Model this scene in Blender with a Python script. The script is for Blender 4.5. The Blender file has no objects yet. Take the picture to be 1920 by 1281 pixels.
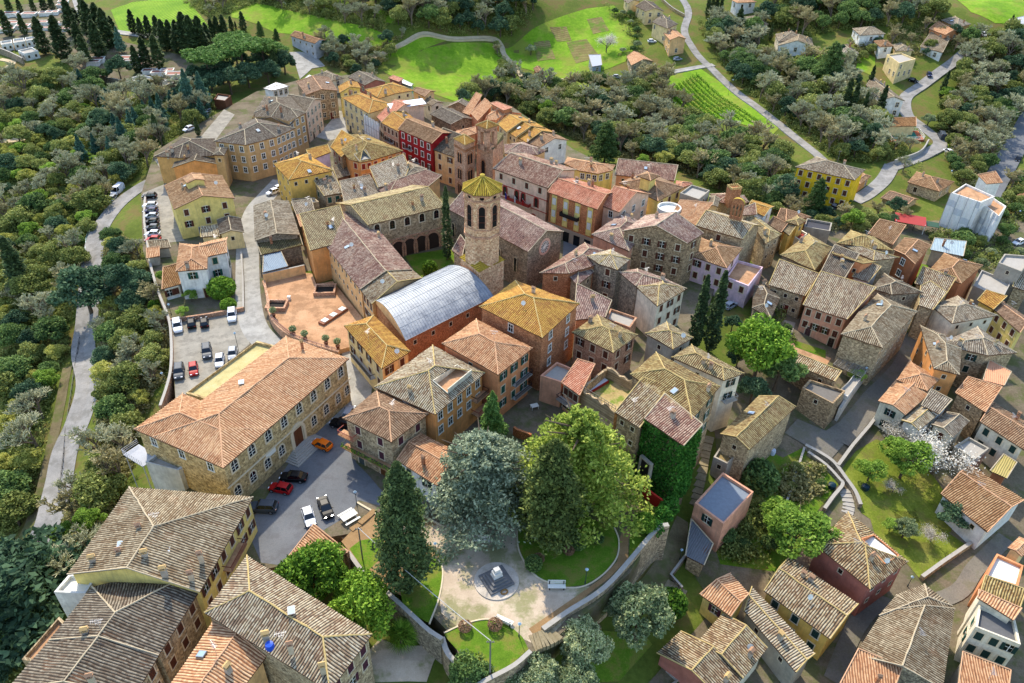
import bpy, math, random
import numpy as np
from mathutils import Vector, Matrix
random.seed(7); RNG = np.random.default_rng(7)
SC = bpy.context.scene
COL = SC.collection
rad = math.radians
# ------------------------------------------------------------------ camera
FPX, CAMH, VX, VY, CX, CY = 1420.0, 90.0, 900.0, 2600.0, 960.0, 640.5   # focal length in photo pixels, height over the piazza, nadir point
_d = np.array([VX-CX, -(VY-CY), -FPX]); _d /= np.linalg.norm(_d)
_u = -_d; _y = np.array([0, 0, -1.0]); _y = _y-_u*(_y@_u); _y /= np.linalg.norm(_y); _x = np.cross(_y, _u)
ROT = np.array([_x, _y, _u])
cam_data = bpy.data.cameras.new('camera'); cam = bpy.data.objects.new('camera', cam_data); COL.objects.link(cam)
cam_data.sensor_width = 36; cam_data.lens = FPX/1920*36; cam_data.clip_start = 1; cam_data.clip_end = 4000
M4 = Matrix([list(ROT[0])+[0], list(ROT[1])+[0], list(ROT[2])+[CAMH], [0, 0, 0, 1]]); cam.matrix_world = M4
SC.camera = cam
# ------------------------------------------------------------------ light
SUN_AZ, SUN_EL = 20.0, 46.0            # shadows fall towards the viewer and a little right
world = bpy.data.worlds.new('World'); SC.world = world; world.use_nodes = True
_nt = world.node_tree; _bg = _nt.nodes['Background']
_sky = _nt.nodes.new('ShaderNodeTexSky'); _sky.sky_type = 'NISHITA'; _sky.sun_disc = False
_sky.sun_elevation = rad(SUN_EL); _sky.sun_rotation = rad(-SUN_AZ)
_nt.links.new(_sky.outputs[0], _bg.inputs[0]); _bg.inputs[1].default_value = 0.15
sl = bpy.data.lights.new('sun', 'SUN'); sl.energy = 2.2; sl.angle = rad(1.0); sl.color = (1, .90, .74)
sun = bpy.data.objects.new('sun', sl); COL.objects.link(sun)
_sd = Vector((math.sin(rad(SUN_AZ))*math.cos(rad(SUN_EL)), -math.cos(rad(SUN_AZ))*math.cos(rad(SUN_EL)), -math.sin(rad(SUN_EL))))
sun.rotation_euler = _sd.to_track_quat('-Z', 'Y').to_euler(); sun.location = (-100, 250, 200)
SC.view_settings.view_transform = 'Standard'; SC.view_settings.look = 'None'
SC.view_settings.exposure = 1.42; SC.view_settings.gamma = 1; SC.view_settings.use_curve_mapping = False
SC.cycles.max_bounces = 5; SC.cycles.diffuse_bounces = 3; SC.cycles.transparent_max_bounces = 6
# ------------------------------------------------------------------ photo pixels to places
FR = {'f': (0, 0, 1), 'th': (240, 620, 4), 'ch': (820, 300, 4.928), 'k1': (270, 160, 6.4), 'k2': (500, 240, 6.4), 'k3': (640, 130, 6.4), 'k4': (480, 120, 6.4),
      'k5': (850, 180, 6.4), 'k6': (1020, 270, 6.4), 'k7': (1230, 320, 6.4), 'k8': (460, 340, 6.4), 'te': (440, 460, 6.4), 'p1': (640, 900, 3.731), 'p2': (900, 940, 3.731), 'p3': (1400, 760, 3.731)}
for _c in range(4):
    for _r in range(4): FR['t%d%d' % (_c, _r)] = (480*_c, 320*_r, 4.0)
def px(fr, p): f = FR[fr]; return (f[0]+p[0]/f[2], f[1]+p[1]/f[2])
def ray(p): return ROT @ np.array([p[0]-CX, -(p[1]-CY), -FPX])
def at(p, z=0.0):
    r = ray(p); t = (CAMH-z)/-r[2]; return np.array([r[0]*t, r[1]*t])
def proj(x, y, z):
    v = ROT.T @ np.array([x, y, z-CAMH]); return (CX-v[0]/v[2]*FPX, CY+v[1]/v[2]*FPX)
def zaxis(xy, py):                      # height at which a vertical line over xy shows at photo row py
    lo, hi = -30.0, 80.0
    for _ in range(40):
        m = (lo+hi)/2
        if proj(xy[0], xy[1], m)[1] > py: lo = m
        else: hi = m
    return lo
# ------------------------------------------------------------------ terrain heights
CTRL = [(560,950,-1),(700,700,-1),(480,450,-1),(900,550,-1),(1000,440,-1),(620,240,-1),(500,330,-1),(900,1050,-1.5),(380,650,-1.2),(300,410,-1),(370,530,-1),(820,900,-1.5),(1050,950,-1.5),
 (215,420,-4),(175,560,-8),(150,700,-11),(110,850,-13),(90,950,-14),(20,700,-19),(20,450,-15),(20,1000,-20),(30,1200,-18),(240,640,-9),(230,850,-10),(180,980,-9),(100,1150,-12),(280,560,-4),(270,700,-6),(60,270,-8),(0,250,-8),(150,200,-7),
 (230,300,-5),(300,290,-2),(390,215,-1),(100,60,-1),(20,130,-2),(300,145,-2),(200,20,0),(0,0,0),(450,140,-1),(590,110,-2),(520,60,2),(450,30,6),(620,60,4),(600,0,12),(830,130,-6),(760,170,-7),(860,200,-9),(700,120,-4),(960,0,14),(780,30,10),(1050,60,3),(960,90,-3),(1000,140,-7),(1100,150,-6),
 (1000,190,-11),(1150,230,-11),(1100,280,-10),(1300,270,-10),(1250,310,-9),(1400,340,-8),(1330,190,-5),(1260,140,-2),(1340,130,0),(1450,240,-4),(1410,200,-3),(1260,80,4),(1220,20,9),(1400,20,10),(1470,100,4),(1400,110,0),(1600,90,8),(1620,20,16),(1850,20,20),(1800,60,14),(1700,130,4),(1720,200,0),(1650,250,-3),(1740,280,-3),(1550,360,-5),(1640,330,-5),(1850,400,-7),(1900,300,-7),(1880,200,-2),(1700,420,-6),(1500,290,-4),
 (1350,530,-1.5),(1300,620,-2),(1240,420,-1),(1450,440,-3),(1480,560,-3.5),(1450,640,-4),(1580,720,-6.5),(1650,520,-6),(1800,520,-8),(1850,620,-9),(1850,800,-11),(1500,800,-8),(1430,740,-6),(1600,780,-8),(1560,850,-9),(1680,900,-10.5),(1740,1010,-11.5),(1340,760,-4),(1320,850,-6),(1280,960,-7),(1240,1050,-7.5),(1290,1110,-9),(1400,1000,-9),(1450,900,-9.5),(1370,1220,-11),(1330,1140,-10),(1700,1200,-12.5),(1880,1180,-12.5),(1850,1000,-12),(1620,1260,-13),(1480,1180,-12),(1200,1230,-9),(1050,1250,-7),(1150,1120,-6.5),(1100,1180,-6.5),(900,1275,-5),(850,1190,-4),(770,1230,-3),(700,1100,-2.5),(740,1180,-3),(450,1150,-2),(330,1275,-3),(480,1275,-3),(1200,940,-2),(1180,880,-1.5),(1120,830,-1)]
_cp = []
for (a, b, z) in CTRL:
    q = at((a, b), z); _cp.append((q[0], q[1], z))
_cp += [(-520, 300, -15), (-420, 80, -28), (-200, 0, -25), (0, -40, -8), (180, 0, -16), (420, 150, -14), (560, 400, 10), (400, 640, 40), (0, 680, 40), (-420, 640, 12), (-150, 620, 25), (-520, 560, 5)]
_cp = np.array(_cp)
_A = np.linalg.norm(_cp[:, None, :2]-_cp[None, :, :2], axis=2)
_n = len(_cp); _S = np.zeros((_n+1, _n+1)); _S[:_n, :_n] = -_A-np.eye(_n)*0.6; _S[_n, :_n] = 1; _S[:_n, _n] = 1
_w = np.linalg.solve(_S, np.append(_cp[:, 2], 0))
def rbf(x, y):
    d = np.sqrt((np.asarray(x)[..., None]-_cp[:, 0])**2+(np.asarray(y)[..., None]-_cp[:, 1])**2)
    return -(d*_w[:_n]).sum(-1)+_w[_n]
GX0, GX1, GY0, GY1, GS = -520.0, 520.0, 0.0, 680.0, 4.0
_gx = np.arange(GX0, GX1+.1, GS); _gy = np.arange(GY0, GY1+.1, GS)
TG = rbf(*np.meshgrid(_gx, _gy))
def T(x, y):
    fx = min(max((x-GX0)/GS, 0), len(_gx)-1.001); fy = min(max((y-GY0)/GS, 0), len(_gy)-1.001)
    i, j = int(fx), int(fy); a, b = fx-i, fy-j
    return TG[j, i]*(1-a)*(1-b)+TG[j, i+1]*a*(1-b)+TG[j+1, i]*(1-a)*b+TG[j+1, i+1]*a*b
def on(p):                              # photo pixel to the point of the terrain it shows
    r = ray(p); r = r/-r[2]
    h0 = 55.0; prev = None
    for k in range(420):
        h = h0+k*0.35
        x, y, z = r[0]*h, r[1]*h, CAMH-h
        if z <= T(x, y): return np.array([x, y])
    return at(p, -20)
SLABS = []                              # (polygon, z) of level paved ground
def inside(p, poly):
    c = False; n = len(poly)
    for i in range(n):
        a, b = poly[i], poly[i-1]
        if (a[1] > p[1]) != (b[1] > p[1]) and p[0] < (b[0]-a[0])*(p[1]-a[1])/(b[1]-a[1])+a[0]: c = not c
    return c
def G(x, y):
    z = T(x, y)
    for poly, s in SLABS:
        if inside((x, y), poly): z = max(z, s)
    return z
# ------------------------------------------------------------------ materials
def lin(c): return tuple(((v/12.92) if v <= .04045 else ((v+.055)/1.055)**2.4) for v in c)+(1.0,)
MATS = {}
class NT:
    def __init__(s, name, rough=.85, spec=.2):
        s.m = bpy.data.materials.new(name); s.m.use_nodes = True; s.t = s.m.node_tree; s.b = s.t.nodes['Principled BSDF']
        s.b.inputs['Roughness'].default_value = rough; s.b.inputs['Specular IOR Level'].default_value = spec
    def n(s, typ, ins=None, **at_):
        o = s.t.nodes.new('ShaderNode'+typ)
        for k, v in at_.items(): setattr(o, k, v)
        for k, v in (ins or {}).items(): s.set(o.inputs[k], v)
        return o
    def set(s, sock, v):
        if hasattr(v, 'links') or isinstance(v, bpy.types.NodeSocket): s.t.links.new(v, sock)
        else: sock.default_value = v
    def math(s, op, a, b=0.0, c=0.0):
        o = s.n('Math', operation=op); s.set(o.inputs[0], a); s.set(o.inputs[1], b); s.set(o.inputs[2], c); return o.outputs[0]
    def mix(s, f, a, b, blend='MIX'):
        o = s.n('Mix', data_type='RGBA', blend_type=blend); s.set(o.inputs[0], f); s.set(o.inputs[6], a); s.set(o.inputs[7], b); return o.outputs[2]
    def ramp(s, f, stops):
        o = s.n('ValToRGB'); e = o.color_ramp.elements
        while len(e) < len(stops): e.new(.5)
        for k, (p, c) in enumerate(stops): e[k].position = p; e[k].color = c if len(c) == 4 else lin(c)
        s.set(o.inputs[0], f); return o.outputs[0]
    def noise(s, vec, scale, detail=4, rough=.6):
        o = s.n('TexNoise'); o.inputs['Scale'].default_value = scale; o.inputs['Detail'].default_value = detail; o.inputs['Roughness'].default_value = rough
        if vec is not None: s.set(o.inputs['Vector'], vec)
        return o.outputs['Fac']
    def uv(s): return s.n('UVMap').outputs[0]
    def pos(s): return s.n('NewGeometry').outputs['Position']
    def col(s, c): s.set(s.b.inputs['Base Color'], c); return s
    def bump(s, h, strength=.4, dist=.05):
        o = s.n('Bump'); o.inputs['Strength'].default_value = strength; o.inputs['Distance'].default_value = dist; s.set(o.inputs['Height'], h); s.set(s.b.inputs['Normal'], o.outputs[0])
def flat(c, rough=.7, spec=.3, var=.12, metal=0, name=None):
    k = ('flat', c, rough, metal, var)
    if k not in MATS:
        t = NT(name or 'paint_%d' % len(MATS), rough, spec); t.b.inputs['Metallic'].default_value = metal
        f = t.noise(t.pos(), 1.7, 4); L = lin(c)
        t.col(t.mix(f, tuple(v*(1-var) for v in L[:3])+(1,), tuple(min(1, v*(1+var)) for v in L[:3])+(1,))); MATS[k] = t.m
    return MATS[k]
def plaster(c):
    k = ('pl', c)
    if k not in MATS:
        t = NT('plaster_%d' % len(MATS), .9, .1); L = lin(c); P = t.pos()
        f = t.noise(P, .55, 6, .7); g = t.noise(P, 4.0, 5, .7)
        m = t.n('Mapping', {'Vector': t.uv()}); m.inputs['Scale'].default_value = (2.2, .18, 1); st = t.noise(m.outputs[0], 1.0, 4)
        a = t.mix(t.ramp(f, [(.35, (0, 0, 0, 1)), (.65, (1, 1, 1, 1))]), tuple(v*.74 for v in L[:3])+(1,), tuple(min(1, v*1.12) for v in L[:3])+(1,))
        a = t.mix(t.math('MULTIPLY', t.ramp(st, [(.5, (0, 0, 0, 1)), (.72, (1, 1, 1, 1))]), .38), a, lin(tuple(.45*v+.17 for v in c)))
        a = t.mix(t.math('MULTIPLY', t.ramp(g, [(.6, (0, 0, 0, 1)), (.75, (1, 1, 1, 1))]), .3), a, lin(tuple(.5*v+.12 for v in c)))
        t.col(a); t.bump(g, .25, .03); MATS[k] = t.m
    return MATS[k]
def masonry(c1, c2, scale=2.6, brick=False, grout=(.55, .5, .42)):
    k = ('ms', c1, c2, scale, brick)
    if k not in MATS:
        t = NT('masonry_%d' % len(MATS), .95, .1); U = t.uv()
        br = t.n('TexBrick', {'Vector': U}); br.offset = .5
        for kk, v in (('Scale', scale), ('Mortar Size', .012 if brick else .03), ('Bias', 0.0), ('Brick Width', .55 if brick else .9), ('Row Height', .2 if brick else .5)): br.inputs[kk].default_value = v
        br.inputs['Color1'].default_value = (0, 0, 0, 1); br.inputs['Color2'].default_value = (1, 1, 1, 1); br.inputs['Mortar'].default_value = (.5, .5, .5, 1)
        vo = t.n('TexVoronoi', {'Vector': U}); vo.inputs['Scale'].default_value = 3.4 if not brick else 6; sepv = t.n('SeparateColor', {'Color': vo.outputs['Color']}).outputs[0]
        f = t.math('ADD', t.math('MULTIPLY', br.outputs['Color'], .35), t.math('MULTIPLY', sepv, .65))
        n1 = t.noise(t.pos(), .5, 6, .7)
        a = t.ramp(f, [(0, tuple(v*.62 for v in c1)), (.35, c1), (.7, c2), (1, tuple(min(1, v*1.2) for v in c2))])
        a = t.mix(t.math('MULTIPLY', br.outputs['Fac'], .5), a, lin(grout))
        a = t.mix(t.math('MULTIPLY', t.ramp(n1, [(.42, (0, 0, 0, 1)), (.66, (1, 1, 1, 1))]), .45), a, lin(tuple(v*.66 for v in c1)))
        t.col(a); t.bump(t.math('ADD', sepv, t.math('MULTIPLY', br.outputs['Fac'], -.7)), .5, .06); MATS[k] = t.m
    return MATS[k]
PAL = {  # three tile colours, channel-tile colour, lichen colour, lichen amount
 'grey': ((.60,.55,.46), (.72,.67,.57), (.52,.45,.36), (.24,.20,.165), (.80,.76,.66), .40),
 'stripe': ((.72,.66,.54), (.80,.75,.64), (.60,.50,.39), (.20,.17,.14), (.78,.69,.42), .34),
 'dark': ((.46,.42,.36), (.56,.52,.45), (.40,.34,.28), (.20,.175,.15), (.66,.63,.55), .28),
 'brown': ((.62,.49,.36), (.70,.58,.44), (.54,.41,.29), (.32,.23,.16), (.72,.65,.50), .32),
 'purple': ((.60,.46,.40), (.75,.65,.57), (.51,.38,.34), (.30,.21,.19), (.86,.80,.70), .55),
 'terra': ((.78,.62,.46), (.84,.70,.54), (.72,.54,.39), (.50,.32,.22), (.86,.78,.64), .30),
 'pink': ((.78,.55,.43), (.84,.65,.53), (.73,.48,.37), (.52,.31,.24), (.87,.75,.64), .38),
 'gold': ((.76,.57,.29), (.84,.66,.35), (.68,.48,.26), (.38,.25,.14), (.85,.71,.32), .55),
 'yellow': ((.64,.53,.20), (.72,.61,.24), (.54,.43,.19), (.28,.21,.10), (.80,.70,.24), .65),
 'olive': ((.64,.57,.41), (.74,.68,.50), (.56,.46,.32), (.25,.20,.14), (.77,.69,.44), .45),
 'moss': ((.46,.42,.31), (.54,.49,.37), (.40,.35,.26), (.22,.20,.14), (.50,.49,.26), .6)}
PER = .36
def roofmat(kind):
    k = ('rf', kind)
    if k not in MATS:
        c1, c2, c3, ch, li, am = PAL[kind]
        t = NT('clay_tiles_'+kind, .9, .12); sp = t.n('SeparateXYZ', {'Vector': t.uv()}); u, v = sp.outputs[0], sp.outputs[1]
        iu = t.math('FLOOR', t.math('DIVIDE', u, PER)); iv = t.math('FLOOR', t.math('DIVIDE', v, .38))
        wn = t.n('TexWhiteNoise', {'Vector': t.n('CombineXYZ', {'X': iu, 'Y': iv}).outputs[0]}, noise_dimensions='2D')
        P = t.pos(); big = t.noise(P, .30, 5, .65); mid = t.noise(P, 2.3, 4, .7)
        wc = t.n('TexWhiteNoise', {'W': iu}, noise_dimensions='1D')
        fac = t.math('ADD', t.math('ADD', t.math('MULTIPLY', wn.outputs['Value'], .46), t.math('MULTIPLY', wc.outputs['Value'], .16)), t.math('MULTIPLY', big, .38))
        ob = t.n('ObjectInfo').outputs['Random']; fac = t.math('ADD', fac, t.math('MULTIPLY', t.math('SUBTRACT', ob, .55), .22))
        a = t.ramp(fac, [(.08, tuple(x*.72 for x in c3)), (.3, c3), (.55, c1), (.8, c2), (.97, tuple(min(1, x*1.12) for x in c2))])
        lf = t.ramp(t.math('ADD', t.math('MULTIPLY', mid, .6), t.math('MULTIPLY', big, .4)), [(.62-am*.3, (0, 0, 0, 1)), (.70-am*.12, (1, 1, 1, 1))])
        a = t.mix(t.math('MULTIPLY', lf, am), a, lin(li))
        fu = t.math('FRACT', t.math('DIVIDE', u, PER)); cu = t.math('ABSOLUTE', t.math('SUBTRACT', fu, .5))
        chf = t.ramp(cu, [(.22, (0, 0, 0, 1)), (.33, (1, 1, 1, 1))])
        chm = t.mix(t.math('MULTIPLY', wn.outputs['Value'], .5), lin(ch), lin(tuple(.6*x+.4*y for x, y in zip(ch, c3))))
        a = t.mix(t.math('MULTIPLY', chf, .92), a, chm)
        if kind in ('grey', 'stripe', 'olive', 'purple', 'brown', 'dark'): a = t.mix(t.math('MULTIPLY', t.math('FRACT', t.math('MULTIPLY', ob, 7.31)), .38), a, t.mix(1.0, a, lin((.80,.78,.76)), 'MULTIPLY')); g = t.n('HueSaturation', {'Color': a}); t.set(g.inputs['Saturation'], t.math('SUBTRACT', 1.12, t.math('MULTIPLY', t.math('FRACT', t.math('MULTIPLY', ob, 13.7)), .28))); a = g.outputs[0]
        t.col(a); fv = t.math('FRACT', t.math('DIVIDE', v, .38)); t.bump(t.math('ADD', fv, t.math('MULTIPLY', mid, .6)), .55, .05); MATS[k] = t.m
    return MATS[k]
def ground_mat(name, stops, sc=.15, fine=3.0, bump=.3, blotch=None, rows=None):
    k = ('gr', name)
    if k not in MATS:
        t = NT(name, .95, .1); P = t.pos(); a = t.noise(P, sc, 8, .68); b = t.noise(P, fine, 5, .7)
        f = t.math('ADD', t.math('MULTIPLY', a, .6), t.math('MULTIPLY', b, .4)); c = t.ramp(f, stops)
        if blotch: c = t.mix(t.math('MULTIPLY', t.ramp(t.noise(P, blotch[1], 5, .7), [(.48, (0, 0, 0, 1)), (.6, (1, 1, 1, 1))]), blotch[2]), c, lin(blotch[0]))
        if rows:                         # crop rows: direction, spacing in metres, colour, strength
            m = t.n('Mapping', {'Vector': P}); m.inputs['Rotation'].default_value = (0, 0, rows[0]); wv = t.n('TexWave', {'Vector': m.outputs[0]}); wv.inputs['Scale'].default_value = 1/rows[1]/3.14*.5*3.14; wv.inputs['Distortion'].default_value = 2.5; wv.inputs['Detail'].default_value = 3; wv.inputs['Detail Scale'].default_value = .6
            c = t.mix(t.math('MULTIPLY', t.ramp(wv.outputs['Fac'], [(.45, (0, 0, 0, 1)), (.75, (1, 1, 1, 1))]), rows[3]), c, lin(rows[2]))
        t.col(c); t.bump(b, bump, .1); MATS[k] = t.m
    return MATS[k]
GLASS = flat((.06, .08, .10), .12, .6, .1, name='window_glass'); WOOD_BR = flat((.33, .18, .12), .7, name='brown_shutter'); WOOD_GR = flat((.10, .30, .25), .6, name='green_shutter')
WOOD_PU = flat((.30, .15, .20), .7, name='purple_shutter'); WHITE = flat((.86, .85, .80), .7, name='white_paint'); SURR = flat((.80, .74, .62), .9, name='stone_surround'); DKGREEN = flat((.08, .20, .18), .6)
EAVE = flat((.36, .25, .17), .9, name='eave_wood'); IRON = flat((.10, .10, .11), .5, name='dark_iron'); CONC = flat((.62, .60, .56), .9, var=.2, name='concrete'); REDW = flat((.50, .12, .10), .7)
TERRAF = ground_mat('terracotta_paving', [(.3, (.58, .43, .32)), (.5, (.71, .55, .41)), (.7, (.79, .64, .50))], .25, 4, .3, ((.52, .40, .29), .35, .6))
# ------------------------------------------------------------------ mesh helpers
class MB:
    def __init__(s): s.v = []; s.f = []; s.mi = []; s.uv = []
    def quad(s, pts, m=0, uvs=None):
        k = len(s.v); s.v += [tuple(p) for p in pts]; s.f.append(tuple(range(k, k+len(pts)))); s.mi.append(m); s.uv += list(uvs) if uvs else [(p[0]+p[1], p[2]) for p in pts]
    def box(s, x0, x1, y0, y1, z0, z1, m=0):
        P = [(x0,y0,z0),(x1,y0,z0),(x1,y1,z0),(x0,y1,z0),(x0,y0,z1),(x1,y0,z1),(x1,y1,z1),(x0,y1,z1)]
        for q in ((3,2,1,0),(4,5,6,7),(0,1,5,4),(1,2,6,5),(2,3,7,6),(3,0,4,7)): s.quad([P[i] for i in q], m)
    def prism(s, poly, z0, z1, m=0, cap=True):
        n = len(poly); L = 0
        for i in range(n):
            a, b = poly[i], poly[(i+1) % n]; l = math.hypot(b[0]-a[0], b[1]-a[1])
            s.quad([(a[0],a[1],z0),(b[0],b[1],z0),(b[0],b[1],z1),(a[0],a[1],z1)], m, [(L,z0),(L+l,z0),(L+l,z1),(L,z1)]); L += l
        if cap:
            s.quad([(p[0],p[1],z1) for p in poly], m, [(p[0],p[1]) for p in poly])
    def tube(s, a, b, r0, r1=None, n=6, m=0):
        a, b = Vector(a), Vector(b); r1 = r0 if r1 is None else r1; d = (b-a)
        if d.length < 1e-6: return
        d.normalize(); x = d.orthogonal().normalized(); y = d.cross(x)
        A = [a+(x*math.cos(t)+y*math.sin(t))*r0 for t in [2*math.pi*k/n for k in range(n)]]; B = [b+(x*math.cos(t)+y*math.sin(t))*r1 for t in [2*math.pi*k/n for k in range(n)]]
        for k in range(n): s.quad([A[k], A[(k+1) % n], B[(k+1) % n], B[k]], m)
        s.quad(B, m); s.quad(A[::-1], m)
    def lathe(s, prof, n=16, m=0, c=(0, 0)):
        for (r0, z0), (r1, z1) in zip(prof[:-1], prof[1:]):
            for k in range(n):
                t0, t1 = 2*math.pi*k/n, 2*math.pi*(k+1)/n
                s.quad([(c[0]+r0*math.cos(t0),c[1]+r0*math.sin(t0),z0),(c[0]+r0*math.cos(t1),c[1]+r0*math.sin(t1),z0),(c[0]+r1*math.cos(t1),c[1]+r1*math.sin(t1),z1),(c[0]+r1*math.cos(t0),c[1]+r1*math.sin(t0),z1)], m)
    def mesh(s, name, mats, smooth=False):
        me = bpy.data.meshes.new(name); me.from_pydata(s.v, [], s.f); me.polygons.foreach_set('material_index', s.mi)
        ul = me.uv_layers.new(name='UVMap'); ul.data.foreach_set('uv', np.array(s.uv, 'f').ravel())
        for m in (mats if isinstance(mats, (list, tuple)) else [mats]): me.materials.append(m)
        if smooth: me.shade_smooth()
        me.update(); return me
    def obj(s, name, mats, parent=None, loc=None, smooth=False, label=None):
        return link(name, s.mesh(name, mats, smooth), parent, loc, label)
def link(name, me, parent=None, loc=None, label=None, rz=0.0):
    o = bpy.data.objects.new(name, me); COL.objects.link(o)
    if parent: o.parent = parent
    if loc is not None: o.location = loc
    if rz: o.rotation_euler = (0, 0, rz)
    if label: o['label'] = label
    return o
def fast_mesh(name, V, Q, mats, UV=None, mi=None):
    me = bpy.data.meshes.new(name); V = np.asarray(V, 'f'); Q = np.asarray(Q, 'i'); k = Q.shape[1]
    me.vertices.add(len(V)); me.vertices.foreach_set('co', V.ravel()); me.loops.add(Q.size); me.loops.foreach_set('vertex_index', Q.ravel())
    me.polygons.add(len(Q)); me.polygons.foreach_set('loop_start', np.arange(0, Q.size, k, dtype='i'))
    if mi is not None: me.polygons.foreach_set('material_index', np.asarray(mi, 'i'))
    if UV is not None: me.uv_layers.new(name='UVMap').data.foreach_set('uv', np.asarray(UV, 'f')[Q.ravel()].ravel())
    for m in (mats if isinstance(mats, (list, tuple)) else [mats]): me.materials.append(m)
    me.update(calc_edges=True); me.validate(); return me
def thing(name, label, cat, loc=(0, 0, 0), rz=0.0, group=None):
    o = bpy.data.objects.new(name, None); COL.objects.link(o); o.location = loc; o.rotation_euler = (0, 0, rz); o.empty_display_size = .3
    o['label'] = label; o['category'] = cat
    if group: o['group'] = group
    return o
def tag(o, label, cat, group=None):
    o['label'] = label; o['category'] = cat
    if group: o['group'] = group
    return o
def struct(o, kind='structure'): o['kind'] = kind; return o
def dup(o, parent=None):
    c = o.copy(); COL.objects.link(c); c.parent = parent
    for ch in list(KIDS.get(o.name, o.children)): dup(ch, c)
    return c
KIDS = {}
# ------------------------------------------------------------------ windows and other repeated parts (shared meshes)
_wm = {}
def arch_pts(w, h, n=8):
    r = w/2; return [(-r, -h/2), (r, -h/2)]+[(r*math.cos(math.pi*k/n), h/2-r+r*math.sin(math.pi*k/n)) for k in range(n+1)]
def wmesh(style, w, h):
    k = (style, w, h)
    if k in _wm: return _wm[k]
    b = MB(); x, z = w/2, h/2
    if style in 'aA':                      # arched, stone surround
        o = arch_pts(w+.5, h+.5); i = arch_pts(w, h)
        n = len(i)
        for q in range(n):
            a, c, d, e = o[q], o[(q+1) % n], i[(q+1) % n], i[q]
            b.quad([(p[0], .10, p[1]) for p in (e, d, c, a)], 0); b.quad([(a[0], -.02, a[1]), (a[0], .10, a[1]), (c[0], .10, c[1]), (c[0], -.02, c[1])], 0); b.quad([(e[0], .10, e[1]), (e[0], .02, e[1]), (d[0], .02, d[1]), (d[0], .10, d[1])], 0)
        b.quad([(p[0], .02, p[1]) for p in i[::-1]], 1)
        b.box(-.035, .035, .02, .06, -z, z-.05, 2); b.box(-x, x, .02, .06, .0, .07, 2); b.box(-x, x, .02, .06, -.5*z, -.5*z+.06, 2)
        r = (b.mesh('window', [SURR, GLASS, WHITE if style == 'a' else WOOD_BR]), None)
    elif style == 'd':                     # small dark opening
        b.box(-x-.1, x+.1, -.02, .05, z, z+.12, 0); b.box(-x-.1, x+.1, -.02, .08, -z-.1, -z, 0); b.box(-x-.1, -x, -.02, .05, -z, z, 0); b.box(x, x+.1, -.02, .05, -z, z, 0); b.box(-x, x, -.02, .01, -z, z, 1); b.box(-.03, .03, .01, .03, -z, z, 2)
        r = (b.mesh('window', [SURR, GLASS, WOOD_BR]), None)
    else:
        sur = {'s': SURR, 'g': WHITE, 'G': SURR, 'w': WHITE, 'p': SURR, 'r': SURR, 'b': SURR}.get(style, SURR); fw = .16
        b.box(-x-fw, x+fw, -.02, .07, z, z+fw, 0); b.box(-x-fw-.06, x+fw+.06, -.02, .14, -z-.12, -z, 0); b.box(-x-fw, -x, -.02, .07, -z, z, 0); b.box(x, x+fw, -.02, .07, -z, z, 0)
        b.box(-x, x, -.02, .01, -z, z, 1); b.box(-.04, .04, .01, .04, -z, z, 2); b.box(-x, x, .01, .04, .05*h, .05*h+.06, 2)
        w0 = b.mesh('window', [sur, GLASS, WHITE]); sh = None
        c = {'s': WOOD_BR, 'G': WOOD_GR, 'p': WOOD_PU, 'r': REDW, 'b': DKGREEN, 'w': WOOD_BR}.get(style)
        if c:
            s = MB(); s.box(0, w/2-.015, .0, .05, -z+.02, z-.02, 0)
            for q in range(int(h/.16)): s.box(.05, w/2-.065, .05, .07, -z+.08+q*.16, -z+.17+q*.16, 0)
            sh = s.mesh('shutter', [c])
        r = (w0, sh)
    _wm[k] = r; return r
def put_window(parent, L0, p, ang, z, style, w=1.0, h=1.5, far=False):
    me, sh = wmesh(style, w, h)
    o = link('window', me, parent, (p[0]-L0[0], p[1]-L0[1], z-L0[2]), rz=ang)
    if sh and not far:
        opened = style in 'GbspwR' and random.random() < (.4 if style in 'Gb' else .18)
        for sgn in (0, 1):
            if opened: link('shutter', sh, o, (w/2+.02 if sgn else -w+.005, .08, 0))
            else: link('shutter', sh, o, (.005 if sgn else -w/2+.01, .03, 0))
    return o
def door_mesh(c, w=1.2, h=2.3):
    k = ('door', c, w, h)
    if k not in _wm:
        b = MB(); b.box(-w/2-.15, -w/2, -.02, .1, 0, h+.15, 0); b.box(w/2, w/2+.15, -.02, .1, 0, h+.15, 0); b.box(-w/2, w/2, -.02, .1, h, h+.15, 0); b.box(-w/2, -.01, -.02, .04, 0, h, 1); b.box(.01, w/2, -.02, .04, 0, h, 1); b.box(.06, .1, .04, .09, 1, 1.15, 2)
        _wm[k] = b.mesh('door', [SURR, flat(c, .6), IRON])
    return _wm[k]
def chimney_mesh(v):
    k = ('chim', v)
    if k not in _wm:
        b = MB(); w = .24+.05*(v % 3); h = .75+.2*(v % 4); b.box(-w, w, -w*.8, w*.8, -.8, h, 0); b.box(-w-.08, w+.08, -w*.8-.08, w*.8+.08, h, h+.1, 1)
        for sx in (-1, 1): b.box(sx*w*.8-.06, sx*w*.8+.06, -w*.7, w*.7, h+.1, h+.35, 0)
        b.quad([(-w-.1,-w,h+.35),(w+.1,-w,h+.35),(w+.1,0,h+.6),(-w-.1,0,h+.6)], 1); b.quad([(w+.1,w,h+.35),(-w-.1,w,h+.35),(-w-.1,0,h+.6),(w+.1,0,h+.6)], 1)
        _wm[k] = b.mesh('chimney', [[masonry((.62,.40,.28),(.74,.54,.40),3,True), plaster((.74,.68,.58)), plaster((.66,.62,.56))][v % 3], [flat((.72,.60,.40),.9), flat((.62,.48,.37),.9)][v % 2]])
    return _wm[k]
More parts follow.
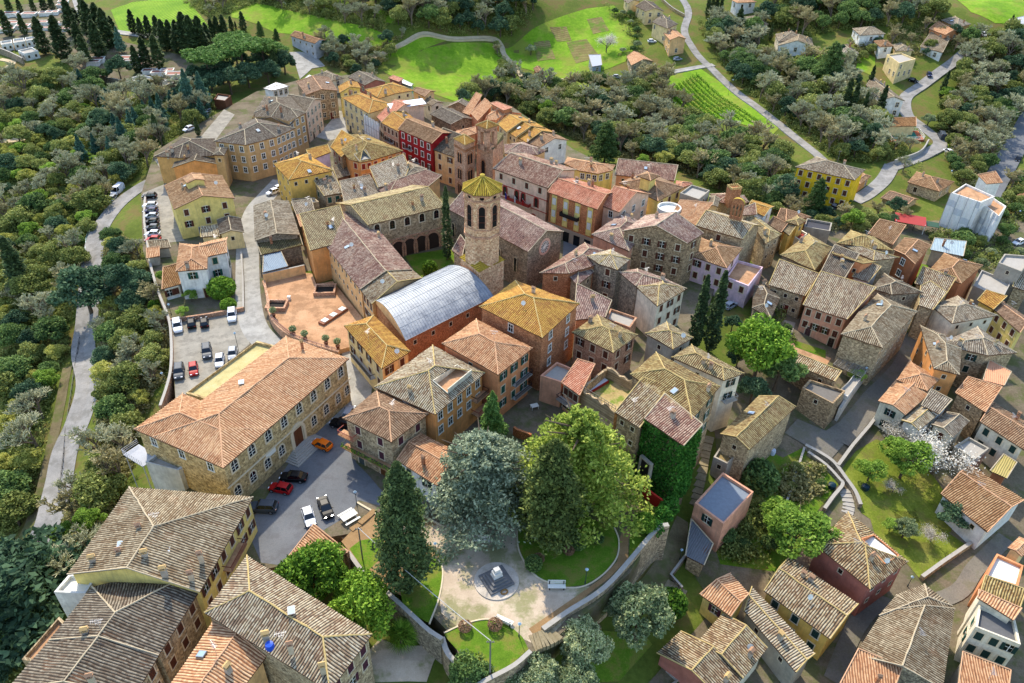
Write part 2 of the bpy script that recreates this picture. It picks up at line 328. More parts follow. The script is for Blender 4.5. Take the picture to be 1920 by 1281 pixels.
def antenna_mesh():
    if 'ant' not in _wm:
        b = MB(); b.tube((0,0,-.3),(0,0,2.2),.03,n=4); b.tube((-.7,0,2.0),(.7,0,2.0),.02,n=4)
        for q in range(7): b.tube((-.6+.2*q,-.35+.03*q,2.0),(-.6+.2*q,.35-.03*q,2.0),.015,n=3)
        b.tube((-.3,0,1.5),(.4,0,1.5),.02,n=4)
        for q in range(3): b.tube((-.2+.25*q,-.25,1.5),(-.2+.25*q,.25,1.5),.015,n=3)
        _wm['ant'] = b.mesh('antenna', [flat((.70,.70,.70),.5,metal=.6)])
    return _wm['ant']
def dish_mesh():
    if 'dish' not in _wm:
        b = MB(); b.tube((0,0,-.3),(0,0,.7),.03,n=4); c = Vector((0,-.1,.9)); ax = Vector((0,-.85,.5)).normalized(); x = ax.orthogonal().normalized(); y = ax.cross(x)
        pr = [(.0,-.12),(.25,-.08),(.45,.0)]
        for (r0,h0),(r1,h1) in zip(pr[:-1],pr[1:]):
            for q in range(12):
                t0,t1 = 2*math.pi*q/12,2*math.pi*(q+1)/12
                f = lambda r,h,t: c+ax*h+(x*math.cos(t)+y*math.sin(t))*r
                b.quad([f(r0,h0,t0),f(r0,h0,t1),f(r1,h1,t1),f(r1,h1,t0)])
        b.tube(c-ax*.1,c+ax*.4,.02,n=4); _wm['dish'] = b.mesh('satellite_dish', [WHITE])
    return _wm['dish']
def skylight_mesh():
    if 'sky' not in _wm:
        b = MB(); b.box(-.45,.45,-.6,.6,-.05,.12,0); b.box(-.37,.37,-.52,.52,.12,.135,1); _wm['sky'] = b.mesh('skylight', [flat((.45,.45,.45),.5,metal=.5), flat((.55,.63,.70),.1,.6,.1)])
    return _wm['sky']
# ------------------------------------------------------------------ buildings
def clip(poly, A, B, C):                # keep A*x+B*y+C <= 0
    out = []
    for i in range(len(poly)):
        p, q = poly[i], poly[(i+1) % len(poly)]; fp, fq = A*p[0]+B*p[1]+C, A*q[0]+B*q[1]+C
        if fp <= 1e-9: out.append(p)
        if (fp < -1e-9 and fq > 1e-9) or (fp > 1e-9 and fq < -1e-9):
            t = fp/(fp-fq); out.append((p[0]+(q[0]-p[0])*t, p[1]+(q[1]-p[1])*t))
    return out
def area(p): return .5*sum(p[i][0]*p[(i+1) % len(p)][1]-p[(i+1) % len(p)][0]*p[i][1] for i in range(len(p)))
class Blk:
    """one roofed block: eave polygon, level, roof kind"""
    def __init__(s, fr, pts, z, roof='h', mat='grey', wall=None, win='auto', slope=.32, base=None, hole=None, inset=.4, style='s', stop=None, chim=1):
        P = [at(px(fr, p), z) for p in pts]
        if len(P) == 3: P.append(P[0]+P[2]-P[1])
        s.flip = area(P) < 0
        if s.flip: P = P[::-1]
        s.P = [tuple(p) for p in P]; s.n = len(P); s.z = z; s.roof = roof; s.mat = mat; s.wall = wall; s.win = win; s.slope = slope; s.base = base; s.hole = hole; s.inset = inset; s.style = style; s.stop = stop; s.chim = chim
        s.E = []
        for i in range(s.n):
            a, b = np.array(s.P[i]), np.array(s.P[(i+1) % s.n]); e = (b-a)/np.linalg.norm(b-a); s.E.append((a, b, e, np.array([-e[1], e[0]])))
        if roof == 'h': act = list(range(s.n))
        elif roof == 'f': act = []
        elif roof[0] == 'g': act = [i for i in range(s.n) if i not in [s.emap(int(c)) for c in roof[1:]]]
        elif roof[0] == 's': act = [s.emap(int(c)) for c in roof[1:]]
        s.act = act
        s.faces = []
        for i in act:
            poly = s.P
            for j in act:
                if i == j or not poly: continue
                ai, ni, aj, nj = s.E[i][0], s.E[i][3], s.E[j][0], s.E[j][3]; d = ni-nj
                poly = clip(poly, d[0], d[1], -(ai@ni)+(aj@nj))
            if len(poly) > 2 and area(poly) > .2: s.faces.append((i, poly))
        ins = .12 if roof == 'f' else s.inset; s.W = []
        for i in range(s.n):
            a0, n0, e0 = s.E[i-1][0], s.E[i-1][3], s.E[i-1][2]; a1, n1, e1 = s.E[i][0], s.E[i][3], s.E[i][2]
            try: q = np.linalg.solve(np.array([n0, n1]), np.array([(a0+n0*ins)@n0, (a1+n1*ins)@n1]))
            except Exception: q = a1+n1*ins
            if np.linalg.norm(q-a1) > 3*ins+.01: q = a1+(n0+n1)*ins*.7
            s.W.append(q)
        s.c = np.mean(np.array(s.P), 0)
    def emap(s, k): return (s.n-2-k) % s.n if s.flip else k
    def ht(s, p):
        if not s.act: return s.z
        return s.z+s.slope*max(0, min((np.asarray(p)-s.E[i][0])@s.E[i][3] for i in s.act))
def roof_face(s, i, poly, L0, far):
    a, b, e, n = s.E[i]; P = np.array(poly); U = (P-a)@e; Vv = (P-a)@n
    per = PER if not far else PER*2
    u = np.arange(math.floor(U.min()/(per/4))*per/4, U.max()+per/4, per/4); u = np.unique(np.clip(u, U.min()+1e-4, U.max()-1e-4))
    lo = np.full(len(u), 1e9); hi = np.full(len(u), -1e9)
    for k in range(len(P)):
        u0, v0, u1, v1 = U[k], Vv[k], U[(k+1) % len(P)], Vv[(k+1) % len(P)]
        if abs(u1-u0) < 1e-9: continue
        m = (u >= min(u0, u1)-1e-9) & (u <= max(u0, u1)+1e-9); v = v0+(v1-v0)*(u-u0)/(u1-u0)
        lo[m] = np.minimum(lo[m], v[m]); hi[m] = np.maximum(hi[m], v[m])
    K = max(1, int(math.ceil(Vv.max()/(.45 if s.hole else (1.1 if not far else 6)))))
    t = np.linspace(0, 1, K+1)
    VV = lo[:, None]+(hi-lo)[:, None]*t[None]; UU = np.repeat(u[:, None], K+1, 1)
    h = (.09 if not far else .06)*np.cos(2*math.pi*(UU/per-.5))
    X = a[0]+e[0]*UU+n[0]*VV-L0[0]; Y = a[1]+e[1]*UU+n[1]*VV-L0[1]
    sag = .05*np.sin(X*.9+Y*.31+s.z)*np.sin(Y*.8-X*.23)+.03*np.sin(X*2.1)*np.sin(Y*2.3)
    Z = s.z+s.slope*VV+h*(.8 if s.slope else 1)+sag*(0 if far else 1)-L0[2]
    if not far:                         # rows of old tiles wander a little
        wob = .03*np.sin(VV*1.1+np.floor(UU/PER)*1.7)+.03*np.sin(VV*2.1+UU*.4); edge = np.minimum(1, np.minimum(UU-U.min(), U.max()-UU)/.6); X = X+e[0]*wob*edge; Y = Y+e[1]*wob*edge; Z = Z+.035*np.sin(np.floor(UU/PER)*12.9+np.floor(VV/1.1)*7.3)
    V = np.stack([X, Y, Z], -1).reshape(-1, 3); UVc = np.stack([UU, VV*math.sqrt(1+s.slope**2)], -1).reshape(-1, 2)
    idx = np.arange(len(u)*(K+1)).reshape(len(u), K+1)
    Q = np.stack([idx[:-1, :-1], idx[1:, :-1], idx[1:, 1:], idx[:-1, 1:]], -1).reshape(-1, 4)
    if s.hole and s.emap(s.hole[0]) == i:
        c = V[Q].mean(1); cu = (c[:, 0]+L0[0]-a[0])*e[0]+(c[:, 1]+L0[1]-a[1])*e[1]; cv = (c[:, 0]+L0[0]-a[0])*n[0]+(c[:, 1]+L0[1]-a[1])*n[1]
        Lw = np.linalg.norm(b-a); u0, u1, v0, v1 = s.hole[1]*Lw, s.hole[2]*Lw, s.hole[3], s.hole[4]
        Q = Q[~((cu > u0) & (cu < u1) & (cv > v0) & (cv < v1))]
    return V, Q, UVc
def building(name, label, cat, wall, blocks, group=None, chim=True, seed=None, door=None):
    """wall: material; each block's eave corners come from the photo, its walls run down to the ground"""
    rnd = random.Random(seed if seed is not None else hash(label) & 0xffff if False else sum(map(ord, label)))
    b0 = blocks[0]; base = min(min(G(p[0], p[1]) for p in b.P) for b in blocks)
    L0 = (b0.c[0], b0.c[1], base); root = thing(name, label, cat, L0, group=group)
    for s in blocks:
        dist = math.hypot(s.c[0], s.c[1]); far = dist > 215
        wm = s.wall or wall; zb = (s.base if s.base is not None else min(G(p[0], p[1]) for p in s.P)-1.2)
        # walls
        w = MB(); rp = 0
        for i in range(s.n):
            a, b = s.W[i], s.W[(i+1) % s.n]; Lw = float(np.linalg.norm(b-a)); ts = [0, 1]
            if s.act and s.emap(0) is not None and i not in s.act: ts = [k/8 for k in range(9)]
            top = [(a+(b-a)*t, s.ht(a+(b-a)*t)-(.06 if s.act else 0)) for t in ts]
            pts = [(a[0], a[1], zb), (b[0], b[1], zb)]+[(q[0], q[1], z) for q, z in top[::-1]]
            uvs = [(rp, zb), (rp+Lw, zb)]+[(rp+Lw*t, z) for t, (q, z) in zip(ts[::-1], top[::-1])]
            w.quad([(p[0]-L0[0], p[1]-L0[1], p[2]-L0[2]) for p in pts], 0, uvs); rp += Lw
        w.obj('wall', wm, root)
        # roof
        rf = None
        if s.roof == 'f':
            m = MB(); W = [(p[0]-L0[0], p[1]-L0[1]) for p in s.W]; zt = s.z-L0[2]
            inn = []
            for i in range(s.n):
                q = s.W[i]+(s.c-s.W[i])/max(1e-3, np.linalg.norm(s.c-s.W[i]))*.42; inn.append((q[0]-L0[0], q[1]-L0[1]))
            m.quad([(p[0], p[1], zt-.55) for p in inn], 0, inn)
            rf = m.obj('roof', s.mat if not isinstance(s.mat, str) else CONC, root)
            m = MB()
            for i in range(s.n):
                j = (i+1) % s.n; m.quad([(W[i][0], W[i][1], zt), (W[j][0], W[j][1], zt), (inn[j][0], inn[j][1], zt), (inn[i][0], inn[i][1], zt)], 0)
                m.quad([(inn[j][0], inn[j][1], zt-.7), (inn[i][0], inn[i][1], zt-.7), (inn[i][0], inn[i][1], zt), (inn[j][0], inn[j][1], zt)], 0)
            m.obj('parapet', wm, root)
        else:
            Vs, Qs, Us, MI = [], [], [], []; k = 0
            for i, poly in s.faces:
                V, Q, U = roof_face(s, i, poly, L0, far); Vs.append(V); Qs.append(Q+k); Us.append(U); MI += [0]*len(Q); k += len(V)
                # underside and eave board
                a, b, e, n = s.E[i]
                pz = [(p[0]-L0[0], p[1]-L0[1], s.z+s.slope*((np.array(p)-a)@n)-L0[2]-.1) for p in poly]
                if not (s.hole and s.emap(s.hole[0]) == i):
                    for q in range(1, len(pz)-1):
                        Vs.append(np.array([pz[0], pz[q+1], pz[q], pz[0]])); Qs.append(np.array([[k, k+1, k+2, k+2]])); Qs[-1][0, 3] = k+3; Us.append(np.zeros((4, 2))); MI.append(1); k += 4
                for q in range(len(pz)):
                    p0, p1 = poly[q], poly[(q+1) % len(poly)]; mid = (np.array(p0)+np.array(p1))/2
                    dd = [(mid-E[0])@E[3] for E in s.E]
                    if min(dd) < .03:
                        A, B = pz[q], pz[(q+1) % len(poly)]
                        Vs.append(np.array([(A[0], A[1], A[2]-.08), (B[0], B[1], B[2]-.08), (B[0], B[1], B[2]+.09), (A[0], A[1], A[2]+.09)])); Qs.append(np.array([[k, k+1, k+2, k+3]])); Us.append(np.zeros((4, 2))); MI.append(1); k += 4
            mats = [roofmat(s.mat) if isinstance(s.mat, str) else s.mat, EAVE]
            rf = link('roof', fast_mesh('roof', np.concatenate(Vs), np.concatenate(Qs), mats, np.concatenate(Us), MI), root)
            # ridge and hip caps
            rm = MB(); seen = set()
            for i, poly in s.faces:
                for q in range(len(poly)):
                    p0, p1 = np.array(poly[q]), np.array(poly[(q+1) % len(poly)]); mid = (p0+p1)/2
                    if min((mid-E[0])@E[3] for E in s.E) < .05 and not (len(s.act) == 1 and ((mid-s.E[s.act[0]][0])@s.E[s.act[0]][3]) > 1.2 and False): continue
                    key = tuple(np.round(mid, 1))
                    if key in seen or np.linalg.norm(p1-p0) < .3: continue
                    seen.add(key); nk = max(1, int(np.linalg.norm(p1-p0)/(1.1 if not far else 9))); pr = None
                    for q2 in range(nk+1):           # cap tiles bedded by hand, never quite straight
                        c = p0+(p1-p0)*q2/nk; jt = .05 if 0 < q2 < nk and not far else 0; c = (c[0]-L0[0]+rnd.uniform(-jt, jt), c[1]-L0[1]+rnd.uniform(-jt, jt), s.ht(c)-L0[2]+.05+rnd.uniform(-jt, jt))
                        if pr: rm.tube(pr, c, rnd.uniform(.09, .13), n=5)
                        pr = c
            for i in range(s.n):                       # verge tiles on gable ends and the top edge of lean-tos
                if i not in s.act:
                    a, b = s.E[i][0], s.E[i][1]; pr = None
                    for t in [k/8 for k in range(9)]:
                        q = a+(b-a)*t; c = (q[0]-L0[0], q[1]-L0[1], s.ht(q)-L0[2]+.05)
                        if pr: rm.tube(pr, c, .10, n=5)
                        pr = c
            if rm.f:
                rc = {'gold': 'gold', 'yellow': 'yellow', 'olive': 'gold', 'stripe': 'gold'}.get(s.mat, 'terra' if s.mat in ('terra', 'pink', 'brown') else 'cream')
                rm.obj('ridge_cap', ridge_mat(rc), rf)
            if s.hole:
                i = s.emap(s.hole[0]); a, b, e, n = s.E[i]; Lw = np.linalg.norm(b-a); u0, u1, v0, v1 = s.hole[1]*Lw, s.hole[2]*Lw, s.hole[3], s.hole[4]
                f = lambda u, v: (a[0]+e[0]*u+n[0]*v-L0[0], a[1]+e[1]*u+n[1]*v-L0[1])
                zf = s.z+s.slope*v0-.15-L0[2]; R4 = [f(u0, v0), f(u1, v0), f(u1, v1), f(u0, v1)]; hm = MB()
                hm.quad([(p[0], p[1], zf) for p in R4], 0, R4)
                for q in range(4):
                    c0, c1 = R4[q], R4[(q+1) % 4]; hz = lambda p: s.ht((p[0]+L0[0], p[1]+L0[1]))-L0[2]+(.9 if q == 0 and s.hole[-1] == 'rail' else .12)
                    hm.quad([(c1[0], c1[1], zf), (c0[0], c0[1], zf), (c0[0], c0[1], hz(c0)), (c1[0], c1[1], hz(c1))], 1)
                    hm.tube((c0[0], c0[1], hz(c0)), (c1[0], c1[1], hz(c1)), .1, n=4, m=1)
                hm.obj('roof_terrace', [s.hole[5], s.hole[6]], root)
            # chimneys, antennas, skylights
            ar = area(s.P)
            if chim and s.chim and ar > 28:
                nC = 0 if ar < 45 else rnd.choice([0, 1, 1, 2]) if ar < 150 else rnd.choice([1, 2, 3])
                for q in range(nC):
                    fi, poly = rnd.choice(s.faces); pp = np.array(poly); wts = np.array([rnd.random()+.15 for _ in pp]); wts /= wts.sum(); c = (pp*wts[:, None]).sum(0)
                    a, b, e, n = s.E[fi]; link('chimney', chimney_mesh(rnd.randrange(6)), rf, (c[0]-L0[0], c[1]-L0[1], s.ht(c)-L0[2]), rz=math.atan2(e[1], e[0]))
                if rnd.random() < .55 and not far:
                    c = np.array(s.P[0])*.0+s.c+np.array([rnd.uniform(-1.5, 1.5), rnd.uniform(-1.5, 1.5)]); link('antenna', antenna_mesh(), rf, (c[0]-L0[0], c[1]-L0[1], s.ht(c)-L0[2]), rz=rnd.uniform(0, 3))
                if rnd.random() < .3 and not far:
                    fi, poly = rnd.choice(s.faces); c = np.array(poly).mean(0)+np.array([.7, .3]); link('satellite_dish', dish_mesh(), rf, (c[0]-L0[0], c[1]-L0[1], s.ht(c)-L0[2]), rz=rnd.uniform(-.6, .6))
                if rnd.random() < .35 and ar > 60:
                    fi, poly = rnd.choice(s.faces); pp = np.array(poly); wts = np.array([rnd.random()+.4 for _ in pp]); wts /= wts.sum(); c = (pp*wts[:, None]).sum(0); a, b, e, n = s.E[fi]
                    o = link('skylight', skylight_mesh(), rf, (c[0]-L0[0], c[1]-L0[1], s.ht(c)-L0[2]+.12)); o.rotation_euler = Matrix(((e[0], n[0], 0), (e[1], n[1], 0), (0, 0, 1))).to_euler(); o.rotation_euler = (Matrix.Rotation(math.atan2(e[1], e[0]), 3, 'Z') @ Matrix.Rotation(math.atan(s.slope), 3, 'X')).to_euler()
        # windows
        specs = []
        if s.win == 'auto':
            for i in range(s.n):
                mid = (s.W[i]+s.W[(i+1) % s.n])/2
                if (-mid)@(-s.E[i][3]) > 0: specs.append((i, None, None, s.style))
        elif s.win:
            for q in s.win.split(','):
                ed, r = q.split(':'); st = r[-1]; c, rr = r[:-1].split('x'); specs.append((s.emap(int(ed)), int(c), int(rr), st))
        for i, nc, nr, st in specs:
            a, b = s.W[i], s.W[(i+1) % s.n]; Lw = float(np.linalg.norm(b-a)); e = (b-a)/Lw; n = np.array([e[1], -e[0]]); ang = math.atan2(n[1], n[0])-math.pi/2
            auto = nc is None
            if auto: nc = max(1, int(Lw/3.6)); nr = 4
            if Lw < 1.8: continue
            for r in range(nr):
                z = s.z-1.55-3.0*r
                for c in range(nc):
                    p = a+(b-a)*((c+.5)/nc)
                    gz = s.stop if s.stop is not None else G(p[0]+n[0]*1.2, p[1]+n[1]*1.2)
                    if z-.9 < gz+.2: continue
                    if auto and rnd.random() < .28: continue
                    ww, hh = (1.0, 1.55)
                    if st == 'd': ww, hh = .7, .9
                    if st in 'aA': ww, hh = 1.25, 2.1
                    stt = st
                    if auto and rnd.random() < .15: stt = 'd'
                    if auto: p = p+e*rnd.uniform(-.35, .35)
                    put_window(root, L0, p+n*.0, ang, z+(rnd.uniform(-.2, .2) if auto else 0), stt, ww, hh, dist > 240)
        if door and s is b0:
            for (ed, t, c) in door:
                i = s.emap(ed); a, b = s.W[i], s.W[(i+1) % s.n]; p = a+(b-a)*t; e = (b-a)/np.linalg.norm(b-a); n = np.array([e[1], -e[0]])
                link('door', door_mesh(c), root, (p[0]-L0[0], p[1]-L0[1], G(p[0]+n[0], p[1]+n[1])-L0[2]), rz=math.atan2(n[1], n[0])-math.pi/2)
    return root, L0
_rm = {}
def ridge_mat(k):
    if k not in _rm:
        c = {'gold': (.72, .63, .42), 'yellow': (.72, .62, .28), 'terra': (.78, .61, .47), 'cream': (.70, .64, .53)}[k]; _rm[k] = flat(c, .95, .1, .35, name='ridge_tiles_'+k)
    return _rm[k]
# ------------------------------------------------------------------ the ground
ASPH = ground_mat('asphalt', [(.3, (.34, .35, .36)), (.5, (.42, .43, .44)), (.7, (.50, .50, .50))], .25, 6, .2, ((.33, .33, .34), .5, .5))
CONCR = ground_mat('pale_paving', [(.3, (.52, .51, .48)), (.5, (.61, .60, .57)), (.7, (.70, .69, .65))], .25, 5, .3, ((.48, .47, .44), .45, .55))
LOT = ground_mat('lot_paving', [(.3, (.48, .46, .42)), (.5, (.57, .55, .50)), (.7, (.66, .63, .57))], .3, 6, .3, ((.44, .42, .38), .5, .55))
GRAVEL = ground_mat('gravel', [(.3, (.60, .53, .45)), (.5, (.72, .65, .56)), (.7, (.82, .76, .67))], .25, 9, .4, ((.42, .45, .22), .22, .65))
LAWN = ground_mat('lawn_grass', [(.3, (.22, .32, .08)), (.5, (.35, .47, .12)), (.7, (.52, .61, .21))], .3, 5, .6, ((.46, .38, .22), .3, .55))
FIELD = ground_mat('field_grass', [(.32, (.30, .44, .09)), (.5, (.42, .56, .12)), (.68, (.58, .67, .22))], .09, .9, .9, ((.50, .50, .22), .07, .7))
SAND = ground_mat('beaten_earth', [(.3, (.46, .36, .24)), (.5, (.57, .46, .32)), (.7, (.66, .55, .40))], .3, 6, .3)
EARTH = ground_mat('village_earth', [(.3, (.30, .27, .21)), (.5, (.42, .38, .31)), (.7, (.52, .48, .40))], .2, 3, .4, ((.28, .34, .12), .18, .6))
WILD = ground_mat('wild_grass', [(.3, (.24, .29, .10)), (.5, (.35, .40, .15)), (.7, (.48, .51, .23))], .06, 1.5, .6, ((.42, .34, .22), .12, .7))
TRACK = ground_mat('dirt_track', [(.3, (.62, .55, .42)), (.5, (.72, .65, .52)), (.7, (.80, .74, .62))], .3, 4, .3)
GARDEN = ground_mat('garden_grass', [(.3, (.27, .33, .09)), (.5, (.41, .46, .15)), (.7, (.58, .59, .27))], .22, 3, .6, ((.42, .38, .22), .25, .55))
PATHM = ground_mat('mossy_path', [(.3, (.30, .27, .19)), (.5, (.42, .38, .28)), (.7, (.52, .48, .36))], .3, 4, .3, ((.30, .36, .14), .25, .6))
LANE = ground_mat('lane_paving', [(.3, (.36, .34, .31)), (.5, (.46, .44, .40)), (.7, (.56, .53, .48))], .3, 4, .3, ((.34, .34, .24), .3, .5))
ROADM = ground_mat('road_surface', [(.3, (.46, .45, .43)), (.5, (.56, .55, .53)), (.7, (.66, .64, .61))], .25, 5, .2, ((.44, .43, .40), .4, .6))
ROWS = ground_mat('field_rows', [(.32, (.34, .50, .09)), (.5, (.46, .60, .13)), (.68, (.60, .70, .22))], .07, 1.6, .7, None, (.5, 3.0, (.26, .36, .10), .75))
PLOT = ground_mat('garden_plots', [(.3, (.38, .34, .20)), (.5, (.50, .46, .28)), (.7, (.60, .58, .34))], .2, 2, .5, ((.36, .50, .14), .15, .9), (1.9, 2.0, (.34, .28, .18), .5))
xs, ys = np.meshgrid(_gx, _gy); V = np.stack([xs, ys, TG], -1).reshape(-1, 3)
I = np.arange(len(_gx)*len(_gy)).reshape(len(_gy), len(_gx)); Q = np.stack([I[:-1, :-1], I[:-1, 1:], I[1:, 1:], I[1:, :-1]], -1).reshape(-1, 4)
ter = struct(link('terrain', fast_mesh('terrain', V, Q, WILD))); ter.data.shade_smooth()
def drape(name, fr, pts, mat, off=.12, world=None):
    P = world if world is not None else [tuple(on(px(fr, p))) for p in pts]
    b = MB(); x0, x1 = min(p[0] for p in P), max(p[0] for p in P); y0, y1 = min(p[1] for p in P), max(p[1] for p in P)
    for i in range(int((x0-GX0)//GS), int((x1-GX0)//GS)+1):
        ca = clip(clip(P, -1, 0, GX0+i*GS), 1, 0, -(GX0+(i+1)*GS))
        if len(ca) < 3: continue
        for j in range(int((y0-GY0)//GS), int((y1-GY0)//GS)+1):
            c = clip(clip(ca, 0, -1, GY0+j*GS), 0, 1, -(GY0+(j+1)*GS))
            if len(c) > 2 and abs(area(c)) > .01:
                if area(c) < 0: c = c[::-1]
                b.quad([(p[0], p[1], T(p[0], p[1])+off) for p in c], 0, c)
    return struct(b.obj(name, mat)) if b.f else None
def spline(P, k=6):
    P = [np.array(p, float) for p in P]; Q = [P[0]*2-P[1]]+P+[P[-1]*2-P[-2]]; out = []
    for i in range(1, len(Q)-2):
        for t in np.linspace(0, 1, k, endpoint=False):
            a, b, c, d = Q[i-1:i+3]; out.append(.5*((2*b)+(-a+c)*t+(2*a-5*b+4*c-d)*t*t+(-a+3*b-3*c+d)*t**3))
    return out+[P[-1]]
ROADS = []
def ribbon(name, fr, pts, w, mat, off=.16, z=None, level=None):
    C = spline([on(px(fr, p)) if level is None else at(px(fr, p), level) for p in pts]); b = MB(); L = 0; prev = None; ROADS.append((np.array(C), w))
    for i, c in enumerate(C):
        d = C[min(i+1, len(C)-1)]-C[max(i-1, 0)]; d /= np.linalg.norm(d); n = np.array([-d[1], d[0]])*w/2
        row = []
        for k in range(5):
            q = c+n*(k/2-1); row.append((q[0], q[1], (max(T(q[0], q[1]), T(c[0], c[1])) if level is None else level)+off))
        if prev:
            for k in range(4): b.quad([prev[k+1], prev[k], row[k], row[k+1]], 0, [(k+1, L), (k, L), (k, L+1), (k+1, L+1)])
            b.quad([prev[0], (prev[0][0], prev[0][1], prev[0][2]-1.2), (row[0][0], row[0][1], row[0][2]-1.2), row[0]]); b.quad([row[4], (row[4][0], row[4][1], row[4][2]-1.2), (prev[4][0], prev[4][1], prev[4][2]-1.2), prev[4]])
        prev = row; L += 1
    return struct(b.obj(name, mat))
def slab(name, fr, pts, z, mat, thick=3.0, reg=True):
    P = [tuple(at(px(fr, p), z)) for p in pts]
    if area(P) < 0: P = P[::-1]
    if reg: SLABS.append((P, z))
    b = MB(); b.prism(P, z-thick, z); return struct(b.obj(name, mat)), P
slab('town_pavement', 'f', [(330,765),(318,596),(300,560),(268,470),(264,365),(290,285),(385,225),(480,172),(560,150),(650,140),(740,165),(820,190),(960,200),(1075,280),(1160,322),(1260,350),(1310,400),(1370,470),(1340,540),(1330,570),(1290,640),(1235,700),(1205,760),(1175,900),(1200,955),(1236,980),(1180,1075),(1110,1140),(1015,1218),(985,1225),(905,1277),(865,1240),(845,1190),(780,1120),(660,1000),(600,1010),(520,1062),(470,1075),(440,940),(350,930),(290,850)], 0.0, EARTH, 5)
slab('terrace_floor', 'te', [(330,430),(560,360),(830,330),(930,340),(980,470),(1180,430),(1540,880),(1390,1000),(1410,1210),(1240,1260),(930,1180),(700,1090),(570,1000),(470,880),(420,760),(400,650)], 1.0, TERRAF, 3)
def overlay(name, fr, pts, z, mat): return slab(name, fr, pts, z, mat, .003, False)[0]
overlay('parking_lot', 'f', [(322,600),(455,580),(468,645),(330,762)], .012, LOT)
overlay('parking_lot', 'f', [(268,362),(312,344),(346,452),(272,458)], .012, LOT)
ribbon('street', 'f', [(528,338),(500,368),(478,395),(466,440),(464,520),(468,580),(482,622),(520,660)], 5.2, CONCR, .02, level=0.0)
ribbon('street', 'f', [(668,640),(672,690),(660,760),(640,800)], 6.0, CONCR, .024, level=0.0)
overlay('piazza', 'f', [(480,962),(470,1010),(490,1055),(540,1062),(592,1003),(660,962),(672,938),(712,948),(724,930),(690,890),(668,868),(650,800),(690,745),(655,700),(600,780)], .016, ASPH)
overlay('street', 'k4', [(560,830),(830,760),(1000,560),(1110,600),(1110,850),(880,920)], .012, CONCR)
overlay('street', 'f', [(372,262),(420,205),(440,215),(395,275),(310,330),(290,300)], .012, LOT)
overlay('courtyard', 't11', [(1120,640),(1560,560),(1560,720),(1240,800),(1180,740)], .012, LAWN)
overlay('street', 't21', [(390,480),(600,560),(420,650),(380,650)], .012, ASPH)
overlay('sandy_path', 'p1', [(0,430),(210,210),(290,270),(430,180),(720,330),(620,470),(690,540),(600,560),(420,810),(250,690),(160,620),(40,480)], .012, SAND)
overlay('gravel', 'f', [(706,988),(830,985),(860,975),(975,955),(972,1000),(974,1040),(1000,1075),(1060,1100),(1115,1100),(1015,1214),(985,1200),(930,1168),(860,1178),(828,1150),(820,1090),(830,1030)], .016, GRAVEL)
overlay('lawn', 't13', [(700,275),(780,215),(940,185),(1000,300),(940,345),(850,432),(805,425)], .02, LAWN)
overlay('lawn', 't13', [(1085,600),(1200,480),(1290,385),(1345,335),(1385,380),(1400,470),(1370,650),(1300,835),(1180,770),(1100,690)], .02, LAWN)
overlay('lawn', 'p2', [(288,30),(262,180),(270,330),(330,450),(420,540),(600,600),(740,585),(870,500),(955,390),(970,270),(940,190),(750,110),(560,20),(400,-60)], .02, LAWN)
overlay('lawn', 't13', [(1410,910),(1560,840),(1720,805),(1860,830),(1930,875),(2000,940),(2045,1030),(1920,1140),(1720,1250),(1560,1090),(1440,960)], .02, LAWN)
overlay('lawn', 'p2', [(1045,250),(1120,200),(1205,225),(1045,395)], .02, LAWN)
overlay('brick_path', 'p2', [(340,892),(700,645),(850,540),(960,420),(975,270),(1000,190),(1062,190),(1066,230),(1040,262),(1035,405),(900,540),(440,892),(380,940)], .024, SAND)
# lower town and gardens
drape('village_ground', 'f', [(1440,440),(1700,420),(1925,400),(1990,700),(1990,1300),(1200,1300),(1340,1140),(1300,1080),(1350,900),(1330,740),(1420,640),(1400,520)], EARTH, .10)
ribbon('street', 't32', [(1110,-30),(1010,200),(900,330),(800,430),(660,600),(520,760)], 4.2, LANE, .2)
drape('street', 't32', [(120,700),(215,600),(430,680),(560,600),(660,640),(640,700),(460,905),(300,800)], LANE, .25)
drape('yard_grass', 'f', [(1330,1000),(1360,960),(1420,930),(1500,900),(1530,950),(1500,1040),(1460,1075),(1350,1060)], LAWN, .13)
drape('courtyard', 't31', [(20,1125),(60,1110),(205,1150),(165,1270),(40,1290)], LOT, .2)
drape('garden_lawn', 't32', [(190,0),(430,80),(430,135),(200,55)], LAWN, .22)
drape('path', 't32', [(60,20),(180,20),(470,140),(430,200),(160,80),(60,80)], TERRAF, .18)
drape('yard_grass', 'f', [(1570,540),(1660,480),(1740,500),(1700,600),(1720,640),(1690,660)], LAWN, .13)
drape('garden_lawn', 'p3', [(640,480),(760,330),(900,250),(1180,330),(1340,560),(1480,760),(1420,900),(1000,900),(800,760),(740,600)], GARDEN, .16)
drape('garden_lawn', 't33', [(760,60),(1050,-40),(1480,250),(1140,525),(1040,400),(800,200)], GARDEN, .16)
drape('garden_lawn', 'p3', [(130,330),(250,380),(400,300),(560,430),(640,560),(450,800),(150,660),(40,520)], LAWN, .16)
drape('garden_lawn', 't23', [(520,1100),(680,900),(1000,930),(1050,1000),(800,1281),(520,1290)], LAWN, .14)
drape('alley', 't23', [(1235,40),(1320,90),(1310,300),(1200,490),(1120,590),(1290,660),(1260,740),(1110,700),(880,620),(1000,480),(1120,300)], PATHM, .14)
drape('gravel', 't13', [(930,960),(1040,1000),(1180,1010),(1390,1000),(1330,1140),(1280,1290),(860,1290),(850,1050)], GRAVEL, .12)
ribbon('alley', 't33', [(1780,200),(1560,420),(1400,620),(1010,720),(820,700),(640,900),(480,1281)], 2.6, LANE, .18)
